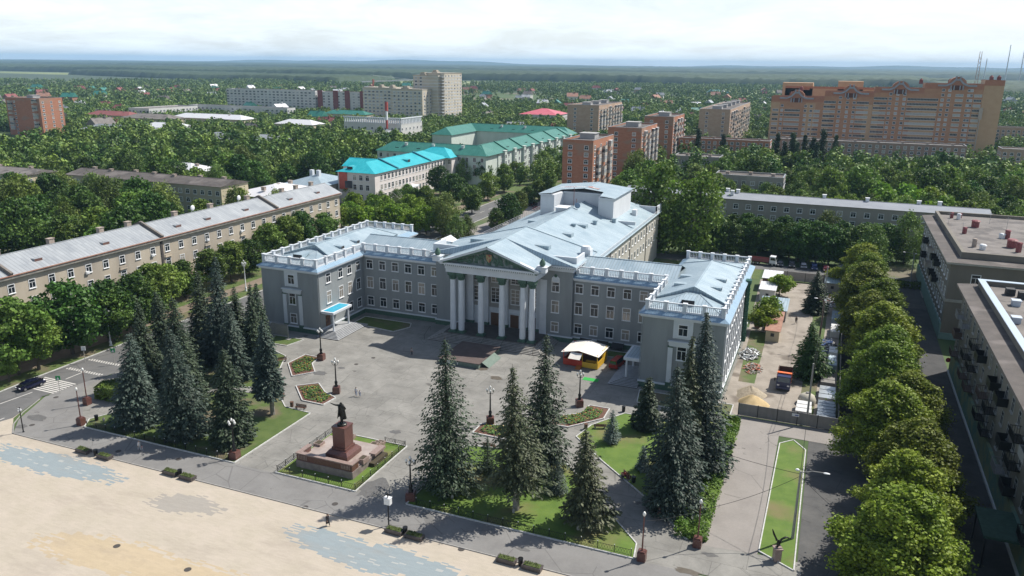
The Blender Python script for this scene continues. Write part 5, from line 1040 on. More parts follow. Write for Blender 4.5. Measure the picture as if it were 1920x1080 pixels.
windows(R2, [(25.6, y, z, '-x') for y in rng_(70, 160, 22) for z in (13.6, 9.9, 6.3)], 1.3, 1.9, 'tee', fm=mat('old_frame', (0.30, 0.30, 0.29)))
b = MB(); b.box(25.1, 70, 0, 25.55, 162, 4.2); wp(R2, b, 'shopfront_panel', mat('teal_panel', (0.12, 0.22, 0.18), (0.24, 0.28, 0.16), scale=0.3, contrast=(0.42, 0.58)))
b = MB(); b.box(24.9, 70, 0, 25.08, 162, 0.45); wp(R2, b, 'plinth', white)
b = MB(); b.box(21.0, 94, 4.0, 25.1, 101, 4.3); wp(R2, b, 'porch_roof', mat('dark_green_tile', (0.015, 0.05, 0.035), (0.03, 0.08, 0.055), scale=2)); b = MB()
for x, y in ((21.3, 94.3), (21.3, 100.7)): b.bar((x, y, 0), (x, y, 4), .2)
wp(R2, b, 'porch_post', dark_iron)
roof_boxes(R2, [(G(1904, 573, 17.7))+(17.7,), (G(1904, 605, 17.7))+(17.7,)], mat('pale_vent', (0.5, 0.55, 0.62)), (1.2, 1.3, .9))
for px, py in ((1893, 553), (1917, 560)): gx, gy = G(px, py, 17.7); q = MB(); q.box(gx-.7, gy-.7, 17.7, gx+.7, gy+.7, 18.9); wp(R2, q, 'vent_stack', dark_open)
sg = MB(); sg.lathe([(0.45, -.06), (0.45, .06)], 16); so_ = sg.build('round_sign', mat('sign_red', (0.5, 0.02, 0.03)), R2, (24.7-36, 161.2-110, 2.6), (math.pi/2, 0, 0.3))
slab('apartment_block', 'tan block corner seen between the two right blocks', 60.5, 186, 90, 235, 15, tan_wall, bitumen_pale, 'flat', 0, 4, '-y')
flush_windows()
# ---------------------------------------------------------------- trees
rs = np.random.RandomState(11)
def quads_at(P, Nn, size, asp=1.0, rs=rs, bend=None):
    "one leaf-cluster quad per point P with normal Nn (unit), side = size array"
    n = len(P); r = rs.normal(size=(n, 3)); a = np.cross(Nn, r); a /= np.linalg.norm(a, axis=1)[:, None]+1e-9; b = np.cross(Nn, a)
    s = size[:, None]*0.5; a = a*s*asp; b = b*s
    V = np.stack([P-a*0.9-b*0.35, P+a*0.2-b, P+a*1.05+b*0.1, P-a*0.15+b], 1).reshape(-1, 3)
    return V, np.arange(4*n).reshape(n, 4)
def crown_points(n, lumps, rs, inner=0.25, fuzz=0.12):
    "points on and in a set of lumps [(cx,cy,cz,r,zs)], returned with outward normals"
    L = np.array(lumps); w = L[:, 3]**2; idx = rs.choice(len(L), n, p=w/w.sum()); d = rs.normal(size=(n, 3)); d /= np.linalg.norm(d, axis=1)[:, None]
    rr = np.where(rs.rand(n) < inner, rs.uniform(0.4, 0.9, n), rs.uniform(0.78, 1.12, n)+np.abs(rs.normal(size=n))*fuzz)
    P = L[idx, :3]+d*(L[idx, 3]*rr)[:, None]*np.stack([np.ones(n), np.ones(n), L[idx, 4]], 1)
    return P, d
def broad_mesh(name, kind, h, R, n, leaf, seed, m):
    rs = np.random.RandomState(seed); lumps = []; ph = rs.rand(4)*6.28
    if kind == 'round': prof = lambda t: math.sin(math.pi*min(1, (t*0.86+0.12)))**0.62; z0 = 0.14; nl = 120; lr = 0.22
    elif kind == 'linden': prof = lambda t: (1-t)**0.55*min(1, 0.5+t*3.0); z0 = 0.10; nl = 210; lr = 0.16
    elif kind == 'street': prof = lambda t: math.sin(math.pi*min(1, (t*0.88+0.1)))**0.7; z0 = 0.26; nl = 110; lr = 0.2
    elif kind == 'poplar': prof = lambda t: min(1, 0.45+t*2.0)*(1-t)**0.35; z0 = 0.05; nl = 60; lr = 0.5
    elif kind == 'willow': prof = lambda t: math.sin(math.pi*min(1, t*0.8+0.16))**0.8; z0 = 0.08; nl = 130; lr = 0.18
    else: prof = lambda t: math.sin(math.pi*min(1, t*0.9+0.08))**0.7; z0 = 0.22; nl = 34; lr = 0.33
    for i in range(nl):
        t = (i+rs.rand())/nl; a = rs.rand()*6.283; rad_ = R*prof(t)*(rs.rand()**0.42)*0.9*(1+0.16*math.sin(2*a+ph[0])+0.14*math.sin(3*a+ph[1]+4*t)+0.12*math.sin(7*t+ph[2])); r_ = R*lr*(0.6+0.7*rs.rand())*(0.55+0.45*prof(t))
        lumps.append((rad_*math.cos(a), rad_*math.sin(a), h*(z0+(1-z0-0.04)*t), r_, 1.5 if kind == 'poplar' else (0.72 if kind != 'willow' else 1.15)))
    P, d = crown_points(n, lumps, rs, 0.25, 0.34 if nl > 100 else 0.15); Nn = d+rs.normal(size=(n, 3))*0.75+np.array([0, 0, 0.25]); Nn /= np.linalg.norm(Nn, axis=1)[:, None]
    if kind == 'willow': P[:, 2] -= np.abs(rs.normal(size=n))*h*0.05
    P[:, 2] = np.clip(P[:, 2], h*0.05, h*1.02)
    V, F = quads_at(P, Nn, leaf*(0.6+0.8*rs.rand(n)), 1.0 if kind != 'willow' else 0.7, rs)
    return npmesh(name, V, F, m)
def trunk_mesh(h, r, seed, m=None, limbs=6, top=0.75):
    rg = random.Random(seed); q = MB(); q.tube([(0, 0, -0.1), (rg.uniform(-.1, .1), rg.uniform(-.1, .1), h*0.2), (rg.uniform(-.3, .3), rg.uniform(-.3, .3), h*0.45), (rg.uniform(-.4, .4), rg.uniform(-.4, .4), h*top)], [r*1.25, r, r*0.7, r*0.15], 8)
    for i in range(limbs):
        z = h*(0.22+0.4*i/limbs); a = rg.uniform(0, 6.28); L_ = h*0.26*(1-i/limbs*0.4); q.tube([(0, 0, z), (L_*.5*math.cos(a), L_*.5*math.sin(a), z+L_*.45), (L_*math.cos(a), L_*math.sin(a), z+L_*0.95)], [r*.5, r*.3, r*.06], 5)
    return q.mesh('trunk', m or bark)
def conifer_mesh(name, h, R, bare, m, seed, levels=None, per=9, dense=1.0, droop=0.35, leaf=0.5, ragged=0.35, power=0.85, k=13):
    rs = np.random.RandomState(seed); levels = levels or int(h*2.3); ph = rs.rand(3)*6.28; Ps = []; As = []; Ss = []
    for l in range(levels):
        t = (l+0.5)/levels; z = h*(bare+(1-bare)*t); L0 = R*((1-t)**power)*min(1, 0.72+t*2.2)+0.22
        nb = max(4, int(per*dense*(0.55+0.6*(1-t))))
        for b_ in range(nb):
            a = 6.283*(b_+rs.rand()*0.8)/nb+l*1.3; L_ = L0*(1-ragged*rs.rand())*(1+.14*math.sin(a+ph[0])+.10*math.sin(2*a+ph[1]+t*5)+.08*math.sin(9*t+ph[2]));
            if rs.rand() < 0.07: continue
            kk = max(4, int(k*L_/R*dense+3)); s_ = (np.arange(kk)+0.6)/kk
            dr = droop*(0.7+0.6*rs.rand()); x = L_*s_; zz_ = z-dr*L_*s_**1.2+0.25*dr*L_*s_**3+rs.normal(size=kk)*0.05
            side = np.where(np.arange(kk) % 2 == 0, 1, -1)*(0.12+0.32*(1-s_))*L_*0.5*rs.rand(kk)
            ca, sa = math.cos(a), math.sin(a); Ps.append(np.stack([x*ca-side*sa, x*sa+side*ca, zz_], 1))
            dirr = np.stack([ca*np.ones(kk)-sa*np.sign(side)*0.7, sa*np.ones(kk)+ca*np.sign(side)*0.7, -0.35-0.5*rs.rand(kk)], 1); As.append(dirr); Ss.append(np.full(kk, leaf*(0.55+0.45*(1-t)))*(0.7+0.6*rs.rand(kk)))
    P = np.concatenate(Ps); A = np.concatenate(As); A /= np.linalg.norm(A, axis=1)[:, None]; S_ = np.concatenate(Ss); n = len(P)
    U = rs.normal(size=(n, 3))*0.6+np.array([0, 0, 1.0]); B = np.cross(A, U); B /= np.linalg.norm(B, axis=1)[:, None]+1e-9
    a = A*S_[:, None]; b = B*(S_*0.3)[:, None]; V = np.stack([P-a*0.35, P+a*0.15-b, P+a*0.75, P+a*0.15+b], 1).reshape(-1, 3)
    return npmesh(name, V, np.arange(4*n).reshape(n, 4), m)
leaf_linden = leaf_mat('linden_leaves', (0.135, 0.20, 0.018), (0.21, 0.275, 0.03), trans=0.3)
leaf_dark = leaf_mat('maple_leaves', (0.042, 0.095, 0.014), (0.075, 0.14, 0.022), trans=0.22)
leaf_mid = leaf_mat('mixed_leaves', (0.10, 0.175, 0.026), (0.155, 0.23, 0.04), trans=0.25)
leaf_pale = leaf_mat('willow_leaves', (0.115, 0.18, 0.038), (0.165, 0.23, 0.055), trans=0.25)
leaf_bright = leaf_mat('young_leaves', (0.15, 0.25, 0.02), (0.21, 0.31, 0.03), trans=0.35)
leaf_poplar = leaf_mat('poplar_leaves', (0.028, 0.055, 0.022), (0.045, 0.075, 0.03), trans=0.18)
needle_blue = leaf_mat('blue_needles', (0.036, 0.062, 0.047), (0.07, 0.096, 0.073), trans=0.05, obr=0.1)
needle_green = leaf_mat('green_needles', (0.035, 0.058, 0.032), (0.06, 0.085, 0.045), trans=0.05, obr=0.1)
needle_olive = leaf_mat('olive_needles', (0.06, 0.075, 0.035), (0.10, 0.11, 0.055), trans=0.05, obr=0.1)
needle_pale = leaf_mat('silver_needles', (0.12, 0.17, 0.15), (0.17, 0.22, 0.19), trans=0.05, obr=0.1)
def plant_tree(name, crown, trunk, label, cat, x, y, sc=1.0, rz=0.0, group=None, zs=1.0, z=0.0):
    r = thing(name, label, cat, (x, y, z), rz, group); r.scale = (sc, sc, sc*zs); inst('trunk', trunk, r); inst('crown', crown, r); return r
# --- the spruces of the square: each a mesh of its own
# label, x, y, h, width, material, bare, dense, droop
SP = [
 ('full blue spruce nearest the street crossing, leftmost of the left lawn', -98.2, 84.6, 15.8, 9.4, needle_blue, .03, 1.5, .30),
 ('wide blue spruce at the front of the left lawn, right of the crossing spruce', -88.4, 84.0, 18.0, 9.6, needle_blue, .03, 1.5, .30),
 ('slim tall spruce behind the hedge by the zebra crossing', -107.5, 95.5, 16.5, 8.2, needle_green, .05, 1.3, .32),
 ('dark green spruce in the middle of the left grove', -101.0, 97.0, 18.0, 9.0, needle_green, .05, 1.3, .32),
 ('tallest spruce at the back of the left grove', -103.6, 110.0, 22.0, 10.0, needle_blue, .04, 1.3, .34),
 ('olive tipped spruce behind the left five globe lamp', -79.8, 84.8, 15.6, 8.6, needle_green, .04, 1.5, .30),
 ('slender blue spruce with a bare lower trunk on the left lawn edge', -80.6, 95.6, 17.0, 6.2, needle_blue, .22, 1.3, .36),
 ('thin crowned grey green conifer behind the bare trunked spruce', -95.8, 109.5, 17.5, 7.6, needle_green, .06, 1.2, .32),
 ('bushy spruce at the north side of the left grove', -96.5, 104.5, 15.0, 8.4, needle_blue, .05, 1.3, .32),
 ('dark conifer between the slim spruce and the tallest one, at the roadside', -112.0, 104.5, 15.5, 8.0, needle_green, .05, 1.3, .32),
 ('dark spruce at the back left corner of the grove beside the road', -110.5, 112.5, 17.5, 8.4, needle_green, .05, 1.3, .34),
 ('shaded spruce behind the tallest one, toward the palace corner', -101.0, 117.5, 15.0, 8.0, needle_green, .05, 1.3, .34),
 ('broad dark spruce right behind the wide blue one', -96.0, 93.5, 14.0, 8.4, needle_green, .05, 1.3, .32),
 ('dull green spruce nearest the notice boards', -107.5, 119.0, 13.0, 7.6, needle_green, .06, 1.2, .34),
 ('knee high silver spruce on the shaded left lawn', -101.5, 101.9, 3.3, 2.2, needle_pale, .02, 1.3, .2),
 ('small dark spruce between two large ones on the left lawn', -92.4, 92.6, 4.6, 3.0, needle_green, .02, 1.3, .2),
 ('broad tiered spruce right of the monument', -43.4, 85.2, 22.4, 12.2, needle_green, .06, 1.15, .38),
 ('ragged spruce with a bare grey trunk in the front lawn', -33.1, 84.6, 20.7, 9.6, needle_olive, .20, 1.1, .45),
 ('tall spruce just behind the ragged bare trunked one', -33.6, 95.0, 21.4, 10.4, needle_green, .08, 1.15, .40),
 ('knee high blue spruce right of the bare grey trunk', -29.5, 90.4, 5.2, 3.6, needle_blue, .02, 1.3, .2),
 ('olive green spruce by the paved path, right part of the front lawn', -23.9, 85.2, 13.8, 7.4, needle_olive, .12, 1.2, .34),
 ('neat green spruce before the right wing porch', -22.6, 114.6, 9.1, 4.8, needle_green, .04, 1.5, .25),
 ('small silver spruce by the bench of the right lawn', -26.7, 107.9, 5.6, 2.9, needle_pale, .04, 1.3, .22),
 ('smallest silver spruce on the right lawn', -20.3, 101.6, 3.9, 2.1, needle_pale, .04, 1.3, .22),
 ('huge blue spruce at the front of the right group', -14.6, 93.6, 20.0, 10.4, needle_blue, .04, 1.4, .36),
 ('huge blue spruce behind it, tallest of the square', -13.4, 104.3, 24.8, 9.6, needle_blue, .04, 1.35, .36),
 ('yellow green spruce squeezed between the two huge blue ones', -15.2, 101.0, 22.0, 6.6, needle_olive, .06, 1.2, .36),
 ('low blue spruce tucked behind the broad tiered spruce', -40.6, 92.3, 5.5, 3.6, needle_green, .02, 1.2, .2),
 ('bright green spruce beside the dump truck', 0.4, 148.6, 11.2, 7.6, leaf_mat('fresh_needles', (0.05, 0.10, 0.02), (0.08, 0.14, 0.03), trans=.08), .03, 1.5, .25),
 ('dark spruce at the far end of the builders yard', -0.2, 192.0, 10.4, 7.0, needle_green, .04, 1.4, .25),
]
for i, (lab, x, y, h, w, m_, bare, dens, dr) in enumerate(SP):
    big = h > 8; cm = conifer_mesh('crown', h*0.97, w/2*(1.12 if x > -60 else 0.98), bare, m_, 40+i, levels=int(h*(2.5 if big else 7)), per=12 if big else 9, dense=dens, droop=dr, leaf=0.52 if big else 0.26, ragged=0.52 if dens < 1.25 else 0.36, power=0.78 if dens < 1.45 else 0.66, k=26 if big else 8)
    q = MB(); r_ = 0.018*h; q.tube([(0, 0, -.1), (0.1*(h/20), 0, h*.3), (0, 0.05, h*.7), (0, 0, h*.99)], [r_*1.3, r_, r_*.5, 0.02], 8)
    r = thing('spruce_tree', lab, 'spruce tree', (x, y, 0.03)); inst('trunk', q.mesh('trunk', bark_pale if bare > .18 else bark), r); inst('crown', cm, r); r.rotation_euler = (0.03*math.sin(i*2.3), 0.03*math.cos(i*1.7), 0)
# --- crown library
def lib(kind, h, R, n, leaf, m, k, s0): return [(broad_mesh('crown', kind, h, R, n, leaf, s0+i, m), trunk_mesh(h, 0.02*h, s0+i)) for i in range(k)]
L_lin = lib('linden', 13.5, 5.6, 46000, 0.25, leaf_linden, 3, 100)
L_str = lib('street', 9.0, 3.3, 9000, 0.30, leaf_mid, 3, 120)
L_dark = lib('round', 13, 5.0, 6500, 0.52, leaf_dark, 4, 140)
L_mid = lib('round', 12, 4.6, 5200, 0.52, leaf_mid, 4, 160)
L_wil = lib('willow', 15, 5.4, 6500, 0.50, leaf_pale, 3, 180)
L_pop = lib('poplar', 20, 1.9, 3800, 0.50, leaf_poplar, 3, 200)
L_bri = lib('loose', 6, 2.6, 3000, 0.34, leaf_bright, 3, 220)
L_fluf = lib('willow', 17, 6.2, 6500, 0.60, leaf_mid, 3, 240)
rg = random.Random(77)
def put(L_, name, label, cat, x, y, h, group=None, wide=1.0, jit=0.0):
    c, t = L_[rg.randrange(len(L_))]; h0 = max(v.co[2] for v in c.vertices[:400]) if False else LIBH[id(L_)]
    s_ = h/h0; r = plant_tree(name, c, t, label, cat, x+rg.uniform(-jit, jit), y+rg.uniform(-jit, jit), s_*wide, rg.uniform(0, 6.28), group, 1/wide); return r
LIBH = {id(L_lin): 13.5, id(L_str): 9.0, id(L_dark): 13, id(L_mid): 12, id(L_wil): 15, id(L_pop): 20, id(L_bri): 6, id(L_fluf): 17}
lind = [(10.8, 84.5, 13.6), (11.8, 95.5, 12.6), (13.6, 105, 13.0), (10.5, 115.5, 13.6), (14.0, 124, 12.6), (11.0, 134.5, 13.4), (12.0, 145.5, 13.0), (11.5, 157, 13.8), (9.6, 168, 13.0), (12.0, 179, 13.0), (9.3, 191, 13.6), (10.5, 203, 13.2), (9.6, 216, 13.0)]
LN = ['nearest', 'second nearest', 'third', 'fourth', 'fifth', 'sixth', 'seventh', 'eighth', 'ninth', 'tenth', 'eleventh', 'twelfth', 'farthest']
for i, (x, y, h) in enumerate(lind): put(L_lin, 'linden_tree', '%s yellow green linden of the row along the right alley' % LN[i], 'linden tree', x+1.0, y, h, 'lindens in a row along the right alley', rg.uniform(1.32, 1.5))
# street trees before the tan block
for i, (px, py, h) in enumerate(((25, 705, 14), (92, 690, 12), (148, 665, 15.5), (55, 728, 7), (195, 645, 13), (236, 640, 15), (290, 597, 13), (318, 575, 11.5), (350, 560, 11), (395, 545, 11), (430, 530, 10.5), (470, 515, 11), (505, 495, 11), (540, 480, 11), (575, 468, 11), (15, 660, 11), (612, 460, 10), (262, 615, 12))):
    x, y = G(px, py); x = min(max(x, -140.5), -133.5) if py > 560 else x
    x += rg.uniform(-1.2, 1.2); y += rg.uniform(-1.5, 1.5); h *= rg.uniform(.86, 1.14)
    put((L_str, L_str, L_dark)[i % 3], 'street_tree', 'broadleaf street tree with whitewashed trunk along the tan block pavement', 'tree', x, y, h, 'street trees before the tan block', 1.1)
# trees between palace and the streets behind it
NEARB = [(655, 425, 9, L_bri), (672, 436, 9, L_bri), (690, 438, 9.5, L_bri), (712, 436, 9, L_bri), (735, 436, 10, L_bri), (757, 432, 9.5, L_bri), (778, 440, 9, L_bri), (800, 440, 10, L_bri), (666, 405, 9, L_bri), (700, 415, 10, L_bri), (725, 412, 9, L_bri), (770, 415, 10, L_bri), (818, 430, 11, L_mid), (640, 430, 8, L_bri), (715, 400, 9, L_wil), (745, 395, 9, L_wil), (660, 380, 8, L_bri), (800, 395, 10, L_mid), (835, 440, 15, L_wil), (855, 452, 9, L_wil), (875, 445, 8, L_wil), (885, 400, 11, L_dark), (850, 385, 13, L_dark), (825, 365, 13, L_dark), (915, 375, 12, L_mid), (945, 360, 13, L_mid), (955, 425, 12, L_dark), (930, 432, 8, L_dark), (905, 345, 13, L_dark), (870, 345, 13, L_wil), (965, 340, 10, L_mid), (1010, 375, 9, L_mid), (1030, 360, 10, L_mid), (990, 385, 8, L_dark), (975, 400, 9, L_mid), (925, 330, 12, L_mid), (895, 330, 14, L_wil), (1020, 330, 13, L_mid), (780, 395, 9, L_dark), (765, 380, 8, L_mid), (690, 410, 7, L_bri)]
for px, py, h, L_ in NEARB:
    x, y = G(px, py); put(L_, 'broadleaf_tree', {id(L_bri): 'small bright green tree behind the left wing of the palace', id(L_wil): 'drooping pale green tree between the palace and the turquoise school', id(L_dark): 'dense dark green tree beside the street behind the palace', id(L_mid): 'mid green tree beside the street behind the palace'}[id(L_)], 'tree', x, y, h, {id(L_bri): 'small bright trees behind the left wing', id(L_wil): 'drooping pale trees near the school', id(L_dark): 'dark trees by the street behind the palace', id(L_mid): 'mid green trees by the street behind the palace'}[id(L_)])
# right middle: maples behind the right wing, big poplars, birches
for i, (x, y, h, L_, lab) in enumerate([
  (-47, 238, 29, L_fluf, 'left one of two towering poplars behind the palace hall'), (-35, 238, 27, L_fluf, 'right one of two towering poplars behind the palace hall'),
  (13.0, 232, 15.5, L_wil, 'pale birch like tree at the far end of the linden row'), (23.0, 254, 16, L_wil, 'feathery birch beside the long grey brick block'), (1, 258, 14, L_wil, 'thin birch before the middle of the long grey brick block'), (31, 246, 11, L_dark, 'dark fir like tree behind the right brown roofed block')]):
    put(L_, 'tall_tree', lab, 'tree', x, y, h, None, 0.95)
for k in range(13): put(L_dark, 'maple_tree', 'dark dense maple over the parked cars behind the palace', 'maple tree', -33+k*3.9, 244+rg.uniform(-2, 3), 11.5+rg.uniform(-.8, 1.2), 'dark maples over the parked cars', 1.0, 0.8)
for k in range(9): put(L_dark, 'maple_tree', 'second row maple between the dark row and the grey brick block', 'maple tree', -28+k*5.6, 256+rg.uniform(-3, 3), 11+rg.uniform(-1, 1), 'second row of maples', 1.0, 1.0)
for px, py, h in ((1305, 320, 23), (1352, 322, 21), (1408, 318, 15), (1450, 340, 24), (1478, 345, 26), (1500, 348, 25), (1517, 342, 23), (1535, 340, 26), (1560, 335, 23), (1196, 300, 21), (1214, 330, 26), (1200, 338, 19), (1465, 350, 22), (1488, 352, 22), (1524, 350, 22)):
    x, y = G(px, py); put(L_pop, 'columnar_poplar', 'dark columnar poplar of the cluster among the right middle blocks', 'poplar', x, y, h, 'columnar poplars in the right middle')
# mid-distance trees filled in by zone, keeping clear of buildings and streets
NOGO = [(-163, 48, -117, 330), (-273, 212, -194, 232), (-332, 204, -280, 224), (-208, 224, -178, 258), (-208, 258, -164, 352), (-213, 336, -147, 360), (-168, 336, -146, 476), (-231, 430, -150, 488), (-103, 300, -86, 338), (-105, 372, -83, 413), (-107, 462, -85, 503), (-188, 560, -158, 634), (-92, 560, -65, 692), (-44, 553, 93, 620), (-36, 492, 70, 516), (-88, 472, -32, 494), (-68, 264, 48, 286), (-75, 384, -48, 404), (-46, 326, -15, 347), (82, 490, 122, 510), (-424, 645, -338, 714), (-325, 474, -273, 512), (-294, 426, -260, 468), (-278, 258, -252, 282), (-265, 348, -250, 364), (-114, 128, -8, 243), (24, 60, 62, 242), (-119, 230, -84, 420), (-120, 222, 130, 243), (-284, 712, -242, 752), (-584, 415, -544, 442), (-620, 696, -436, 716), (60, 184, 92, 236), (25, 210, 120, 224)]
for o in list(C.objects):
    if o.name.startswith('low_building'): x, y = o.location[:2]; NOGO.append((x-38, y-11, x+38, y+11) if x < -300 else (x-16, y-14, x+16, y+14))
def free(x, y, r=3.0): return not any(a-r < x < c_+r and b_-r < y < d_+r for a, b_, c_, d_ in NOGO)
def inview(x, y, z=6.0, mrg=60):
    v = np.array([x, y, z-CAM_H]); w = _F.dot(v)
    if w < 5: return False
    px = 960+FPX*CR.dot(v)/w; py = 540-FPX*CU.dot(v)/w; return -mrg < px < 1920+mrg and -20 < py < 1120
ZON = [ # x0,y0,x1,y1, spacing, height, libs, group, label
 (-340, 150, -164, 214, 11.0, (11, 20), (L_fluf, L_mid, L_wil, L_dark), 'trees between the tan block and the black roofed block', 'leafy green tree between the tan block and the black roofed block'),
 (-430, 232, -210, 345, 11.5, (11, 21), (L_fluf, L_mid, L_dark, L_wil), 'trees of the dense left park', 'tall green tree of the dense park at left'),
 (-430, 345, -232, 430, 10.5, (14, 20), (L_dark, L_mid, L_fluf), 'trees at the back of the left park', 'dark tree at the back of the dense left park'),
 (-212, 362, -168, 428, 9, (9, 12), (L_mid, L_dark), 'trees in the courtyard of the green roofs', 'courtyard tree between the green roofed wings'),
 (-148, 352, -106, 560, 10, (9, 14), (L_mid, L_dark, L_wil), 'trees left of the orange towers', 'tree between the mint facade and the orange towers'),
 (-84, 288, 100, 330, 9.5, (10, 16), (L_mid, L_bri, L_fluf, L_mid), 'trees behind the long grey brick block', 'tree just behind the long grey brick block'),
 (-84, 330, 110, 430, 11, (12, 20), (L_mid, L_dark, L_fluf), 'trees in front of the orange complex', 'rounded tree in the green belt before the orange complex'),
 (46, 242, 130, 330, 9.5, (11, 16), (L_mid, L_dark, L_wil), 'trees at the right edge', 'tree in the grove at the right edge of the photo'),
 (-84, 246, -48, 300, 9, (8, 11), (L_mid, L_dark), 'trees left of the towering poplars', 'tree between the palace hall and the nearest orange tower'),
]
cnt = 0; POOL = []
for (x0, y0, x1, y1, sp, hr, libs, grp, lab) in ZON:
    yy = y0
    while yy < y1:
        xx = x0+rg.uniform(0, sp)
        while xx < x1:
            x = xx+rg.uniform(-.35, .35)*sp; y = yy+rg.uniform(-.35, .35)*sp
            if free(x, y) and inview(x, y): POOL.append((math.hypot(x, y), x, y, rg.uniform(*hr), libs[rg.randrange(len(libs))], grp, lab))
            xx += sp
        yy += sp*0.92
POOL.sort(key=lambda p: p[0])
LIMIT = 250
for d_, x, y, h, L_, grp, lab in POOL[:LIMIT]: put(L_, 'broadleaf_tree', lab, 'tree', x, y, h, grp, 1.0)
# --- everything farther: one mass of low detail trees
def far_tree_V(kind, seed, n=70, leaf=2.0):
    rs = np.random.RandomState(seed); lumps = []
    for i in range(9):
        t = (i+.5)/9; a = rs.rand()*6.28; R = 4.2*math.sin(math.pi*min(1, t*.85+.12))**.6 if kind == 0 else 3.0*(1-t)**.8; lumps.append((R*.6*math.cos(a), R*.6*math.sin(a), 12*(.1+.86*t), max(.8, R*.55), .9))
    P, d = crown_points(n, lumps, rs, 0.1); Nn = d+rs.normal(size=(n, 3))*.4; Nn /= np.linalg.norm(Nn, axis=1)[:, None]
    return quads_at(P, Nn, leaf*(.7+.6*rs.rand(n)), 1, rs)
def mass(name, pts, m, label, cat, n=70, leaf=2.0, nv=6, kind=0):
    Vs = [far_tree_V(kind, 300+i, n, leaf) for i in range(nv)]; outV = []; outF = []; off = 0; rs = np.random.RandomState(5)
    for (x, y, h) in pts:
        V, F = Vs[rs.randint(nv)]; a = rs.rand()*6.28; c_, s_ = math.cos(a), math.sin(a); k = h/12.0; w = k*rs.uniform(.85, 1.2)
        X = V[:, 0]*c_-V[:, 1]*s_; Y = V[:, 0]*s_+V[:, 1]*c_; outV.append(np.stack([X*w+x, Y*w+y, V[:, 2]*k], 1)); outF.append(F+off); off += len(V)
    o = inst(name, npmesh(name, np.concatenate(outV), np.concatenate(outF), m)); tag(o, label, cat, None, 'stuff'); return o
mass('woodland', [(x, y, h) for d_, x, y, h, L_, g_, l_ in POOL[LIMIT:]], mat('woodland_leaves', (0.05, 0.115, 0.022), (0.19, 0.27, 0.05), scale=0.07, detail=2, contrast=(.36, .64), rough=.6, spec=.3, island=.5, trans=.15, obr=0), 'belt of green trees filling the town beyond the nearer blocks', 'woodland', n=950, leaf=0.78)
rg2 = random.Random(31); HOUSES = []; far_pts = []; far2 = []
def hz_noise(x, y): return math.sin(x*.0061+1.3)*math.cos(y*.0047+.4)+.5*math.sin(x*.017+y*.011)
for i in range(90000):
    y = 430+2000*rg2.random()**1.0; x = rg2.uniform(-1.5*y-60, 0.33*y+60)
    if y < 900 and rg2.random() > 0.9: pass
    if not free(x, y, 5) or not inview(x, y): continue
    if any(z[0] < x < z[2] and z[1] < y < z[3] for z in ZON): continue
    nz = hz_noise(x, y)
    dd = math.hypot(x, y)
    if dd < 1100: p = 0.55+0.3*nz
    elif dd < 2300: p = 0.34+0.26*nz
    else: continue
    if rg2.random() > p: continue
    (far_pts if dd < 1000 else far2).append((x, y, rg2.uniform(7, 13)))
far_pts = far_pts[:6500]; far2 = far2[:17000]
mass('woodland', far_pts, MATS['woodland_leaves'], 'scattered green trees between the far town blocks', 'woodland', n=210, leaf=1.35)
mass('woodland', far2, mat('distant_leaves', (0.06, 0.12, 0.028), (0.17, 0.24, 0.06), scale=0.05, detail=2, contrast=(.36, .64), rough=.6, spec=.3, island=.4, trans=.1, obr=0), 'distant village gardens full of small green trees', 'woodland', n=44, leaf=2.5)
# --- villages of small houses
hw_ = [mat('house_wall_%s' % k, c_) for k, c_ in (('white', (.62, .60, .56)), ('ochre', (.45, .34, .22)), ('brick', (.33, .16, .11)), ('grey', (.35, .34, .33)))]
hr_ = [tin_white, rust_roof, maroon, tin_grey, tin_green, bitumen_pale]
HM = {}
def house_meshes(i, j, v):
    if (i, v) not in HM: b = MB(); b.box(-5, -4, 0, 5, 4, 4.2+v); gable_ends(b, -5, -4, 5, 4, 4.2+v, 7.6+v, 'x'); HM[(i, v)] = b.mesh('wall', hw_[i])
    if ('r', j, v) not in HM: b = MB(); gable(b, -5, -4, 5, 4, 4.25+v, 7.8+v, 'x', .6); b.box(1.5, -.9, 6.5+v, 2.3, -.1, 8.7+v); HM[('r', j, v)] = b.mesh('roof', hr_[j])
    return HM[(i, v)], HM[('r', j, v)]
RN = {0: 'white', 1: 'rust brown', 2: 'maroon', 3: 'grey', 4: 'green', 5: 'dull grey'}; WN = {0: 'white', 1: 'ochre', 2: 'brick', 3: 'grey'}
tries = 0
while len(HOUSES) < 280 and tries < 20000:
    tries += 1; dd = 620+1100*rg2.random(); a = rad(rg2.uniform(-58, 16)); x = dd*math.sin(a); y = dd*math.cos(a)
    if not free(x, y, 14) or not inview(x, y) or any(abs(x-u)+abs(y-v_) < 22 for u, v_ in HOUSES): continue
    HOUSES.append((x, y)); i, j, v = rg2.randrange(4), rg2.randrange(6), rg2.choice((0, 0, 2.5)); s_ = rg2.uniform(.9, 1.5); wm_, rm_ = house_meshes(i, j, v)
    side = 'left' if a < rad(-38) else 'middle' if a < rad(-8) else 'right'
    r = thing('village_house', 'far small %s walled house with %s roof in the %s of the village belt' % (WN[i], RN[j], side), 'house', (x, y, 0), rg2.uniform(-.5, .5)+rg2.choice((0, 1.57)), '%s %s far houses in the %s' % (WN[i], RN[j], side)); r.scale = (s_, s_, s_)
    inst('wall', wm_, r); inst('roof', rm_, r)
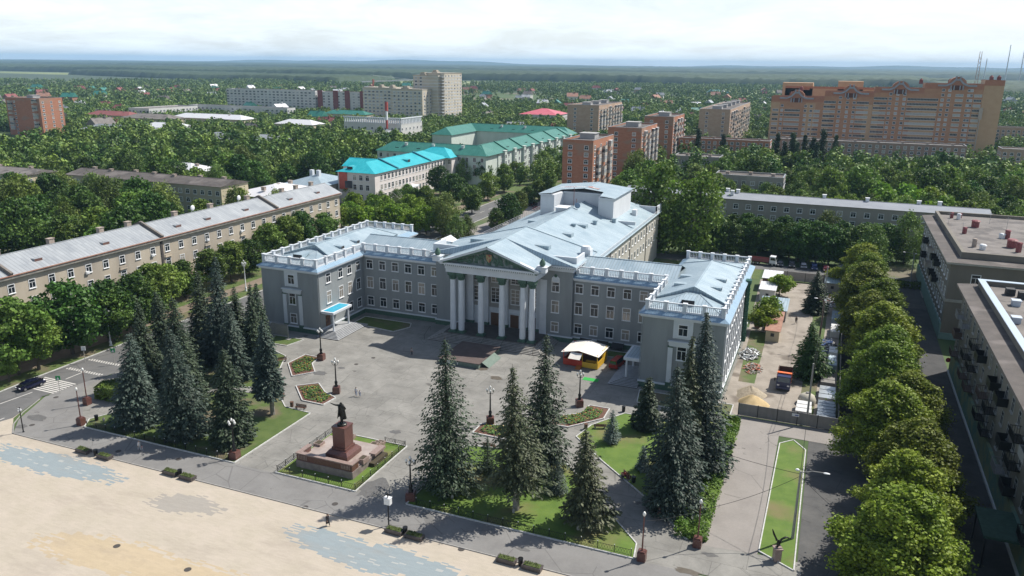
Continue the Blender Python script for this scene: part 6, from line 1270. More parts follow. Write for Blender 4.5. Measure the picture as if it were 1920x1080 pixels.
# --- forest belts: canopies of real relief
def canopy(name, poly_x, y0f, y1f, step, h, m, label, seed):
    rs = np.random.RandomState(seed); x0, x1 = poly_x; nx = int((x1-x0)/step); V = []; ny = None
    xs = np.linspace(x0, x1, nx); T_ = np.linspace(0, 1, int((y1f(0)-y0f(0))/step)); ny = len(T_)
    X, TT = np.meshgrid(xs, T_, indexing='ij'); Y0 = np.array([y0f(x) for x in xs]); Y1 = np.array([y1f(x) for x in xs]); Y = Y0[:, None]+(Y1-Y0)[:, None]*TT
    Z = h*(0.8+0.28*rs.rand(nx, ny))+2.5*np.sin(X*.006)*np.cos(Y*.005); Z[:, 0] = 0; Z[:, 1] *= .93; Z[:, -1] = 0; Z[0] = 0; Z[-1] = 0
    X = X+rs.uniform(-.35, .35, X.shape)*step; Y = Y+rs.uniform(-.3, .3, Y.shape)*step*(TT > 0.01)
    V = np.stack([X, Y, Z], 2).reshape(-1, 3); I = np.arange(nx*ny).reshape(nx, ny); F = np.stack([I[:-1, :-1], I[1:, :-1], I[1:, 1:], I[:-1, 1:]], 2).reshape(-1, 4)
    o = inst(name, npmesh(name, V, F, m)); tag(o, label, 'forest', None, 'stuff')
fo1 = mat('forest_canopy', (0.020, 0.042, 0.018), (0.042, 0.072, 0.026), scale=0.02, detail=8); fo2 = mat('far_forest_canopy', (0.022, 0.045, 0.024), (0.035, 0.062, 0.03), scale=0.003)
canopy('forest', (-6000, 300), lambda x: 2450-0.12*x*0-0.02*x, lambda x: 3600+0*x, 13, 24, fo1, 'long dark green forest belt crossing the view beyond the meadow', 1)
canopy('forest', (200, 1500), lambda x: 1900+.2*x, lambda x: 3000+0*x, 14, 20, fo1, 'dark forest behind the orange complex', 4)
canopy('forest', (-2600, -1150), lambda x: 1350-0.30*x, lambda x: 1650-0.30*x, 11, 18, fo1, 'near edge of the forest at the far left', 6)
canopy('forest', (-11000, 3400), lambda x: 4300+0*x, lambda x: 7300+0*x, 32, 30, fo2, 'farther wooded country', 2)
canopy('forest', (-14000, 6500), lambda x: 8200+0*x, lambda x: 12500+0*x, 80, 34, fo2, 'farthest bluish forest on the horizon', 3)
# low hills on the right horizon
def hill(cx, cy, rx, ry, h, nm):
    n = 40; V = []; X, Y = np.meshgrid(np.linspace(-1, 1, n), np.linspace(-1, 1, 14), indexing='ij'); Z = h*np.clip(1-X**2, 0, 1)**1.3*np.clip(1-Y**2, 0, 1)*(1+.15*np.sin(X*9)+.1*np.sin(X*23))
    V = np.stack([cx+X*rx, cy+Y*ry, Z-1], 2).reshape(-1, 3); I = np.arange(n*14).reshape(n, 14); F = np.stack([I[:-1, :-1], I[1:, :-1], I[1:, 1:], I[:-1, 1:]], 2).reshape(-1, 4)
    tag(inst(nm, npmesh(nm, V, F, fo2)), kind='structure')
hill(4600, 12500, 3800, 1500, 130, 'hills'); hill(400, 13500, 4500, 1200, 70, 'hills'); hill(-7500, 12500, 5500, 1300, 85, 'hills')
for i, (px) in enumerate((1888, 1915, 1848)):
    v = CR*(px-960)+CU*(540-128)+_F*FPX; t = 3400/v[1]; q = MB(); q.lathe([(2.2, 0), (1.3, 300)], 8); o = q.build('power_station_chimney', mat('pale_concrete', (.62, .60, .58)), None, (v[0]*t, 3400, 0))
    o.scale = (1, 1, (.46, .47, .30)[i]); tag(o, ('left', 'right', 'shortest')[i]+' faint power station chimney on the right horizon', 'chimney')
# ---------------------------------------------------------------- people and the statue
def skinned(V, E_, Rr, levels=1, root=0):
    me = bpy.data.meshes.new('t'); me.from_pydata([tuple(v) for v in V], E_, []); ob = bpy.data.objects.new('t', me); C.objects.link(ob)
    ob.modifiers.new('s', 'SKIN'); sv = me.skin_vertices[0].data
    for i, r in enumerate(Rr): sv[i].radius = (r, r) if not hasattr(r, '__len__') else r
    sv[root].use_root = True
    ob.modifiers.new('b', 'SUBSURF').levels = levels
    dg = bpy.context.evaluated_depsgraph_get(); out = bpy.data.meshes.new_from_object(ob.evaluated_get(dg)); bpy.data.objects.remove(ob); bpy.data.meshes.remove(me)
    return out
def body_pts(pose):
    P = dict(pel=(0, 0, .93), wa=(0, 0, 1.08), ch=(0, 0, 1.30), nk=(0, 0, 1.46), hd=(0, -.02, 1.57), ht=(0, -.02, 1.68),
             sl=(.17, 0, 1.39), sr=(-.17, 0, 1.39), el=(.24, .02, 1.12), er=(-.24, .02, 1.12), wl=(.25, -.08, .88), wr=(-.25, -.08, .88), hl=(.25, -.10, .80), hr=(-.25, -.10, .80),
             pl=(.09, 0, .88), pr=(-.09, 0, .88), kl=(.10, -.03, .50), kr=(-.10, .02, .50), al=(.11, 0, .09), ar=(-.11, .05, .09), tl=(.12, -.16, .03), tr=(-.12, -.11, .03))
    P.update(pose); return P
HEIGHT_N = [0]
def person(label, x, y, face, h=1.7, shirt=(.3, .3, .3), trous=(.05, .05, .06), hair=(.03, .02, .015), skin=(.42, .26, .19), pose=None, coat=0, z=0.02, sc_w=1.0, bare_legs=False):
    P = body_pts(pose or {}); K = list(P); ix = {k: i for i, k in enumerate(K)}
    E_ = [('pel', 'wa'), ('wa', 'ch'), ('ch', 'nk'), ('nk', 'hd'), ('hd', 'ht'), ('ch', 'sl'), ('sl', 'el'), ('el', 'wl'), ('wl', 'hl'), ('ch', 'sr'), ('sr', 'er'), ('er', 'wr'), ('wr', 'hr'), ('pel', 'pl'), ('pl', 'kl'), ('kl', 'al'), ('al', 'tl'), ('pel', 'pr'), ('pr', 'kr'), ('kr', 'ar'), ('ar', 'tr')]
    Rr = dict(pel=.13, wa=.115, ch=.135, nk=.055, hd=.10, ht=.075, sl=.07, sr=.07, el=.045, er=.045, wl=.03, wr=.03, hl=.035, hr=.035, pl=.095, pr=.095, kl=.062, kr=.062, al=.045, ar=.045, tl=.035, tr=.035)
    s_ = h/1.75; HEIGHT_N[0] += 1
    r = thing('person', label, 'person', (x, y, z), face); r.scale = (s_, s_, s_)
    me = skinned([P[k] for k in K], [(ix[a], ix[b]) for a, b in E_], [Rr[k] for k in K])
    q = MB(); q.v = [tuple(v.co) for v in me.vertices]; q.f = [tuple(p.vertices) for p in me.polygons]; q.m = [0]*len(q.f); q.sm = [True]*len(q.f); q.smooth = True
    for w_, hh in (('wl', 'hl'), ('wr', 'hr')):
        a = Vector(P[w_]); b_ = Vector(P[hh]); d = (b_-a).normalized(); sd_ = d.cross(Vector((0, 1, 0.1))).normalized()
        for k in range(4): o_ = b_+sd_*(k-1.5)*.018; q.tube([o_, o_+d*(.05+.01*(k in (1, 2)))+Vector((0, -.01, 0)), o_+d*(.08+.012*(k in (1, 2)))+Vector((0, -.03, 0))], [.009, .008, .006], 5)
        q.tube([a+d*.03, a+d*.055+Vector((0, -.035, 0)), a+d*.08+Vector((0, -.045, 0))], [.011, .010, .007], 5)
    hd = Vector(P['hd']); q.ell((hd.x, hd.y-.105, hd.z-.01), (.014, .02, .022), 6, 4)
    for sx in (-1, 1): q.ell((hd.x+sx*.1, hd.y+.01, hd.z), (.014, .022, .032), 6, 4)
    q.build('body', mat('skin_%.2f' % skin[0], skin, rough=.6), r)
    q = MB(); q.smooth = True; q.ell((hd.x, hd.y+.03, hd.z+.05), (.112, .112, .115), 10, 7); q.build('hair', mat('hair_%.2f_%.2f' % hair[:2], hair, rough=.7), r)
    def cloth(nm, ks, es, grow, col): V = [P[k] for k in ks]; j = {k: i for i, k in enumerate(ks)}; m_ = skinned(V, [(j[a], j[b]) for a, b in es], [Rr[k]+grow for k in ks]); m_.materials.append(mat('cloth_%.2f_%.2f_%.2f' % col, col, rough=.9)); [setattr(p, 'use_smooth', True) for p in m_.polygons]; inst(nm, m_, r)
    cloth('jacket' if coat else 'shirt', ['pel', 'wa', 'ch', 'sl', 'sr', 'el', 'er'] if not coat else ['pel', 'wa', 'ch', 'sl', 'sr', 'el', 'er', 'wl', 'wr'], [('pel', 'wa'), ('wa', 'ch'), ('ch', 'sl'), ('ch', 'sr'), ('sl', 'el'), ('sr', 'er')]+([('el', 'wl'), ('er', 'wr')] if coat else []), .018, shirt)
    cloth('trousers', ['pel', 'pl', 'pr', 'kl', 'kr', 'al', 'ar'] if not bare_legs else ['pel', 'pl', 'pr', 'kl', 'kr'], [('pel', 'pl'), ('pel', 'pr'), ('pl', 'kl'), ('pr', 'kr')]+([('kl', 'al'), ('kr', 'ar')] if not bare_legs else []), .014, trous)
    if coat == 2:
        q = MB(); q.smooth = True; q.lathe([(.19, 1.05), (.22, .8), (.27, .42)], 12, 0, 0.01, cap=False, sq=.8); q.build('skirt', mat('cloth_%.2f_%.2f_%.2f' % shirt, shirt, rough=.9), r)
    return r
WALK = dict(kl=(.10, -.16, .50), al=(.10, -.24, .10), tl=(.10, -.40, .06), kr=(-.09, .06, .50), ar=(-.10, .26, .14), tr=(-.10, .14, .04), wl=(.24, .14, .90), hl=(.24, .17, .82), el=(.23, .10, 1.13), wr=(-.24, -.20, .92), hr=(-.24, -.24, .85), er=(-.23, -.04, 1.12))
SIT = dict(pel=(0, 0, .50), wa=(0, .02, .66), ch=(0, -.02, .88), nk=(0, -.05, 1.04), hd=(0, -.10, 1.15), ht=(0, -.11, 1.26), sl=(.17, -.03, .97), sr=(-.17, -.03, .97), el=(.23, -.10, .74), er=(-.23, -.10, .74), wl=(.14, -.32, .64), wr=(-.14, -.32, .64), hl=(.11, -.40, .62), hr=(-.11, -.40, .62), pl=(.09, -.02, .48), pr=(-.09, -.02, .48), kl=(.13, -.46, .50), kr=(-.13, -.46, .50), al=(.13, -.46, .09), ar=(-.13, -.50, .09), tl=(.13, -.62, .03), tr=(-.13, -.66, .03))
person('person in dark clothes walking across the beige plaza', *G(615, 986), 1.2, 1.75, (.02, .02, .025), (.02, .02, .02), pose=WALK, coat=2)
person('person in a pale grey jacket walking on the front walkway', *G(262, 845), -1.9, 1.68, (.5, .49, .48), (.5, .5, .49), pose=WALK, coat=1, hair=(.25, .22, .2))
person('small child in pink beside the pale jacketed walker', *G(267, 846), -1.9, 1.0, (.45, .30, .30), (.4, .4, .42), pose=WALK)
person('adult in white with dark hair walking past the flower beds', *G(668, 743), 0.6, 1.7, (.55, .56, .58), (.35, .4, .5), pose=WALK)
person('child in white beside the adult near the flower beds', *G(675, 744), 0.6, 1.25, (.55, .56, .6), (.2, .25, .35), pose=WALK)
person('lone walker in grey in the palace shadow', *G(772, 667), 2.6, 1.7, (.28, .28, .27), (.06, .06, .07), pose=WALK)
person('person in black on the path at the right lawn', *G(1236, 973), 0.3, 1.72, (.015, .015, .018), (.015, .015, .018), coat=1, pose=WALK)
person('workman in brown walking down the builders yard', *G(1492, 607), 0.2, 1.75, (.07, .05, .04), (.05, .045, .04), coat=1, pose=WALK)
# the bronze statue
bronze = mat('dark_bronze', (0.018, 0.018, 0.016), (0.035, 0.036, 0.030), scale=3, rough=.42, metal=.6)
P = body_pts(dict(sr=(-.20, -.02, 1.40), er=(-.44, -.12, 1.42), wr=(-.68, -.16, 1.50), hr=(-.78, -.17, 1.53), el=(.34, .06, 1.16), wl=(.20, -.14, 1.18), hl=(.12, -.17, 1.20), kl=(.11, -.10, .50), al=(.12, -.12, .10), tl=(.13, -.28, .05), ar=(-.11, .06, .10), tr=(-.13, -.09, .05)))
K = list(P); ix = {k: i for i, k in enumerate(K)}
Rr = dict(pel=.15, wa=.14, ch=.155, nk=.065, hd=.10, ht=.07, sl=.085, sr=.085, el=.06, er=.06, wl=.042, wr=.042, hl=.038, hr=.036, pl=.10, pr=.10, kl=.072, kr=.072, al=.055, ar=.055, tl=.045, tr=.045)
E_ = [('pel', 'wa'), ('wa', 'ch'), ('ch', 'nk'), ('nk', 'hd'), ('hd', 'ht'), ('ch', 'sl'), ('sl', 'el'), ('el', 'wl'), ('wl', 'hl'), ('ch', 'sr'), ('sr', 'er'), ('er', 'wr'), ('wr', 'hr'), ('pel', 'pl'), ('pl', 'kl'), ('kl', 'al'), ('al', 'tl'), ('pel', 'pr'), ('pr', 'kr'), ('kr', 'ar'), ('ar', 'tr')]
st = thing('statue', 'dark bronze statue of a man in long coat pointing left on a red pedestal', 'statue', (-60.75, 86.5, 6.25)); st.scale = (1.95, 1.95, 1.95)
me = skinned([P[k] for k in K], [(ix[a], ix[b]) for a, b in E_], [Rr[k] for k in K], 2); q = MB(); q.v = [tuple(v.co) for v in me.vertices]; q.f = [tuple(p.vertices) for p in me.polygons]; q.m = [0]*len(q.f); q.sm = [True]*len(q.f); q.smooth = True
for k in range(4): q.tube([(-.78, -.20+k*.02, 1.53), (-.85, -.20+k*.02, 1.555-.01*k), (-.90+.012*abs(k-1), -.20+k*.02, 1.56-.015*k)], [.011, .010, .008], 6)
q.tube([(-.72, -.19, 1.53), (-.76, -.22, 1.565), (-.80, -.22, 1.59)], [.012, .011, .008], 6)
for k in range(4): q.tube([(.11, -.19, 1.225-k*.02), (.05, -.185, 1.225-k*.02), (.01, -.16, 1.22-k*.02)], [.011, .010, .008], 6)
q.tube([(.15, -.18, 1.22), (.12, -.20, 1.26), (.09, -.20, 1.28)], [.012, .011, .008], 6)
hd = (0, -.02, 1.57); q.ell((0, -.13, 1.555), (.017, .025, .028), 8, 5); q.ell((0, -.105, 1.49), (.035, .035, .05), 8, 5); q.ell((0, -.12, 1.585), (.07, .02, .012), 8, 4)
for sx in (-1, 1): q.ell((sx*.1, 0, 1.56), (.016, .028, .038), 6, 4); q.ell((sx*.035, -.115, 1.572), (.014, .01, .01), 6, 4)
q.build('figure', bronze, st)
q = MB(); q.smooth = True
cs = []; n = 18
for z, rx, ry, op in ((1.44, .16, .12, .3), (1.30, .24, .17, .35), (1.05, .24, .17, .4), (.85, .27, .20, .5), (.60, .31, .24, .6), (.40, .34, .27, .7)):
    cs.append([(rx*math.sin(op+(6.283-2*op)*i/(n-1)), -ry*math.cos(op+(6.283-2*op)*i/(n-1))+.02+.02*math.sin(i*2.1), z) for i in range(n)])
q.faces([p for c_ in cs for p in c_], [(j*n+i, j*n+i+1, (j+1)*n+i+1, (j+1)*n+i) for j in range(5) for i in range(n-1)])
co_ = q.build('coat', bronze, st); so2 = co_.modifiers.new('thick', 'SOLIDIFY'); so2.thickness = .03
q = MB(); q.lathe([(.36, -.13), (.36, -.02), (.30, .03)], 16, 0, -.02); q.build('base', bronze, st)
# monument terrace
MO = thing('monument_terrace', 'stepped granite terrace with red pedestal under the bronze statue', 'monument', (-61, 87, 0))
granite_grey = mat('grey_pink_granite', (0.17, 0.14, 0.13), (0.26, 0.215, 0.195), scale=1.2, streak=(1, 1, .6), bump=.2)
def W_(nm, m_, *bx):
    q = MB()
    for a in bx: q.box(*a)
    wp(MO, q, nm, m_)
W_('base_wall', granite_grey, (-66.3, 82.7, 0, -56.8, 91.0, 1.15))
W_('terrace_floor', mat('polished_floor', (0.30, 0.24, 0.21), (0.42, 0.36, 0.32), scale=.5, rough=.3), (-66.05, 82.95, 1.15, -57.05, 90.8, 1.35))
W_('parapet', granite_red, (-66.2, 82.8, 1.15, -56.9, 83.25, 2.15), (-66.2, 83.25, 1.15, -65.75, 85.6, 2.15), (-57.35, 83.25, 1.15, -56.9, 84.4, 2.15))
W_('coping', granite_pink, (-66.3, 82.7, 2.15, -56.8, 83.4, 2.3), (-66.3, 83.4, 2.15, -65.6, 85.7, 2.3), (-57.5, 83.4, 2.15, -56.8, 84.5, 2.3))
q = MB()
for x0 in (-65.9, -58.7):
    for k in range(6): q.box(x0+k*.26, 82.76, 1.35, x0+k*.26+.12, 82.81, 2.0)
wp(MO, q, 'grille', granite_pink)
W_('side_block', granite_pink, (-57.6, 85.2, 1.15, -56.6, 86.6, 1.9), (-57.4, 88.0, 1.15, -56.4, 90.9, 1.5), (-66.4, 87.0, 1.15, -65.2, 88.3, 1.7))
W_('planter', mat('planter_soil', (.05, .035, .025), (.07, .06, .03), scale=4), (-57.45, 85.35, 1.9, -56.75, 86.45, 1.93), (-56.75, 86.9, 0, -55.9, 90.6, .6), (-66.25, 87.15, 1.7, -65.35, 88.15, 1.73))
for i in range(4): W_('step', granite_pink, (-63.3-.0, 91.0+.38*i, 0, -59.2, 91.38+.38*i, 1.15-.28*(i+.3)))
for x in (-64.0, -58.7):
    for i in range(3): W_('step_planter', granite_pink, (x-.55, 91.0+.95*i, 0, x+.55, 91.9+.95*i, 1.2-.3*i)); W_('planter', MATS['planter_soil'], (x-.4, 91.15+.95*i, 1.2-.3*i, x+.4, 91.75+.95*i, 1.22-.3*i))
q = MB(); B4 = [(-62.6, 84.7), (-58.95, 84.7), (-58.95, 88.4), (-62.6, 88.4)]; T4 = [(-62.2, 85.1), (-59.35, 85.1), (-59.35, 88.0), (-62.2, 88.0)]
q.prism(B4, 1.35, 2.0); q.faces([(x, y, 2.0) for x, y in B4]+[(x, y, 2.5) for x, y in T4], [(0, 1, 5, 4), (1, 2, 6, 5), (2, 3, 7, 6), (3, 0, 4, 7), (4, 5, 6, 7)]); q.box(-61.95, 85.35, 2.5, -59.6, 87.75, 2.85); wp(MO, q, 'pedestal_base', granite_red)
q = MB(); q.box(-61.8, 85.5, 2.85, -59.75, 87.6, 5.9); q.box(-61.87, 85.43, 5.75, -59.68, 87.67, 6.02); wp(MO, q, 'pedestal', granite_red)
# ring fence and grass round the monument
sheet('monument_lawn', [(-67.8, 80.4), (-55.0, 80.4), (-55.0, 94.2), (-67.8, 94.2)], 0.0, lawn, h=.08)
tag(kerb_loop('lawn_kerb', [(-68.0, 80.2), (-54.8, 80.2), (-54.8, 94.4), (-68.0, 94.4)]), kind='structure')
def lattice_fence(label, pts, h=.95, step=2.0, white_tops=True):
    r = thing('iron_fence', label, 'fence', (*pts[0], 0)); posts = []
    for a, b_ in zip(pts[:-1], pts[1:]):
        a, b_ = Vector((*a, 0)), Vector((*b_, 0)); L_ = (b_-a).length; n = max(1, round(L_/step)); d = (b_-a)/L_; w = L_/n
        for i in range(n):
            p = a+d*(i*w); e = a+d*((i+1)*w); q = MB()
            for z in (.18, h-.05): q.bar((p.x, p.y, z), (e.x, e.y, z), .035)
            m_ = 6
            for k in range(m_):
                u = p+d*(w*k/m_); v = p+d*(w*(k+1)/m_); q.bar((u.x, u.y, .18), (v.x, v.y, h-.05), .022); q.bar((v.x, v.y, .18), (u.x, u.y, h-.05), .022)
            wp(r, q, 'panel', dark_iron)
            posts.append(p)
        posts.append(a+d*L_)
    pm_ = None
    for p in posts:
        if pm_ is None: q = MB(); q.bar((0, 0, 0), (0, 0, h+.12), .07); pm_ = q.mesh('post', dark_iron); q = MB(); q.ell((0, 0, h+.16), (.06, .06, .06), 6, 4); fm_ = q.mesh('finial', frame_white)
        o = inst('post', pm_, r, tuple(p-r.location)); 
        if white_tops: inst('finial', fm_, o)
    return r
lattice_fence('black lattice fence with white knobs in front of the monument lawn', [(-67.9, 90), (-67.9, 80.5), (-55.0, 80.5), (-55.0, 94.2), (-58.5, 94.2)])
lattice_fence('black lattice fence behind the left side of the monument', [(-67.9, 90), (-67.9, 94.2), (-64.8, 94.2)], white_tops=False)
lattice_fence('black lattice fence along the front of the left spruce lawn', [(-104.6, 80.45), (-76.5, 80.45)])
lattice_fence('black lattice fence along the front of the middle spruce lawn', [(-45.6, 80.45), (-16.8, 80.45)])
# ---------------------------------------------------------------- lamps
def lamp_five(label, x, y, h=6.6, group='five globe cast iron lamps on granite blocks', pale=False, base=True):
    k = ('l5', pale, base, round(h, 1)); im = frame_white if pale else dark_iron
    r = thing('street_lamp', label, 'street lamp', (x, y, 0), rg.uniform(0, .6), group)
    if k not in WM:
        zb = 1.25 if base else 0
        q = MB(); q.box(-.62, -.62, 0, .62, .62, zb-.12); q.box(-.55, -.55, zb-.12, .55, .55, zb); pm_ = q.mesh('pedestal', granite_red)
        q = MB(); q.smooth = True; s_ = h-zb; q.lathe([(.34, zb), (.34, zb+.15), (.2, zb+.35), (.27, zb+.7), (.25, zb+.95), (.13, zb+1.1), (.11, zb+s_*.55), (.085, zb+s_*.78), (.16, zb+s_*.8), (.07, zb+s_*.83), (.05, zb+s_*.93)], 12); cm_ = q.mesh('column', im)
        q = MB(); q.tube([(0, 0, h*.80), (.28, 0, h*.79), (.48, 0, h*.815), (.5, 0, h*.85)], [.05, .04, .035, .05], 6); q.lathe([(.09, h*.845), (.12, h*.86)], 8, .5, 0); am_ = q.mesh('arm', im)
        q = MB(); q.smooth = True; q.ell((0, 0, 0), (.17, .17, .24), 10, 8); q.lathe([(.05, .22), (.0, .36)], 8, cap=False); gm_ = q.mesh('globe', chrome_lamp)
        WM[k] = (pm_, cm_, am_, gm_)
    pm_, cm_, am_, gm_ = WM[k]
    if base: inst('pedestal', pm_, r)
    inst('column', cm_, r)
    for i in range(4):
        a = i*math.pi/2; inst('arm', am_, r, (0, 0, 0), (0, 0, a)); inst('globe', gm_, r, (.5*math.cos(a), .5*math.sin(a), h*.86+.22))
    inst('globe', gm_, r, (0, 0, h*.93+.22)); return r
lamp_five('five globe black lamp by the steps of the left porch', -88.0, 119.6); lamp_five('five globe black lamp at the corner of the second flower bed', -76.1, 107.2)
lamp_five('five globe black lamp at the corner of the left spruce lawn', -76.1, 81.3, 6.4); lamp_five('five globe black lamp just right of the monument', -46.9, 81.4, 6.4)
lamp_five('five globe black lamp in the open court, centre of the photo', -46.4, 106.6); lamp_five('five globe black lamp by the right flower bed and red van', -35.2, 118.8)
lamp_five('white painted many globe lamp on the street in front of the tan block', -131.6, 109.2, 8.2, 'white street lamps on the left road', True, False)
lamp_five('white painted many globe lamp on the street left of the palace wing', -133.5, 152.0, 8.2, 'white street lamps on the left road', True, False)
rust_pole = mat('red_brown_pole', (.12, .045, .035), (.15, .06, .05), scale=3, rough=.5)
def lamp_one(label, x, y, h=6.2):
    r = thing('street_lamp', label, 'street lamp', (x, y, 0), 0, 'single globe lamps on red granite blocks')
    q = MB(); q.box(-.5, -.5, 0, .5, .5, 1.15); q.box(-.4, -.4, 1.15, .4, .4, 1.3); q.build('pedestal', granite_red, r)
    q = MB(); q.smooth = True; q.lathe([(.1, 1.3), (.09, 2.5), (.07, h-.4)], 10); q.build('pole', rust_pole, r)
    q = MB(); q.smooth = True; q.ell((0, 0, h-.1), (.2, .2, .3), 10, 8); q.build('globe', chrome_lamp, r); return r
lamp_one('single globe lamp at the left corner of the spruce lawn', -106.0, 80.6); lamp_one('single globe lamp beside the round hedge near the crossing', -111.7, 86.6, 6.4)
lamp_one('single globe lamp at the right end of the lattice fence', -15.5, 80.3); lamp_one('single globe lamp at the foot of the right drive', -9.9, 85.6)
r = thing('camera_pole', 'short black pole with small cameras on the left plaza corner', 'pole', (*G(44, 810), 0)); q = MB(); q.lathe([(.2, 0), (.09, .2), (.07, 4.2)], 8); q.build('pole', dark_iron, r); q = MB(); q.box(-.35, -.06, 3.8, .35, .06, 3.95); q.box(-.06, -.3, 3.6, .06, .3, 3.75); q.build('camera', frame_white, r)
r = thing('camera_pole', 'black pole carrying a white box at the plaza edge', 'pole', (*G(729, 986), 0)); q = MB(); q.lathe([(.2, 0), (.09, .2), (.07, 4.6)], 8); q.build('pole', dark_iron, r); q = MB(); q.box(-.42, -.28, 3.1, .42, .28, 3.95); q.box(-.46, -.32, 3.95, .46, .32, 4.03); q.build('cabinet', frame_white, r); q = MB(); q.box(-.3, -.06, 4.35, .3, .06, 4.5); q.build('camera', dark_iron, r)
# ---------------------------------------------------------------- planters, bins, benches, beds
plm = mat('planter_granite', (.06, .05, .05), (.10, .085, .08), scale=3, rough=.4); grassy = mat('planter_grass', (.06, .10, .02), (.10, .12, .03), scale=8, bump=.6, bscale=20)
def planter(label, x, y, rz=-.02):
    r = thing('planter_box', label, 'planter', (x, y, 0), rz, 'granite planter boxes along the plaza edge'); q = MB(); q.box(-1.15, -.5, 0, 1.15, .5, .55); q.box(-1.2, -.55, .4, 1.2, .55, .5); q.build('box', plm, r)
    q = MB(); q.box(-1.0, -.36, .55, 1.0, .36, .62)
    rg_ = random.Random(int(x*10))
    for k in range(60): u, v = rg_.uniform(-.95, .95), rg_.uniform(-.33, .33); q.bar((u, v, .6), (u+rg_.uniform(-.08, .08), v, .8), .06, .02)
    q.build('plants', grassy, r)
pls = ((157, 850, 'leftmost'), (197, 861, 'second from left'), (321, 891, 'third from left'), (352, 900, 'fourth from left'), (740, 1001, 'fourth from right'), (777, 1011, 'third from right'), (950, 1056, 'second from right'), (998, 1069, 'rightmost'))
for px, py, nm in pls: planter('%s of the granite planter boxes along the plaza edge' % nm, *G(px, py-2))
def bin_(label, x, y, m_=dark_iron, h=.9, g_=None):
    r = thing('litter_bin', label, 'bin', (x, y, 0), 0, g_); q = MB(); q.lathe([(.2, 0), (.28, .15), (.3, h-.1), (.26, h)], 10); q.build('body', m_, r); q = MB(); q.lathe([(.33, h), (.33, h+.06)], 10); q.build('rim', m_, r)
bin_('black bin between the two leftmost granite planters', *G(180, 854)); bin_('black bin between the third and fourth planters', *G(338, 892)); bin_('black bin between planters below the white box pole', *G(760, 1001)); bin_('black bin between the two rightmost planters', *G(976, 1060))
brown_bin = mat('brown_bin', (.10, .05, .03), (.13, .07, .045), scale=4)
bin_('brown bin beside the bench on the left lawn edge', -79.6, 99.3, brown_bin); bin_('dark bin left of the bench facing the right flower bed', -31.6, 110.8, brown_bin); bin_('dark bin at the top corner of the right lawn', -27.7, 119.6); bin_('dark bin next to the bench with the sitter in red', -20.6, 97.4); bin_('small dark bin near the fence corner by the single globe lamp', -105.0, 82.6)
wood = mat('bench_wood', (.10, .045, .03), (.14, .07, .045), scale=4); conc = mat('concrete', (.30, .29, .27), (.38, .37, .34), scale=2)
def bench(label, x, y, rz):
    r = thing('park_bench', label, 'bench', (x, y, .02), rz, None)
    for s_ in (-.75, .75): q = MB(); q.box(s_-.09, -.28, 0, s_+.09, .28, .42); q.box(s_-.07, .16, .42, s_+.07, .3, .85); q.build('leg', conc, r)
    q = MB(); [q.box(-1.0, -.26+k*.14, .42, 1.0, -.16+k*.14, .47) for k in range(4)]; q.build('seat', wood, r)
    q = MB(); [q.box(-1.0, .20, .52+k*.14, 1.0, .25, .62+k*.14) for k in range(3)]; q.build('backrest', wood, r)
bench('bench by the brown bin on the left lawn edge', -77.6, 99.0, 0.1); bench('bench in the shade behind the slender blue spruce', -83.3, 101.6, -1.0); bench('bench by the first flower bed, below the palace left wing', -94.3, 115.6, -2.2+3.14)
bench('bench facing the large right flower bed', -29.6, 111.9, 3.14+.35); bench('bench half hidden by the broad spruce in the middle', -43.2, 98.9, 3.2); bench('brown bench with a sitter in red by the path', -21.9, 98.1, 2.35+3.14)
person('person in a red top sitting on the bench by the right path', -22.0, 98.0, 2.35+3.14, 1.7, (.45, .04, .04), (.03, .03, .035), pose=SIT)
soil = mat('bed_soil', (.10, .045, .03), (.15, .075, .05), scale=3)
flower_y = mat('yellow_flowers', (.55, .32, .03), rough=.8); flower_r = mat('orange_flowers', (.45, .12, .04), rough=.8); bedleaf = mat('bed_leaves', (.05, .11, .02), (.09, .16, .03), scale=3, island=.4)
def inpoly(x, y, P_):
    c_ = False; n = len(P_)
    for i in range(n):
        (x1, y1), (x2, y2) = P_[i], P_[i-1]
        if (y1 > y) != (y2 > y) and x < (x2-x1)*(y-y1)/(y2-y1)+x1: c_ = not c_
    return c_
def flower_bed(label, pts, seed, dens=9):
    cx = sum(p[0] for p in pts)/len(pts); cy = sum(p[1] for p in pts)/len(pts); r = thing('flower_bed', label, 'flower bed', (cx, cy, 0), 0, 'kite shaped flower beds of the court')
    k = kerb_loop('kerb', [(x-cx, y-cy) for x, y in pts], w=.18, h=.2); k.parent = r
    q = MB(); q.prism([((x-cx)*.97, (y-cy)*.97) for x, y in pts], 0.01, .12); q.build('soil', soil, r)
    sm_ = [(cx+(x-cx)*.80, cy+(y-cy)*.80) for x, y in pts]; rs_ = random.Random(seed); q = MB(); A_ = []
    x0, x1 = min(p[0] for p in pts), max(p[0] for p in pts); y0, y1 = min(p[1] for p in pts), max(p[1] for p in pts)
    for _ in range(int((x1-x0)*(y1-y0)*dens*2.2)):
        x, y = rs_.uniform(x0, x1), rs_.uniform(y0, y1)
        if not inpoly(x, y, sm_): continue
        x -= cx; y -= cy; t = rs_.random(); q.mi = 0 if t < .84 else 1 if t < .95 else 2; z = .16+.22*rs_.random() if q.mi == 0 else .40; s_ = .17 if q.mi == 0 else .075
        q.quad((x-s_, y-s_*rs_.random(), z), (x+s_*.4, y-s_, z+rs_.uniform(-.1, .1)), (x+s_, y+s_*.5, z+rs_.uniform(-.1, .1)), (x-s_*.3, y+s_, z))
    o = q.build('flowers', [bedleaf, flower_y, flower_r], r); tag(o, kind='stuff')
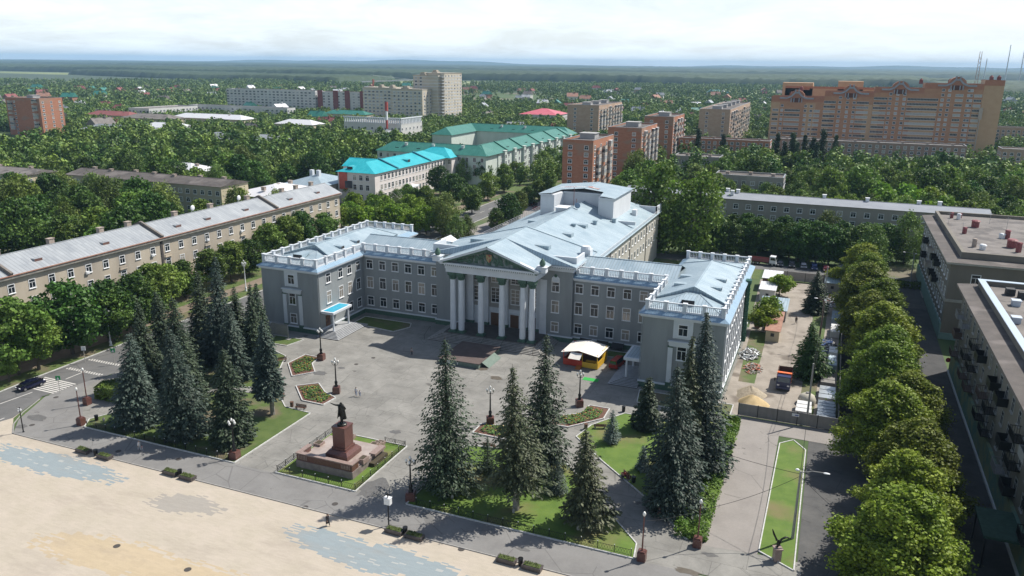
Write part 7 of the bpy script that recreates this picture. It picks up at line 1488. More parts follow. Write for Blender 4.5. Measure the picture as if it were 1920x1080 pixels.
flower_bed('flower bed nearest the left palace porch', [(-92.6, 115.3), (-92.4, 120.4), (-88.9, 120.2), (-88.3, 117.0), (-85.2, 113.6), (-87.8, 110.2)], 1)
flower_bed('flower bed beside the second left lamp', [(-84.4, 106.8), (-81.4, 109.4), (-78.0, 106.5), (-74.9, 105.2), (-75.2, 101.9), (-79.5, 102.0)], 2)
flower_bed('bright flower bed by the bench on the right', [(-38.0, 110.0), (-37.4, 113.2), (-34.0, 116.0), (-33.6, 119.6), (-30.1, 119.6), (-30.0, 115.5), (-34.4, 110.2)], 3)
flower_bed('flower bed beneath the central lamp, partly behind spruces', [(-47.6, 102.4), (-47.6, 105.9), (-44.3, 106.4), (-40.9, 108.6), (-38.4, 106.2), (-42.4, 102.3)], 4)
# hedges and shrubs
def leafy(name, label, cat, boxes, m_, n=2500, leaf=.28, seed=1, lumpy=.25):
    rs_ = np.random.RandomState(seed); Ps = []; Ns = []
    for (x0, y0, x1, y1, h) in boxes:
        k = int(n*(x1-x0)*(y1-y0)/max(1e-3, sum((b_[2]-b_[0])*(b_[3]-b_[1]) for b_ in boxes))); P_ = rs_.rand(k, 3); s_ = rs_.rand(k); top = s_ < .5
        P_[top, 2] = 1; sd_ = ~top; ax = rs_.rand(k) < .5; P_[sd_ & ax, 0] = np.round(P_[sd_ & ax, 0]); P_[sd_ & ~ax, 1] = np.round(P_[sd_ & ~ax, 1]); Nn = P_-np.array([.5, .5, .2])+rs_.normal(size=(k, 3))*.4
        X = P_*np.array([x1-x0, y1-y0, h])+np.array([x0, y0, 0]); X += rs_.normal(size=(k, 3))*lumpy*.35; X[:, 2] = np.maximum(X[:, 2], .08)*(1+lumpy*.4*np.sin(X[:, 0]*1.3+X[:, 1]*1.7)); Ps.append(X); Ns.append(Nn/np.linalg.norm(Nn, axis=1)[:, None])
    V, F = quads_at(np.concatenate(Ps), np.concatenate(Ns), leaf*(.6+.8*rs_.rand(sum(len(p) for p in Ps))), 1, rs_)
    return tag(inst(name, npmesh(name, V, F, m_)), label, cat)
leafy('hedge', 'clipped green hedge by the zebra crossing', 'hedge', [(-112.5, 88.8, -108.2, 92.8, 2.3)], leaf_mid, 3500, .3, 1)
leafy('shrub_strip', 'yellow green shrub strip along the left edge of the drive', 'shrub', [(-11.6, 87.0, -9.3, 123, .7), (-12.8, 87, -11.6, 92, 1.2)], leaf_mat('shrub_leaves', (.075, .14, .015), (.15, .22, .03)), 11000, .24, 2, .5)
leafy('hedge', 'long low hedge by the side street beside the brown roofed block', 'hedge', [(13, 224, 27, 226, 1.5)], leaf_mid, 3500, .35, 3)
# ---------------------------------------------------------------- kiosk, stage, vans, cars
KI = thing('market_pavilion', 'red and yellow pavilion with white folded roof and wooden steps', 'kiosk', (-40.5, 139.5, 0), -.04)
rd_ = mat('kiosk_red', (.42, .03, .015), (.48, .05, .02), scale=1, rough=.5); ye_ = mat('kiosk_yellow', (.62, .36, .02), (.66, .42, .03), scale=1, rough=.5); ra_ = mat('kiosk_roof', (.78, .74, .68), (.70, .66, .60), scale=.7)
def kb(nm, m_, *bx):
    q = MB()
    for a in bx: q.box(*a)
    q.build(nm, m_, KI)
kb('floor', wood, (-3.2, -3.4, 0, 3.6, 2.6, .35)); kb('red_panel', rd_, (-3.2, -3.5, .1, .6, -3.4, 1.35), (-3.3, -3.4, .1, -3.2, 2.6, 1.35), (-3.2, 2.5, .35, .6, 2.6, 2.9)); kb('yellow_panel', ye_, (.6, -3.5, .1, 3.6, -3.4, 1.2), (3.6, -3.4, .1, 3.7, 2.6, 1.4), (.6, 2.5, .35, 3.6, 2.6, 2.9), (3.62, 0, 1.4, 3.7, 2.6, 2.9))
for x, y in ((-3.2, -3.4), (.6, -3.4), (3.6, -3.4), (-3.2, 2.5), (3.6, 2.5), (3.6, -.4), (-1.6, -3.4)): kb('post', rd_ if x < 0 else ye_, (x-.07, y-.07, .3, x+.07, y+.07, 2.95))
kb('counter', ye_, (1.0, -2.6, 1.0, 3.3, -1.9, 1.15), (-2.8, -2.8, 1.0, -.6, -2.2, 1.15))
q = MB(); q.quad((-3.6, -3.9, 2.7), (0, -3.9, 3.45), (0, 2.9, 3.45), (-3.6, 2.9, 2.7)); q.quad((0, -3.9, 3.45), (4.0, -3.9, 2.75), (4.0, 2.9, 2.75), (0, 2.9, 3.45)); q.quad((-1.6, -5.4, 2.2), (.7, -5.4, 2.2), (.7, -3.8, 2.95), (-1.6, -3.8, 2.95)); o = q.build('roof', ra_, KI); sx_ = o.modifiers.new('t', 'SOLIDIFY'); sx_.thickness = .08
q = MB(); [q.box(-.4, -4.9+.3*k, .0, .6, -4.6+.3*k, .08+.08*k) for k in range(5)]; q.build('steps', mat('orange_steps', (.45, .16, .03)), KI)
SG = thing('stage', 'low brown topped platform with green painted sides before the palace steps', 'stage', (-62, 132, 0))
q = MB(); q.box(-66.0, 127.4, 0, -57.9, 137.6, .95); wp(SG, q, 'skirt', mat('stage_green', (.13, .18, .15), (.17, .22, .19), scale=1.5)); q = MB(); q.box(-66.2, 127.2, .95, -57.7, 137.8, 1.05); wp(SG, q, 'deck', mat('brown_deck', (.085, .062, .055), (.12, .09, .082), scale=.6))
q = MB(); q.quad((-57.8, 128.5, 1.0), (-57.8, 134.5, 1.0), (-56.2, 134.5, 0.02), (-56.2, 128.5, 0.02)); wp(SG, q, 'ramp', MATS['stage_green']); q = MB(); q.box(-64.6, 127.3, .25, -63.9, 127.38, .85); q.box(-62.4, 127.3, .2, -62.25, 127.38, .8); q.box(-62.55, 127.3, .72, -62.1, 127.385, .8); wp(SG, q, 'white_sign', frame_white)
tag(sheet('green_mat', [(-38.2, 130.2), (-35.3, 130.2), (-35.3, 131.6), (-38.2, 131.6)], .005, mat('green_mat_paint', (.03, .35, .06)), kind=None, h=.02), 'bright green mat lying on the court by the pavilion', 'mat')
def car(label, x, y, rz, col, typ='sedan', group=None, rough=.25):
    bm_ = mat('car_paint_%.2f_%.2f_%.2f' % col, col, rough=rough, metal=.3, spec=.6); r = thing({'sedan': 'parked_car', 'van': 'van'}.get(typ, 'parked_car'), label, 'van' if typ == 'van' else 'car', (x, y, .02), rz, group)
    # local: length along x, nose towards +x
    if typ == 'van': L_, Wd, prof, roofh = 4.6, 1.75, [(-2.3, .35), (-2.3, 1.0), (-2.24, 1.85), (-2.0, 1.98), (.9, 1.98), (1.25, 1.85), (1.75, 1.15), (2.2, .95), (2.3, .55), (2.28, .35)], 1.05
    elif typ == 'suv': L_, Wd, prof, roofh = 4.4, 1.8, [(-2.2, .35), (-2.2, .9), (-2.05, 1.5), (-1.8, 1.62), (.5, 1.64), (1.1, 1.05), (2.0, .95), (2.2, .65), (2.18, .35)], 1.0
    else: L_, Wd, prof, roofh = 4.5, 1.76, [(-2.25, .35), (-2.27, .85), (-2.1, 1.0), (-1.6, 1.05), (-.95, 1.42), (.35, 1.45), (1.05, 1.0), (2.0, .85), (2.25, .6), (2.22, .35)], .92
    q = MB(); q.smooth = False; n = len(prof); vs = []
    for ys_, kk in ((-1, 0), (-1, 1), (1, 1), (1, 0)):
        for (px, pz) in prof:
            inn = (0.10 if pz > roofh+.02 else 0)+(.22*(pz-roofh) if pz > roofh else 0)
            yy = ys_*(Wd/2-inn-(.0 if kk == 0 else .12)); vs.append((px*(1 if kk == 0 else .985), yy, pz+(0 if kk == 0 else .03)))
    fs = [tuple(range(n-1, -1, -1)), tuple(range(3*n, 4*n))]
    for s_ in range(3):
        for i in range(n): j = (i+1) % n; fs.append((s_*n+i, s_*n+j, (s_+1)*n+j, (s_+1)*n+i))
    q.faces(vs, fs); q.build('body', bm_, r)
    gl = mat('car_glass', (.01, .012, .015), rough=.05, spec=.8); q = MB(); top = max(p[1] for p in prof)
    rp = [p for p in prof if p[1] > roofh]; xa, xb = rp[0][0], rp[-1][0]; i0 = prof.index(rp[-1]); wfr = prof[i0+1]; i1 = prof.index(rp[0]); wre = prof[i1-1]; wy = Wd/2-.18
    def lerp(a, b_, t): return (a[0]+(b_[0]-a[0])*t, a[1]+(b_[1]-a[1])*t)
    for a, b_ in ((rp[-1], wfr), (rp[0], wre)):
        p1, p2 = lerp(a, b_, .12), lerp(a, b_, .9); sg_ = 1 if a[0] > 0 else -1; q.quad((p1[0]+sg_*.03, -wy+.12, p1[1]+.045), (p1[0]+sg_*.03, wy-.12, p1[1]+.045), (p2[0]+sg_*.03, wy, p2[1]+.045), (p2[0]+sg_*.03, -wy, p2[1]+.045))
    for s_ in (-1, 1):
        yy0 = s_*(Wd/2+.01); z0_, z1_ = roofh+.05, top-.12; yt = s_*(Wd/2-.10-.22*(z1_-roofh)+.012); yb = s_*(Wd/2-.10+.015)
        xs0, xs1 = wre[0]+.35, wfr[0]-.35; q.quad((xs0, yb, z0_), (xs1, yb, z0_), (xb-.02, yt, z1_), (xa+.12, yt, z1_))
    q.build('window', gl, r)
    for wx_ in (-L_*.31, L_*.31):
        for s_ in (-1, 1):
            q = MB(); q.lathe([(.32, -.1), (.33, 0), (.32, .1)], 14); w_ = q.build('wheel', rubber, r, (wx_, s_*(Wd/2-.08), .33), (math.pi/2, 0, 0)); q = MB(); q.lathe([(.19, -.105), (.19, .105)], 10); q.build('rim', rim_grey, w_)
    for s_ in (-1, 1):
        q = MB(); q.box(L_/2-.12, s_*.62-.18, .62, L_/2+.01, s_*.62+.18, .76); q.build('headlight', frame_white, r); q = MB(); q.box(-L_/2-.02, s_*.68-.12, .72, -L_/2+.1, s_*.68+.12, .92); q.build('tail_light', mat('tail_red', (.4, .01, .01), rough=.3), r)
    return r
cx_, cy_ = G(58, 727); car('dark blue hatchback with open looking black roof at the zebra crossing', cx_, cy_, rad(-98), (.008, .01, .035), 'sedan')
bpy.data.objects[-1] if False else None
car('red van parked between the pavilion and the right porch', -33.9, 139.2, rad(82), (.36, .04, .025), 'van')
for i, (px, py, c_, nm) in enumerate(((1462, 498, (.04, .045, .06), 'dark blue'), (1484, 500, (.05, .05, .06), 'black'), (1506, 502, (.30, .31, .33), 'silver'), (1526, 505, (.04, .06, .16), 'navy'), (1548, 508, (.14, .02, .03), 'maroon'), (1577, 508, (.22, .23, .25), 'grey'))):
    car('%s car parked nose out under the dark maples behind the yard' % nm, *G(px, py), rad(-84), c_, 'suv' if i % 2 else 'sedan', 'cars parked under the maples')
for i, (px, py, c_, nm, a) in enumerate(((1000, 386, (.02, .02, .02), 'black', 80), (989, 379, (.4, .4, .42), 'silver', 82), (1007, 394, (.25, .03, .03), 'dark red', 80), (997, 372, (.5, .5, .5), 'white', 84), (885, 384, (.03, .03, .04), 'dark', 85), (868, 420, (.35, .35, .36), 'pale grey', 75), (1345, 478, (.3, .32, .34), 'light grey', 5))):
    car('%s car on the back street %s' % (nm, ('by the hall', 'next to the hall, second', 'right beside the tower wall', 'farthest by the hall', 'among the street trees', 'at the bend by the small trees', 'seen over the right wing balustrade')[i]), *G(px, py), rad(a), c_, 'suv' if i % 2 else 'sedan', 'cars on the streets behind the palace')
def truck(label, x, y, rz, cabc, bodyc, tip=True):
    r = thing('dump_truck' if tip else 'flatbed_truck', label, 'truck', (x, y, .02), rz); cm_ = mat('cab_%.2f_%.2f' % cabc[:2], cabc, rough=.35, spec=.5); bm_ = mat('bodyc_%.2f_%.2f' % bodyc[:2], bodyc, rough=.6)
    q = MB(); q.box(-3.4, -.5, .7, 3.3, .5, .95); q.build('chassis', dark_iron, r)
    q = MB(); q.faces([(1.6, -1.2, .8), (3.4, -1.2, .8), (3.45, -1.2, 1.7), (3.2, -1.15, 2.75), (1.65, -1.15, 2.8), (1.6, 1.2, .8), (3.4, 1.2, .8), (3.45, 1.2, 1.7), (3.2, 1.15, 2.75), (1.65, 1.15, 2.8)], [(0, 1, 2, 3, 4), (9, 8, 7, 6, 5), (1, 6, 7, 2), (2, 7, 8, 3), (3, 8, 9, 4), (4, 9, 5, 0)]); q.build('cab', cm_, r)
    q = MB(); q.quad((3.47, -1.05, 1.75), (3.47, 1.05, 1.75), (3.25, 1.0, 2.6), (3.25, -1.0, 2.6)); q.quad((1.9, -1.215, 1.75), (3.2, -1.215, 1.75), (3.0, -1.175, 2.5), (1.9, -1.175, 2.5)); q.quad((3.2, 1.215, 1.75), (1.9, 1.215, 1.75), (1.9, 1.175, 2.5), (3.0, 1.175, 2.5)); q.build('windscreen', mat('car_glass', (.01, .012, .015)), r)
    q = MB(); q.box(3.38, -1.2, .5, 3.6, 1.2, .95); q.build('bumper', cm_, r)
    for s_ in (-1, 1): q = MB(); q.box(3.44, s_*.85-.2, 1.05, 3.5, s_*.85+.2, 1.3); q.build('headlight', frame_white, r); q = MB(); q.bar((3.2, s_*1.2, 2.2), (3.3, s_*1.55, 2.2), .05); q.box(3.2, s_*1.5-.1, 1.8, 3.3, s_*1.5+.1, 2.4); q.build('mirror', dark_iron, r)
    if tip:
        q = MB(); q.box(-3.5, -1.25, 1.05, 1.35, 1.25, 1.15); q.box(-3.5, -1.25, 1.15, 1.35, -1.17, 2.3); q.box(-3.5, 1.17, 1.15, 1.35, 1.25, 2.3); q.box(-3.5, -1.17, 1.15, -3.42, 1.17, 2.3); q.build('dump_body', mat('body_brown', (.10, .05, .035), (.14, .08, .05), scale=2), r)
        q = MB(); q.box(1.35, -1.25, 1.05, 1.5, 1.25, 2.75); q.box(1.35, -1.25, 2.9, 2.0, 1.25, 3.02); q.build('headboard', bm_, r)
        q = MB(); [q.box(-3.52, y-.05, 1.1, -3.4, y+.05, 2.35) for y in (-1.2, 0, 1.2)]; [q.box(x, s_*1.28-.03, 1.15, x+.1, s_*1.28+.03, 2.35) for x in (-2.8, -1.5, -.2, 1.0) for s_ in (-1, 1)]; q.build('rib', MATS['body_brown'], r)
    else: q = MB(); q.box(-4.6, -1.2, 1.0, 1.3, 1.2, 1.25); q.box(-4.6, -1.2, 1.25, 1.3, -1.1, 1.9); q.box(-4.6, 1.1, 1.25, 1.3, 1.2, 1.9); q.build('flatbed', maroon, r)
    for wx_ in (2.5, -1.6, -2.8):
        for s_ in (-1, 1): q = MB(); q.lathe([(.5, -.16), (.52, 0), (.5, .16)], 16); w_ = q.build('wheel', rubber, r, (wx_, s_*1.02, .52), (math.pi/2, 0, 0)); q = MB(); q.lathe([(.28, -.17), (.28, .17)], 10); q.build('rim', rim_grey, w_)
truck('dark blue cabbed dump truck with orange headboard in the builders yard', -3.6, 142.6, rad(-90), (.02, .03, .09), (.80, .15, .03))
truck('white cabbed truck with red flatbed parked under the maples', *G(1432, 496), rad(-4), (.72, .74, .76), (.2, .05, .04), False)
# ---------------------------------------------------------------- builders yard
def fence_run(label, pts, h, m_, step=2.5, nm='panel_fence', posts=dark_iron):
    r = thing(nm, label, 'fence', (*pts[0], 0))
    for a, b_ in zip(pts[:-1], pts[1:]):
        a, b_ = Vector((*a, 0)), Vector((*b_, 0)); L_ = (b_-a).length; n = max(1, round(L_/step)); d = (b_-a)/n
        for i in range(n):
            p, e = a+d*i, a+d*(i+1); q = MB(); u = d.normalized()*.06; q.bar((p.x+u.x, p.y+u.y, h/2+.05), (e.x-u.x, e.y-u.y, h/2+.05), .08, h-.1, up=(0, 0, 1)); wp(r, q, 'panel', m_)
            q = MB(); q.bar((p.x, p.y, 0), (p.x, p.y, h+.08), .12); wp(r, q, 'post', posts)
    return r
fmetal = mat('weathered_fence_sheet', (.20, .19, .18), (.28, .265, .25), scale=.8, streak=(1, 1, .25)); fconc = mat('concrete_fence', (.33, .30, .27), (.41, .38, .34), scale=.8)
fr_ = fence_run('grey sheet fence with gate closing the builders yard toward the drive', [(-9.8, 125.9), (5.6, 125.9)], 2.2, fmetal, 3.1)
q = MB(); q.box(-1.4, 125.78, 1.45, -.3, 125.84, 1.95); wp(fr_, q, 'sign', frame_white); q = MB(); q.box(-.95, 125.765, 1.6, -.4, 125.779, 1.75); wp(fr_, q, 'sign_stripe', mat('sign_blue', (.03, .05, .3)))
fence_run('long grey fence between the builders yard and the linden alley', [(5.6, 126.2), (6.4, 218)], 2.0, fmetal, 4.0)
fence_run('concrete panel fence closing the far end of the yard', [(-12.5, 219.5), (6.2, 219.2)], 2.6, fconc, 4.6)
def shed(label, x0, y0, x1, y1, h, wm_, rm_, doors=True):
    r = thing('shed', label, 'shed', ((x0+x1)/2, (y0+y1)/2, 0)); q = MB(); q.box(x0, y0, 0, x1, y1, h); wp(r, q, 'wall', wm_)
    q = MB(); q.faces([(x0-.25, y0-.25, h+.02), (x1+.25, y0-.25, h+.02), (x1+.25, y1+.25, h+.45), (x0-.25, y1+.25, h+.45), (x0-.25, y0-.25, h+.12), (x1+.25, y0-.25, h+.12), (x1+.25, y1+.25, h+.55), (x0-.25, y1+.25, h+.55)], [(3, 2, 1, 0), (4, 5, 6, 7), (0, 1, 5, 4), (1, 2, 6, 5), (2, 3, 7, 6), (3, 0, 4, 7)]); wp(r, q, 'roof', rm_)
    if doors: q = MB(); xm = (x0+x1)/2; q.box(xm-.35, y0-.05, 1.2, xm+.35, y0, 1.9); wp(r, q, 'window', dark_open)
    return r
shed('small cream shed with rusty roof nearest the dump truck', -8.9, 166, -6.2, 172, 2.4, cream_wall, rust_roof)
shed('second rusty roofed shed behind the cream one', -8.6, 174, -6.2, 179, 2.4, brick_dull, rust_roof, False)
shed('long shed with pale blue sheet roof in the middle of the yard', -11.5, 181, -5.8, 190, 2.6, fmetal, roof_blue, False)
shed('white shed against the palace wing', -13.0, 197, -9.4, 203, 2.8, pale_wall, tin_white)
shed('dark open timber shed with light roof at the top of the yard', -13.2, 207, -8.8, 214, 3.2, brown_wall, tin_white, False)
shed('guard hut with pale roof at the far right of the yard', 2.0, 211, 5.4, 215, 2.6, grey_brick, roof_blue)
for lab, x, y, h in (('bright green young tree above the cream shed', -9.6, 172.5, 6.0), ('bright green young tree behind the first one in the yard', -9.3, 182.0, 5.6), ('small yellow green tree at the far end of the yard sheds', -8.6, 203.0, 5.6)): put(L_bri, 'young_tree', lab, 'tree', x, y, h, None, 1.25)
def heap(name, label, cx, cy, rx, ry, h, m_, seed=0, nz=.12):
    rs_ = np.random.RandomState(seed); n = 26; V = []; A_ = np.linspace(0, 2*np.pi, n, endpoint=False); Rl = np.linspace(0, 1, 9)
    for i, a in enumerate(A_):
        for j, t in enumerate(Rl): k = 1+.12*math.sin(a*3+seed)+.08*math.sin(a*5); V.append((cx+rx*k*t*math.cos(a), cy+ry*k*t*math.sin(a), max(0.0, h*(1-t**1.25)*(1+nz*rs_.randn()*.5)) if t < 1 else -.02))
    F = [(i*9+j, i*9+j+1, ((i+1) % n)*9+j+1, ((i+1) % n)*9+j) for i in range(n) for j in range(8)]; q = MB(); q.smooth = True; q.faces(V, F); return tag(q.build(name, m_), label, name.split('_')[-1])
sand_m = mat('yellow_sand', (.46, .34, .17), (.54, .41, .22), scale=1.2, bump=.3, bscale=6)
heap('sand_heap', 'smooth yellow sand heap by the grey fence', -8.0, 131.0, 2.5, 3.4, 1.9, sand_m, 1, .02); heap('gravel_heap', 'paler gravel heap just behind the sand', -8.8, 135.8, 2.6, 2.6, 1.5, mat('gravel', (.30, .25, .18), (.42, .36, .27), scale=3, bump=.5, bscale=9), 2, .12)
def rubble(name, label, cat, cx, cy, rx, ry, n, mats, seed, s0=.25, s1=.8, h=.7):
    r = thing(name, label, cat, (cx, cy, 0)); rg_ = random.Random(seed); qs = [MB() for _ in mats]
    for k in range(n):
        a, t = rg_.uniform(0, 6.28), rg_.random()**.6; x, y = rx*t*math.cos(a), ry*t*math.sin(a); z = rg_.random()*h*(1-t)+.08; d = Vector((rg_.uniform(-1, 1), rg_.uniform(-1, 1), rg_.uniform(-.25, .25))).normalized()*rg_.uniform(s0, s1)/2; c_ = Vector((x, y, z)); qs[rg_.randrange(len(mats))].bar(c_-d, c_+d, rg_.uniform(.1, .35), rg_.uniform(.06, .15))
    for q, m_ in zip(qs, mats): o = q.build('debris', m_, r); tag(o, kind='stuff')
wmet = mat('silver_sheet', (.55, .58, .60), rough=.35, metal=.6)
rubble('debris_heap', 'heap of white and silver scrap beside the palace wing', 'debris', -11.0, 156.0, 1.9, 3.4, 130, [frame_white, fmetal, wmet], 1, .5, 1.7, 1.6)
rubble('brick_heap', 'scattered red brick rubble by the palace wing', 'debris', -9.6, 148.5, 1.8, 3.0, 180, [mat('brick_bits', (.42, .12, .07), (.5, .2, .12), scale=3), conc, yard_m], 2, .25, .6, .9)
rubble('scrap_heap', 'dark tangle of scrap metal at the yard fence', 'debris', 3.6, 168, 1.5, 5.0, 150, [dark_iron, wmet, mat('blue_bits', (.05, .1, .25)), fmetal], 3, .4, 1.4)
rubble('scrap_heap', 'bright scrap beside the guard hut', 'debris', 3.4, 203, 1.5, 6.0, 110, [frame_white, wmet, maroon, fmetal], 4, .4, 1.4)
def stack(label, x0, y0, x1, y1, h, m_, n=5, name='sheet_stack'):
    r = thing(name, label, 'stack', ((x0+x1)/2, (y0+y1)/2, 0)); 
    for i in range(n):
        ya, yb_ = y0+(y1-y0)*i/n, y0+(y1-y0)*(i+.86)/n; q = MB(); k = max(3, int(h/.22))
        for j in range(k): e = .05*((i*7+j*3) % 3); q.box(x0+e, ya, .08+h*j/k, x1-e, yb_, .08+h*(j+.8)/k)
        wp(r, q, 'bundle', m_)
stack('grey slatted metal crates stacked behind the yard fence', 2.3, 126.9, 5.2, 134.5, 1.5, mat('blue_grey_steel', (.17, .20, .24), (.26, .30, .34), scale=2, rough=.4, metal=.4), 6)
stack('white wrapped block pallets by the yard fence', -1.0, 128.6, 1.5, 133.5, 1.3, mat('white_wrap', (.66, .66, .65), (.56, .56, .55), scale=1.5), 3, 'pallet_stack')
stack('shiny sheet bundles beyond the slatted crates', 2.4, 136.5, 5.2, 142.5, 1.1, wmet, 3); stack('grey plates leaning in the middle of the yard edge', 2.6, 144.5, 5.0, 149.5, .9, fmetal, 3); stack('pale blue boxes at the yard edge', 3.6, 152.5, 5.2, 158.5, 1.5, mat('pale_blue_box', (.42, .50, .56)), 3); stack('white boxes near the scrap tangle', 3.7, 160.5, 5.3, 164.5, 1.3, frame_white, 2)
stack('white sheeted boxes by the second half of the yard edge', 3.8, 174, 5.6, 180, 1.4, MATS['white_wrap'], 3, 'pallet_stack'); stack('brown crates on the yard edge before the scrap', 2.0, 150.2, 3.4, 153.5, 1.0, wood, 2, 'crate_stack'); stack('pale blue sheets stacked far up the yard edge', 3.9, 184, 5.8, 191, 1.3, MATS['pale_blue_box'], 3)
r = thing('storage_tank', 'pale dome shaped tank behind the white pallets', 'tank', (0.6, 135.5, 0)); q = MB(); q.smooth = True; q.lathe([(1.4, 0), (1.5, .8), (1.2, 1.5), (.5, 1.9), (.05, 1.95)], 16); q.build('shell', mat('tank_cream', (.45, .42, .34), (.52, .48, .4), scale=2), r); q = MB(); q.lathe([(.3, 1.9), (.3, 2.1)], 10); q.build('hatch', fmetal, r)
r = thing('debris_chute', 'dark green debris chute hanging down the right wall of the palace', 'chute', (-12.9, 160.5, 0)); q = MB(); [q.lathe([(.42, 1.2+k*1.05), (.5, 2.2+k*1.05)], 10) for k in range(12)]; q.build('tube', mat('chute_green', (.01, .08, .05), rough=.4), r); q = MB(); q.box(-.5, -.8, 13.6, .6, .8, 14.4); q.build('hopper', MATS['chute_green'], r)
r = thing('cable_reel', 'small rusty cable reel under the yard trees', 'reel', (-11.2, 174.5, .8)); q = MB(); q.lathe([(.8, -.5), (.8, -.4)], 14); q.lathe([(.8, .4), (.8, .5)], 14); q.build('flange', rust_roof, r, rot=(math.pi/2, 0, 0)); q = MB(); q.lathe([(.4, -.4), (.4, .4)], 12); q.build('drum', brown_wall, r, rot=(math.pi/2, 0, 0))
# poles, wires
def pole(label, x, y, h, lamp=True, arm=(2.6, 0), m_=None, name='utility_pole'):
    r = thing(name, label, 'pole', (x, y, 0)); q = MB(); q.smooth = True; q.lathe([(.19, 0), (.17, h*.25), (.12, h)], 10); q.build('pole', m_ or conc, r)
    if lamp: q = MB(); q.tube([(0, 0, h-.2), (arm[0]*.5, arm[1]*.5, h+.25), (arm[0], arm[1], h+.3)], .05, 6); q.build('arm', m_ or conc, r); q = MB(); q.ell((arm[0]*1.1, arm[1]*1.1, h+.28), (.42, .18, .1), 10, 5); q.build('lamp_head', frame_white, r); q = MB(); q.ell((-arm[0]*.15, 0, h+.1), (.25, .2, .15), 8, 5); q.build('insulator', frame_white, r)
    return r
P1 = pole('concrete pole with street light on the narrow right lawn', 0.7, 91.8, 9.3); P2 = pole('concrete pole beside the sheet fence of the yard', 0.9, 126.9, 10.5, False); P3 = pole('tall lattice like pole in the yard by the bright spruce', 1.7, 165.0, 10.5, True, (-1.4, .2), mat('rusty_pole', (.14, .08, .06))); P4 = pole('pole at the far right of the yard behind the dark spruce', 1.9, 196, 10.5, False)
P5 = pole('street light on a curved pole by the side street', 22.8, 226, 9, True, (-2.2, 0), mat('zinc_pole', (.3, .31, .32)), 'street_light')
def wire(label, a, b_, sag=.8, name='overhead_wire'):
    a, b_ = Vector(a), Vector(b_); pts = [a+(b_-a)*t+Vector((0, 0, -sag*4*t*(1-t))) for t in [i/14 for i in range(15)]]; q = MB(); q.tube(pts, .03, 4); tag(q.build(name, dark_iron), label, 'wire')
wire('wire from the lawn pole to the single globe lamp at the drive', (.7, 91.8, 8.6), (-9.9, 85.6, 5.0), .5); wire('wire from the drive lamp to the lamp at the fence end', (-9.9, 85.6, 5.0), (-15.5, 80.3, 5.2), .3)
wire('wire from the lawn pole into the lindens', (.7, 91.8, 8.6), (11, 80, 7.5), .5); wire('wire from the lawn pole to the fence pole', (.7, 91.8, 9.0), (.9, 126.9, 10.2), 1.0); wire('wire along the yard poles', (.9, 126.9, 10.2), (1.7, 165, 10.2), 1.0); wire('second wire between the yard poles', (1.2, 126.9, 9.8), (2.0, 165, 9.8), 1.1); wire('wire to the last yard pole', (1.7, 165, 10.2), (1.9, 196, 10.2), .8); wire('wire from the lawn pole across the drive to the spruces', (.7, 91.8, 8.9), (-20, 100.5, 8.0), .7)
# eagle on a stump pedestal
r = thing('bird_sculpture', 'dark sculpture of a bird with raised wings on a reddish block near the lawn tip', 'sculpture', (-.8, 86.4, 0), .4)
q = MB(); q.box(-.4, -.4, 0, .4, .4, 1.6); q.box(-.5, -.5, 1.6, .5, .5, 1.75); q.build('pedestal', granite_pink, r)
V_ = [(0, 0, 1.8), (0, -.05, 2.3), (0, -.1, 2.7), (0, -.3, 2.95), (.35, .1, 2.8), (.9, .2, 3.0), (1.4, .25, 2.8), (-.3, .1, 2.9), (-.6, .2, 3.5), (-.8, .2, 4.1), (0, .4, 2.0)]; me = skinned(V_, [(0, 1), (1, 2), (2, 3), (1, 4), (4, 5), (5, 6), (1, 7), (7, 8), (8, 9), (0, 10)], [.14, .2, .12, .07, .12, .13, .05, .12, .14, .05, .1]); me.materials.append(bronze); inst('bird', me, r)
# information boards by the left wing, traffic signs, manholes
for i, x in enumerate((-107.6, -103.2)):
    r = thing('notice_board', ('left', 'right')[i]+' grey curved notice board standing before the left palace wing', 'notice board', (x, 126.6, 0)); q = MB(); q.box(-2.0, -.08, .9, 2.0, .08, 3.1); q.build('panel', mat('board_grey', (.22, .22, .22), (.27, .27, .27), scale=1), r)
    for s_ in (-2.05, 2.05): q = MB(); q.tube([(s_, 0, 0), (s_, 0, 2.8), (s_*.93, 0, 3.25)], .12, 8); q.build('post', MATS['board_grey'], r); q = MB(); q.box(s_-.45, -.5, 0, s_+.45, .5, .18); q.build('foot', conc, r)
    q = MB(); q.tube([(-1.9, 0, 3.25), (1.9, 0, 3.25)], .1, 8); q.build('top_rail', MATS['board_grey'], r)
    if i == 0: q = MB(); q.box(.3, -.1, 1.3, 1.3, -.081, 2.5); q.build('poster', frame_white, r)
bl = [(-111, 123.2), (-99.0, 123.2), (-98.0, 127.6), (-111, 127.6)]; sheet('bed_lawn', bl, 0, lawn_dim, h=.07); tag(kerb_loop('lawn_kerb', bl), kind='structure')
cl_ = [(-94.8, 141.0), (-83.6, 139.6), (-81.8, 143.6), (-82.8, 146.0), (-94.8, 146.2)]; sheet('bed_lawn', cl_, 0, lawn_dim, h=.07); tag(kerb_loop('lawn_kerb', cl_), kind='structure')
cr_ = [(-44.5, 143.6), (-32.0, 143.6), (-32.0, 147.0), (-44.5, 147.0)]; sheet('bed_lawn', cr_, 0, lawn_dim, h=.07); tag(kerb_loop('lawn_kerb', cr_), kind='structure')
cr_ = [(-26.5, 124.2), (-11, 123.8), (-11, 129.6), (-27.3, 129.6)]; sheet('bed_lawn', cr_, 0, lawn_dim, h=.07); tag(kerb_loop('lawn_kerb', cr_), kind='structure')
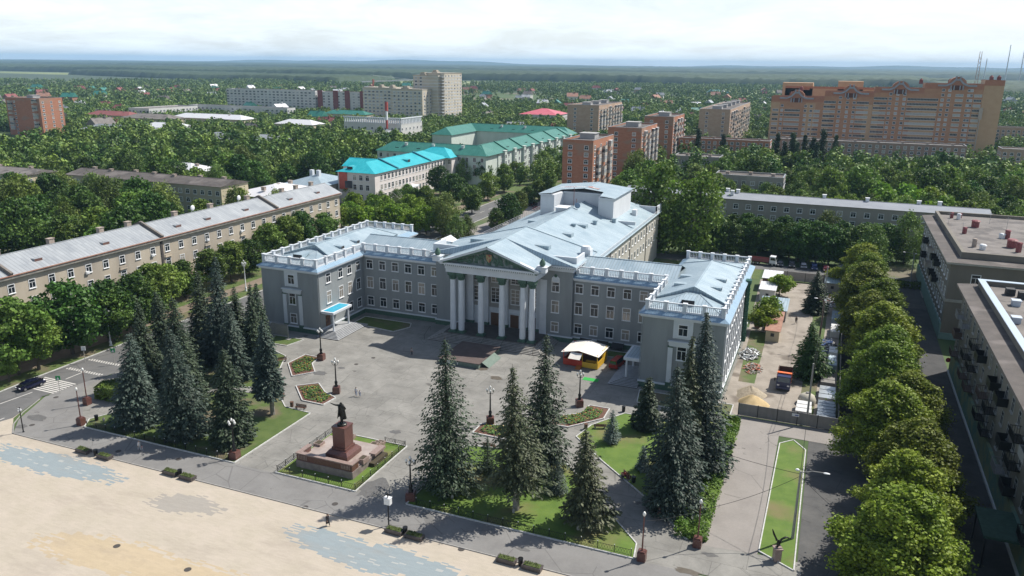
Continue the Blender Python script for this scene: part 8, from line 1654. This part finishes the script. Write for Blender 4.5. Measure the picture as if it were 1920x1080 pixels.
for i, (px, py, lab) in enumerate(((113, 738, 'green pedestrian crossing sign at the near side of the zebra'), (215, 684, 'green pedestrian crossing sign at the far side of the zebra'), (160, 680, 'white grey post sign on the far pavement'))):
    r = thing('road_sign', lab, 'sign', (*G(px, py), 0)); q = MB(); q.bar((0, 0, 0), (0, 0, 3.2), .07); q.build('post', conc, r)
    q = MB(); q.box(-.4, -.03, 2.5, .4, .03, 3.3); q.build('plate', mat('sign_green', (.02, .25, .08)) if i < 2 else frame_white, r, rot=(0, 0, .5))
    if i < 2: q = MB(); q.quad((-.25, -.035, 2.62), (.25, -.035, 2.62), (0, -.035, 3.12)); q.build('symbol', frame_white, r, rot=(0, 0, .5))
mh = mat('manhole_iron', (.05, .045, .04), (.08, .07, .065), scale=8)
for i, (px, py) in enumerate(((668, 683), (700, 671), (352, 1068), (219, 1024), (865, 1030), (60, 797), (222, 846), (1045, 998), (628, 945), (572, 951), (335, 861), (105, 745))):
    x, y = G(px, py); q = MB(); q.lathe([(.42, .012), (.42, .022)], 16, x, y); tag(q.build('manhole_cover', mh), kind='structure')
pat = mat('asphalt_patch', (.10, .098, .095), (.13, .128, .124), scale=2); pudd = mat('damp_patch', (.10, .085, .065), (.14, .12, .095), scale=1.5, rough=.45)
rp_ = random.Random(8)
for (px, py, rx, ry, m_) in ((70, 783, 2.2, .9, pat), (930, 709, 1.1, .8, pudd), (900, 690, 1.5, 1.2, pudd), (740, 810, .9, .6, pat), (1290, 1072, 1.5, .5, pudd), (980, 1030, .8, .3, pat), (40, 800, .8, .7, pat), (870, 625+60, 1.0, .5, pat), (1330, 1040, .9, .4, pat), (600, 700, 1.4, 1.0, pat), (640, 690, .7, .5, pat), (700, 915, 1.8, 2.4, pat)):
    x, y = G(px, py); q = MB(); n = 18; q.quad(*[(x+rx*(1+.3*rp_.uniform(-1, 1))*math.cos(6.283*i/n), y+ry*(1+.3*rp_.uniform(-1, 1))*math.sin(6.283*i/n), .0215) for i in range(n)]); tag(q.build('asphalt_patch', m_), kind='structure')
# small stones with whitewash at the lawn fence, scattered white birds
for i, (px, py) in enumerate(((272, 806), (195, 790), (352, 824), (848, 935), (963, 962), (1084, 994))):
    x, y = G(px, py); q = MB(); q.ell((x, y, .3), (.22, .2, .38), 8, 5); tag(q.build('boundary_stone', conc), 'small whitish stone ornament number %s from the left inside the lattice fences' % ('two', 'one', 'three', 'four', 'five', 'six')[i], 'stone')
# haze
hz = MB(); hz.box(-20500, -20500, -1.1, 20500, 20500, 152); M = bpy.data.materials.new('haze_air'); M.use_nodes = True; t = M.node_tree; t.nodes.remove(t.nodes['Principled BSDF']); pv = t.nodes.new('ShaderNodeVolumePrincipled'); pv.inputs['Color'].default_value = (.45, .72, 1.0, 1); pv.inputs['Density'].default_value = 8e-5; pv.inputs['Anisotropy'].default_value = 0.0; t.links.new(pv.outputs[0], t.nodes['Material Output'].inputs['Volume'])
hb = hz.build('haze', M); tag(hb, kind='stuff'); hb['label'] = 'thin pale summer haze over the far country'
for o in list(C.objects):
    if o.type == 'MESH' and o.parent is None and not o.get('label') and not o.get('kind'): o['kind'] = 'structure'
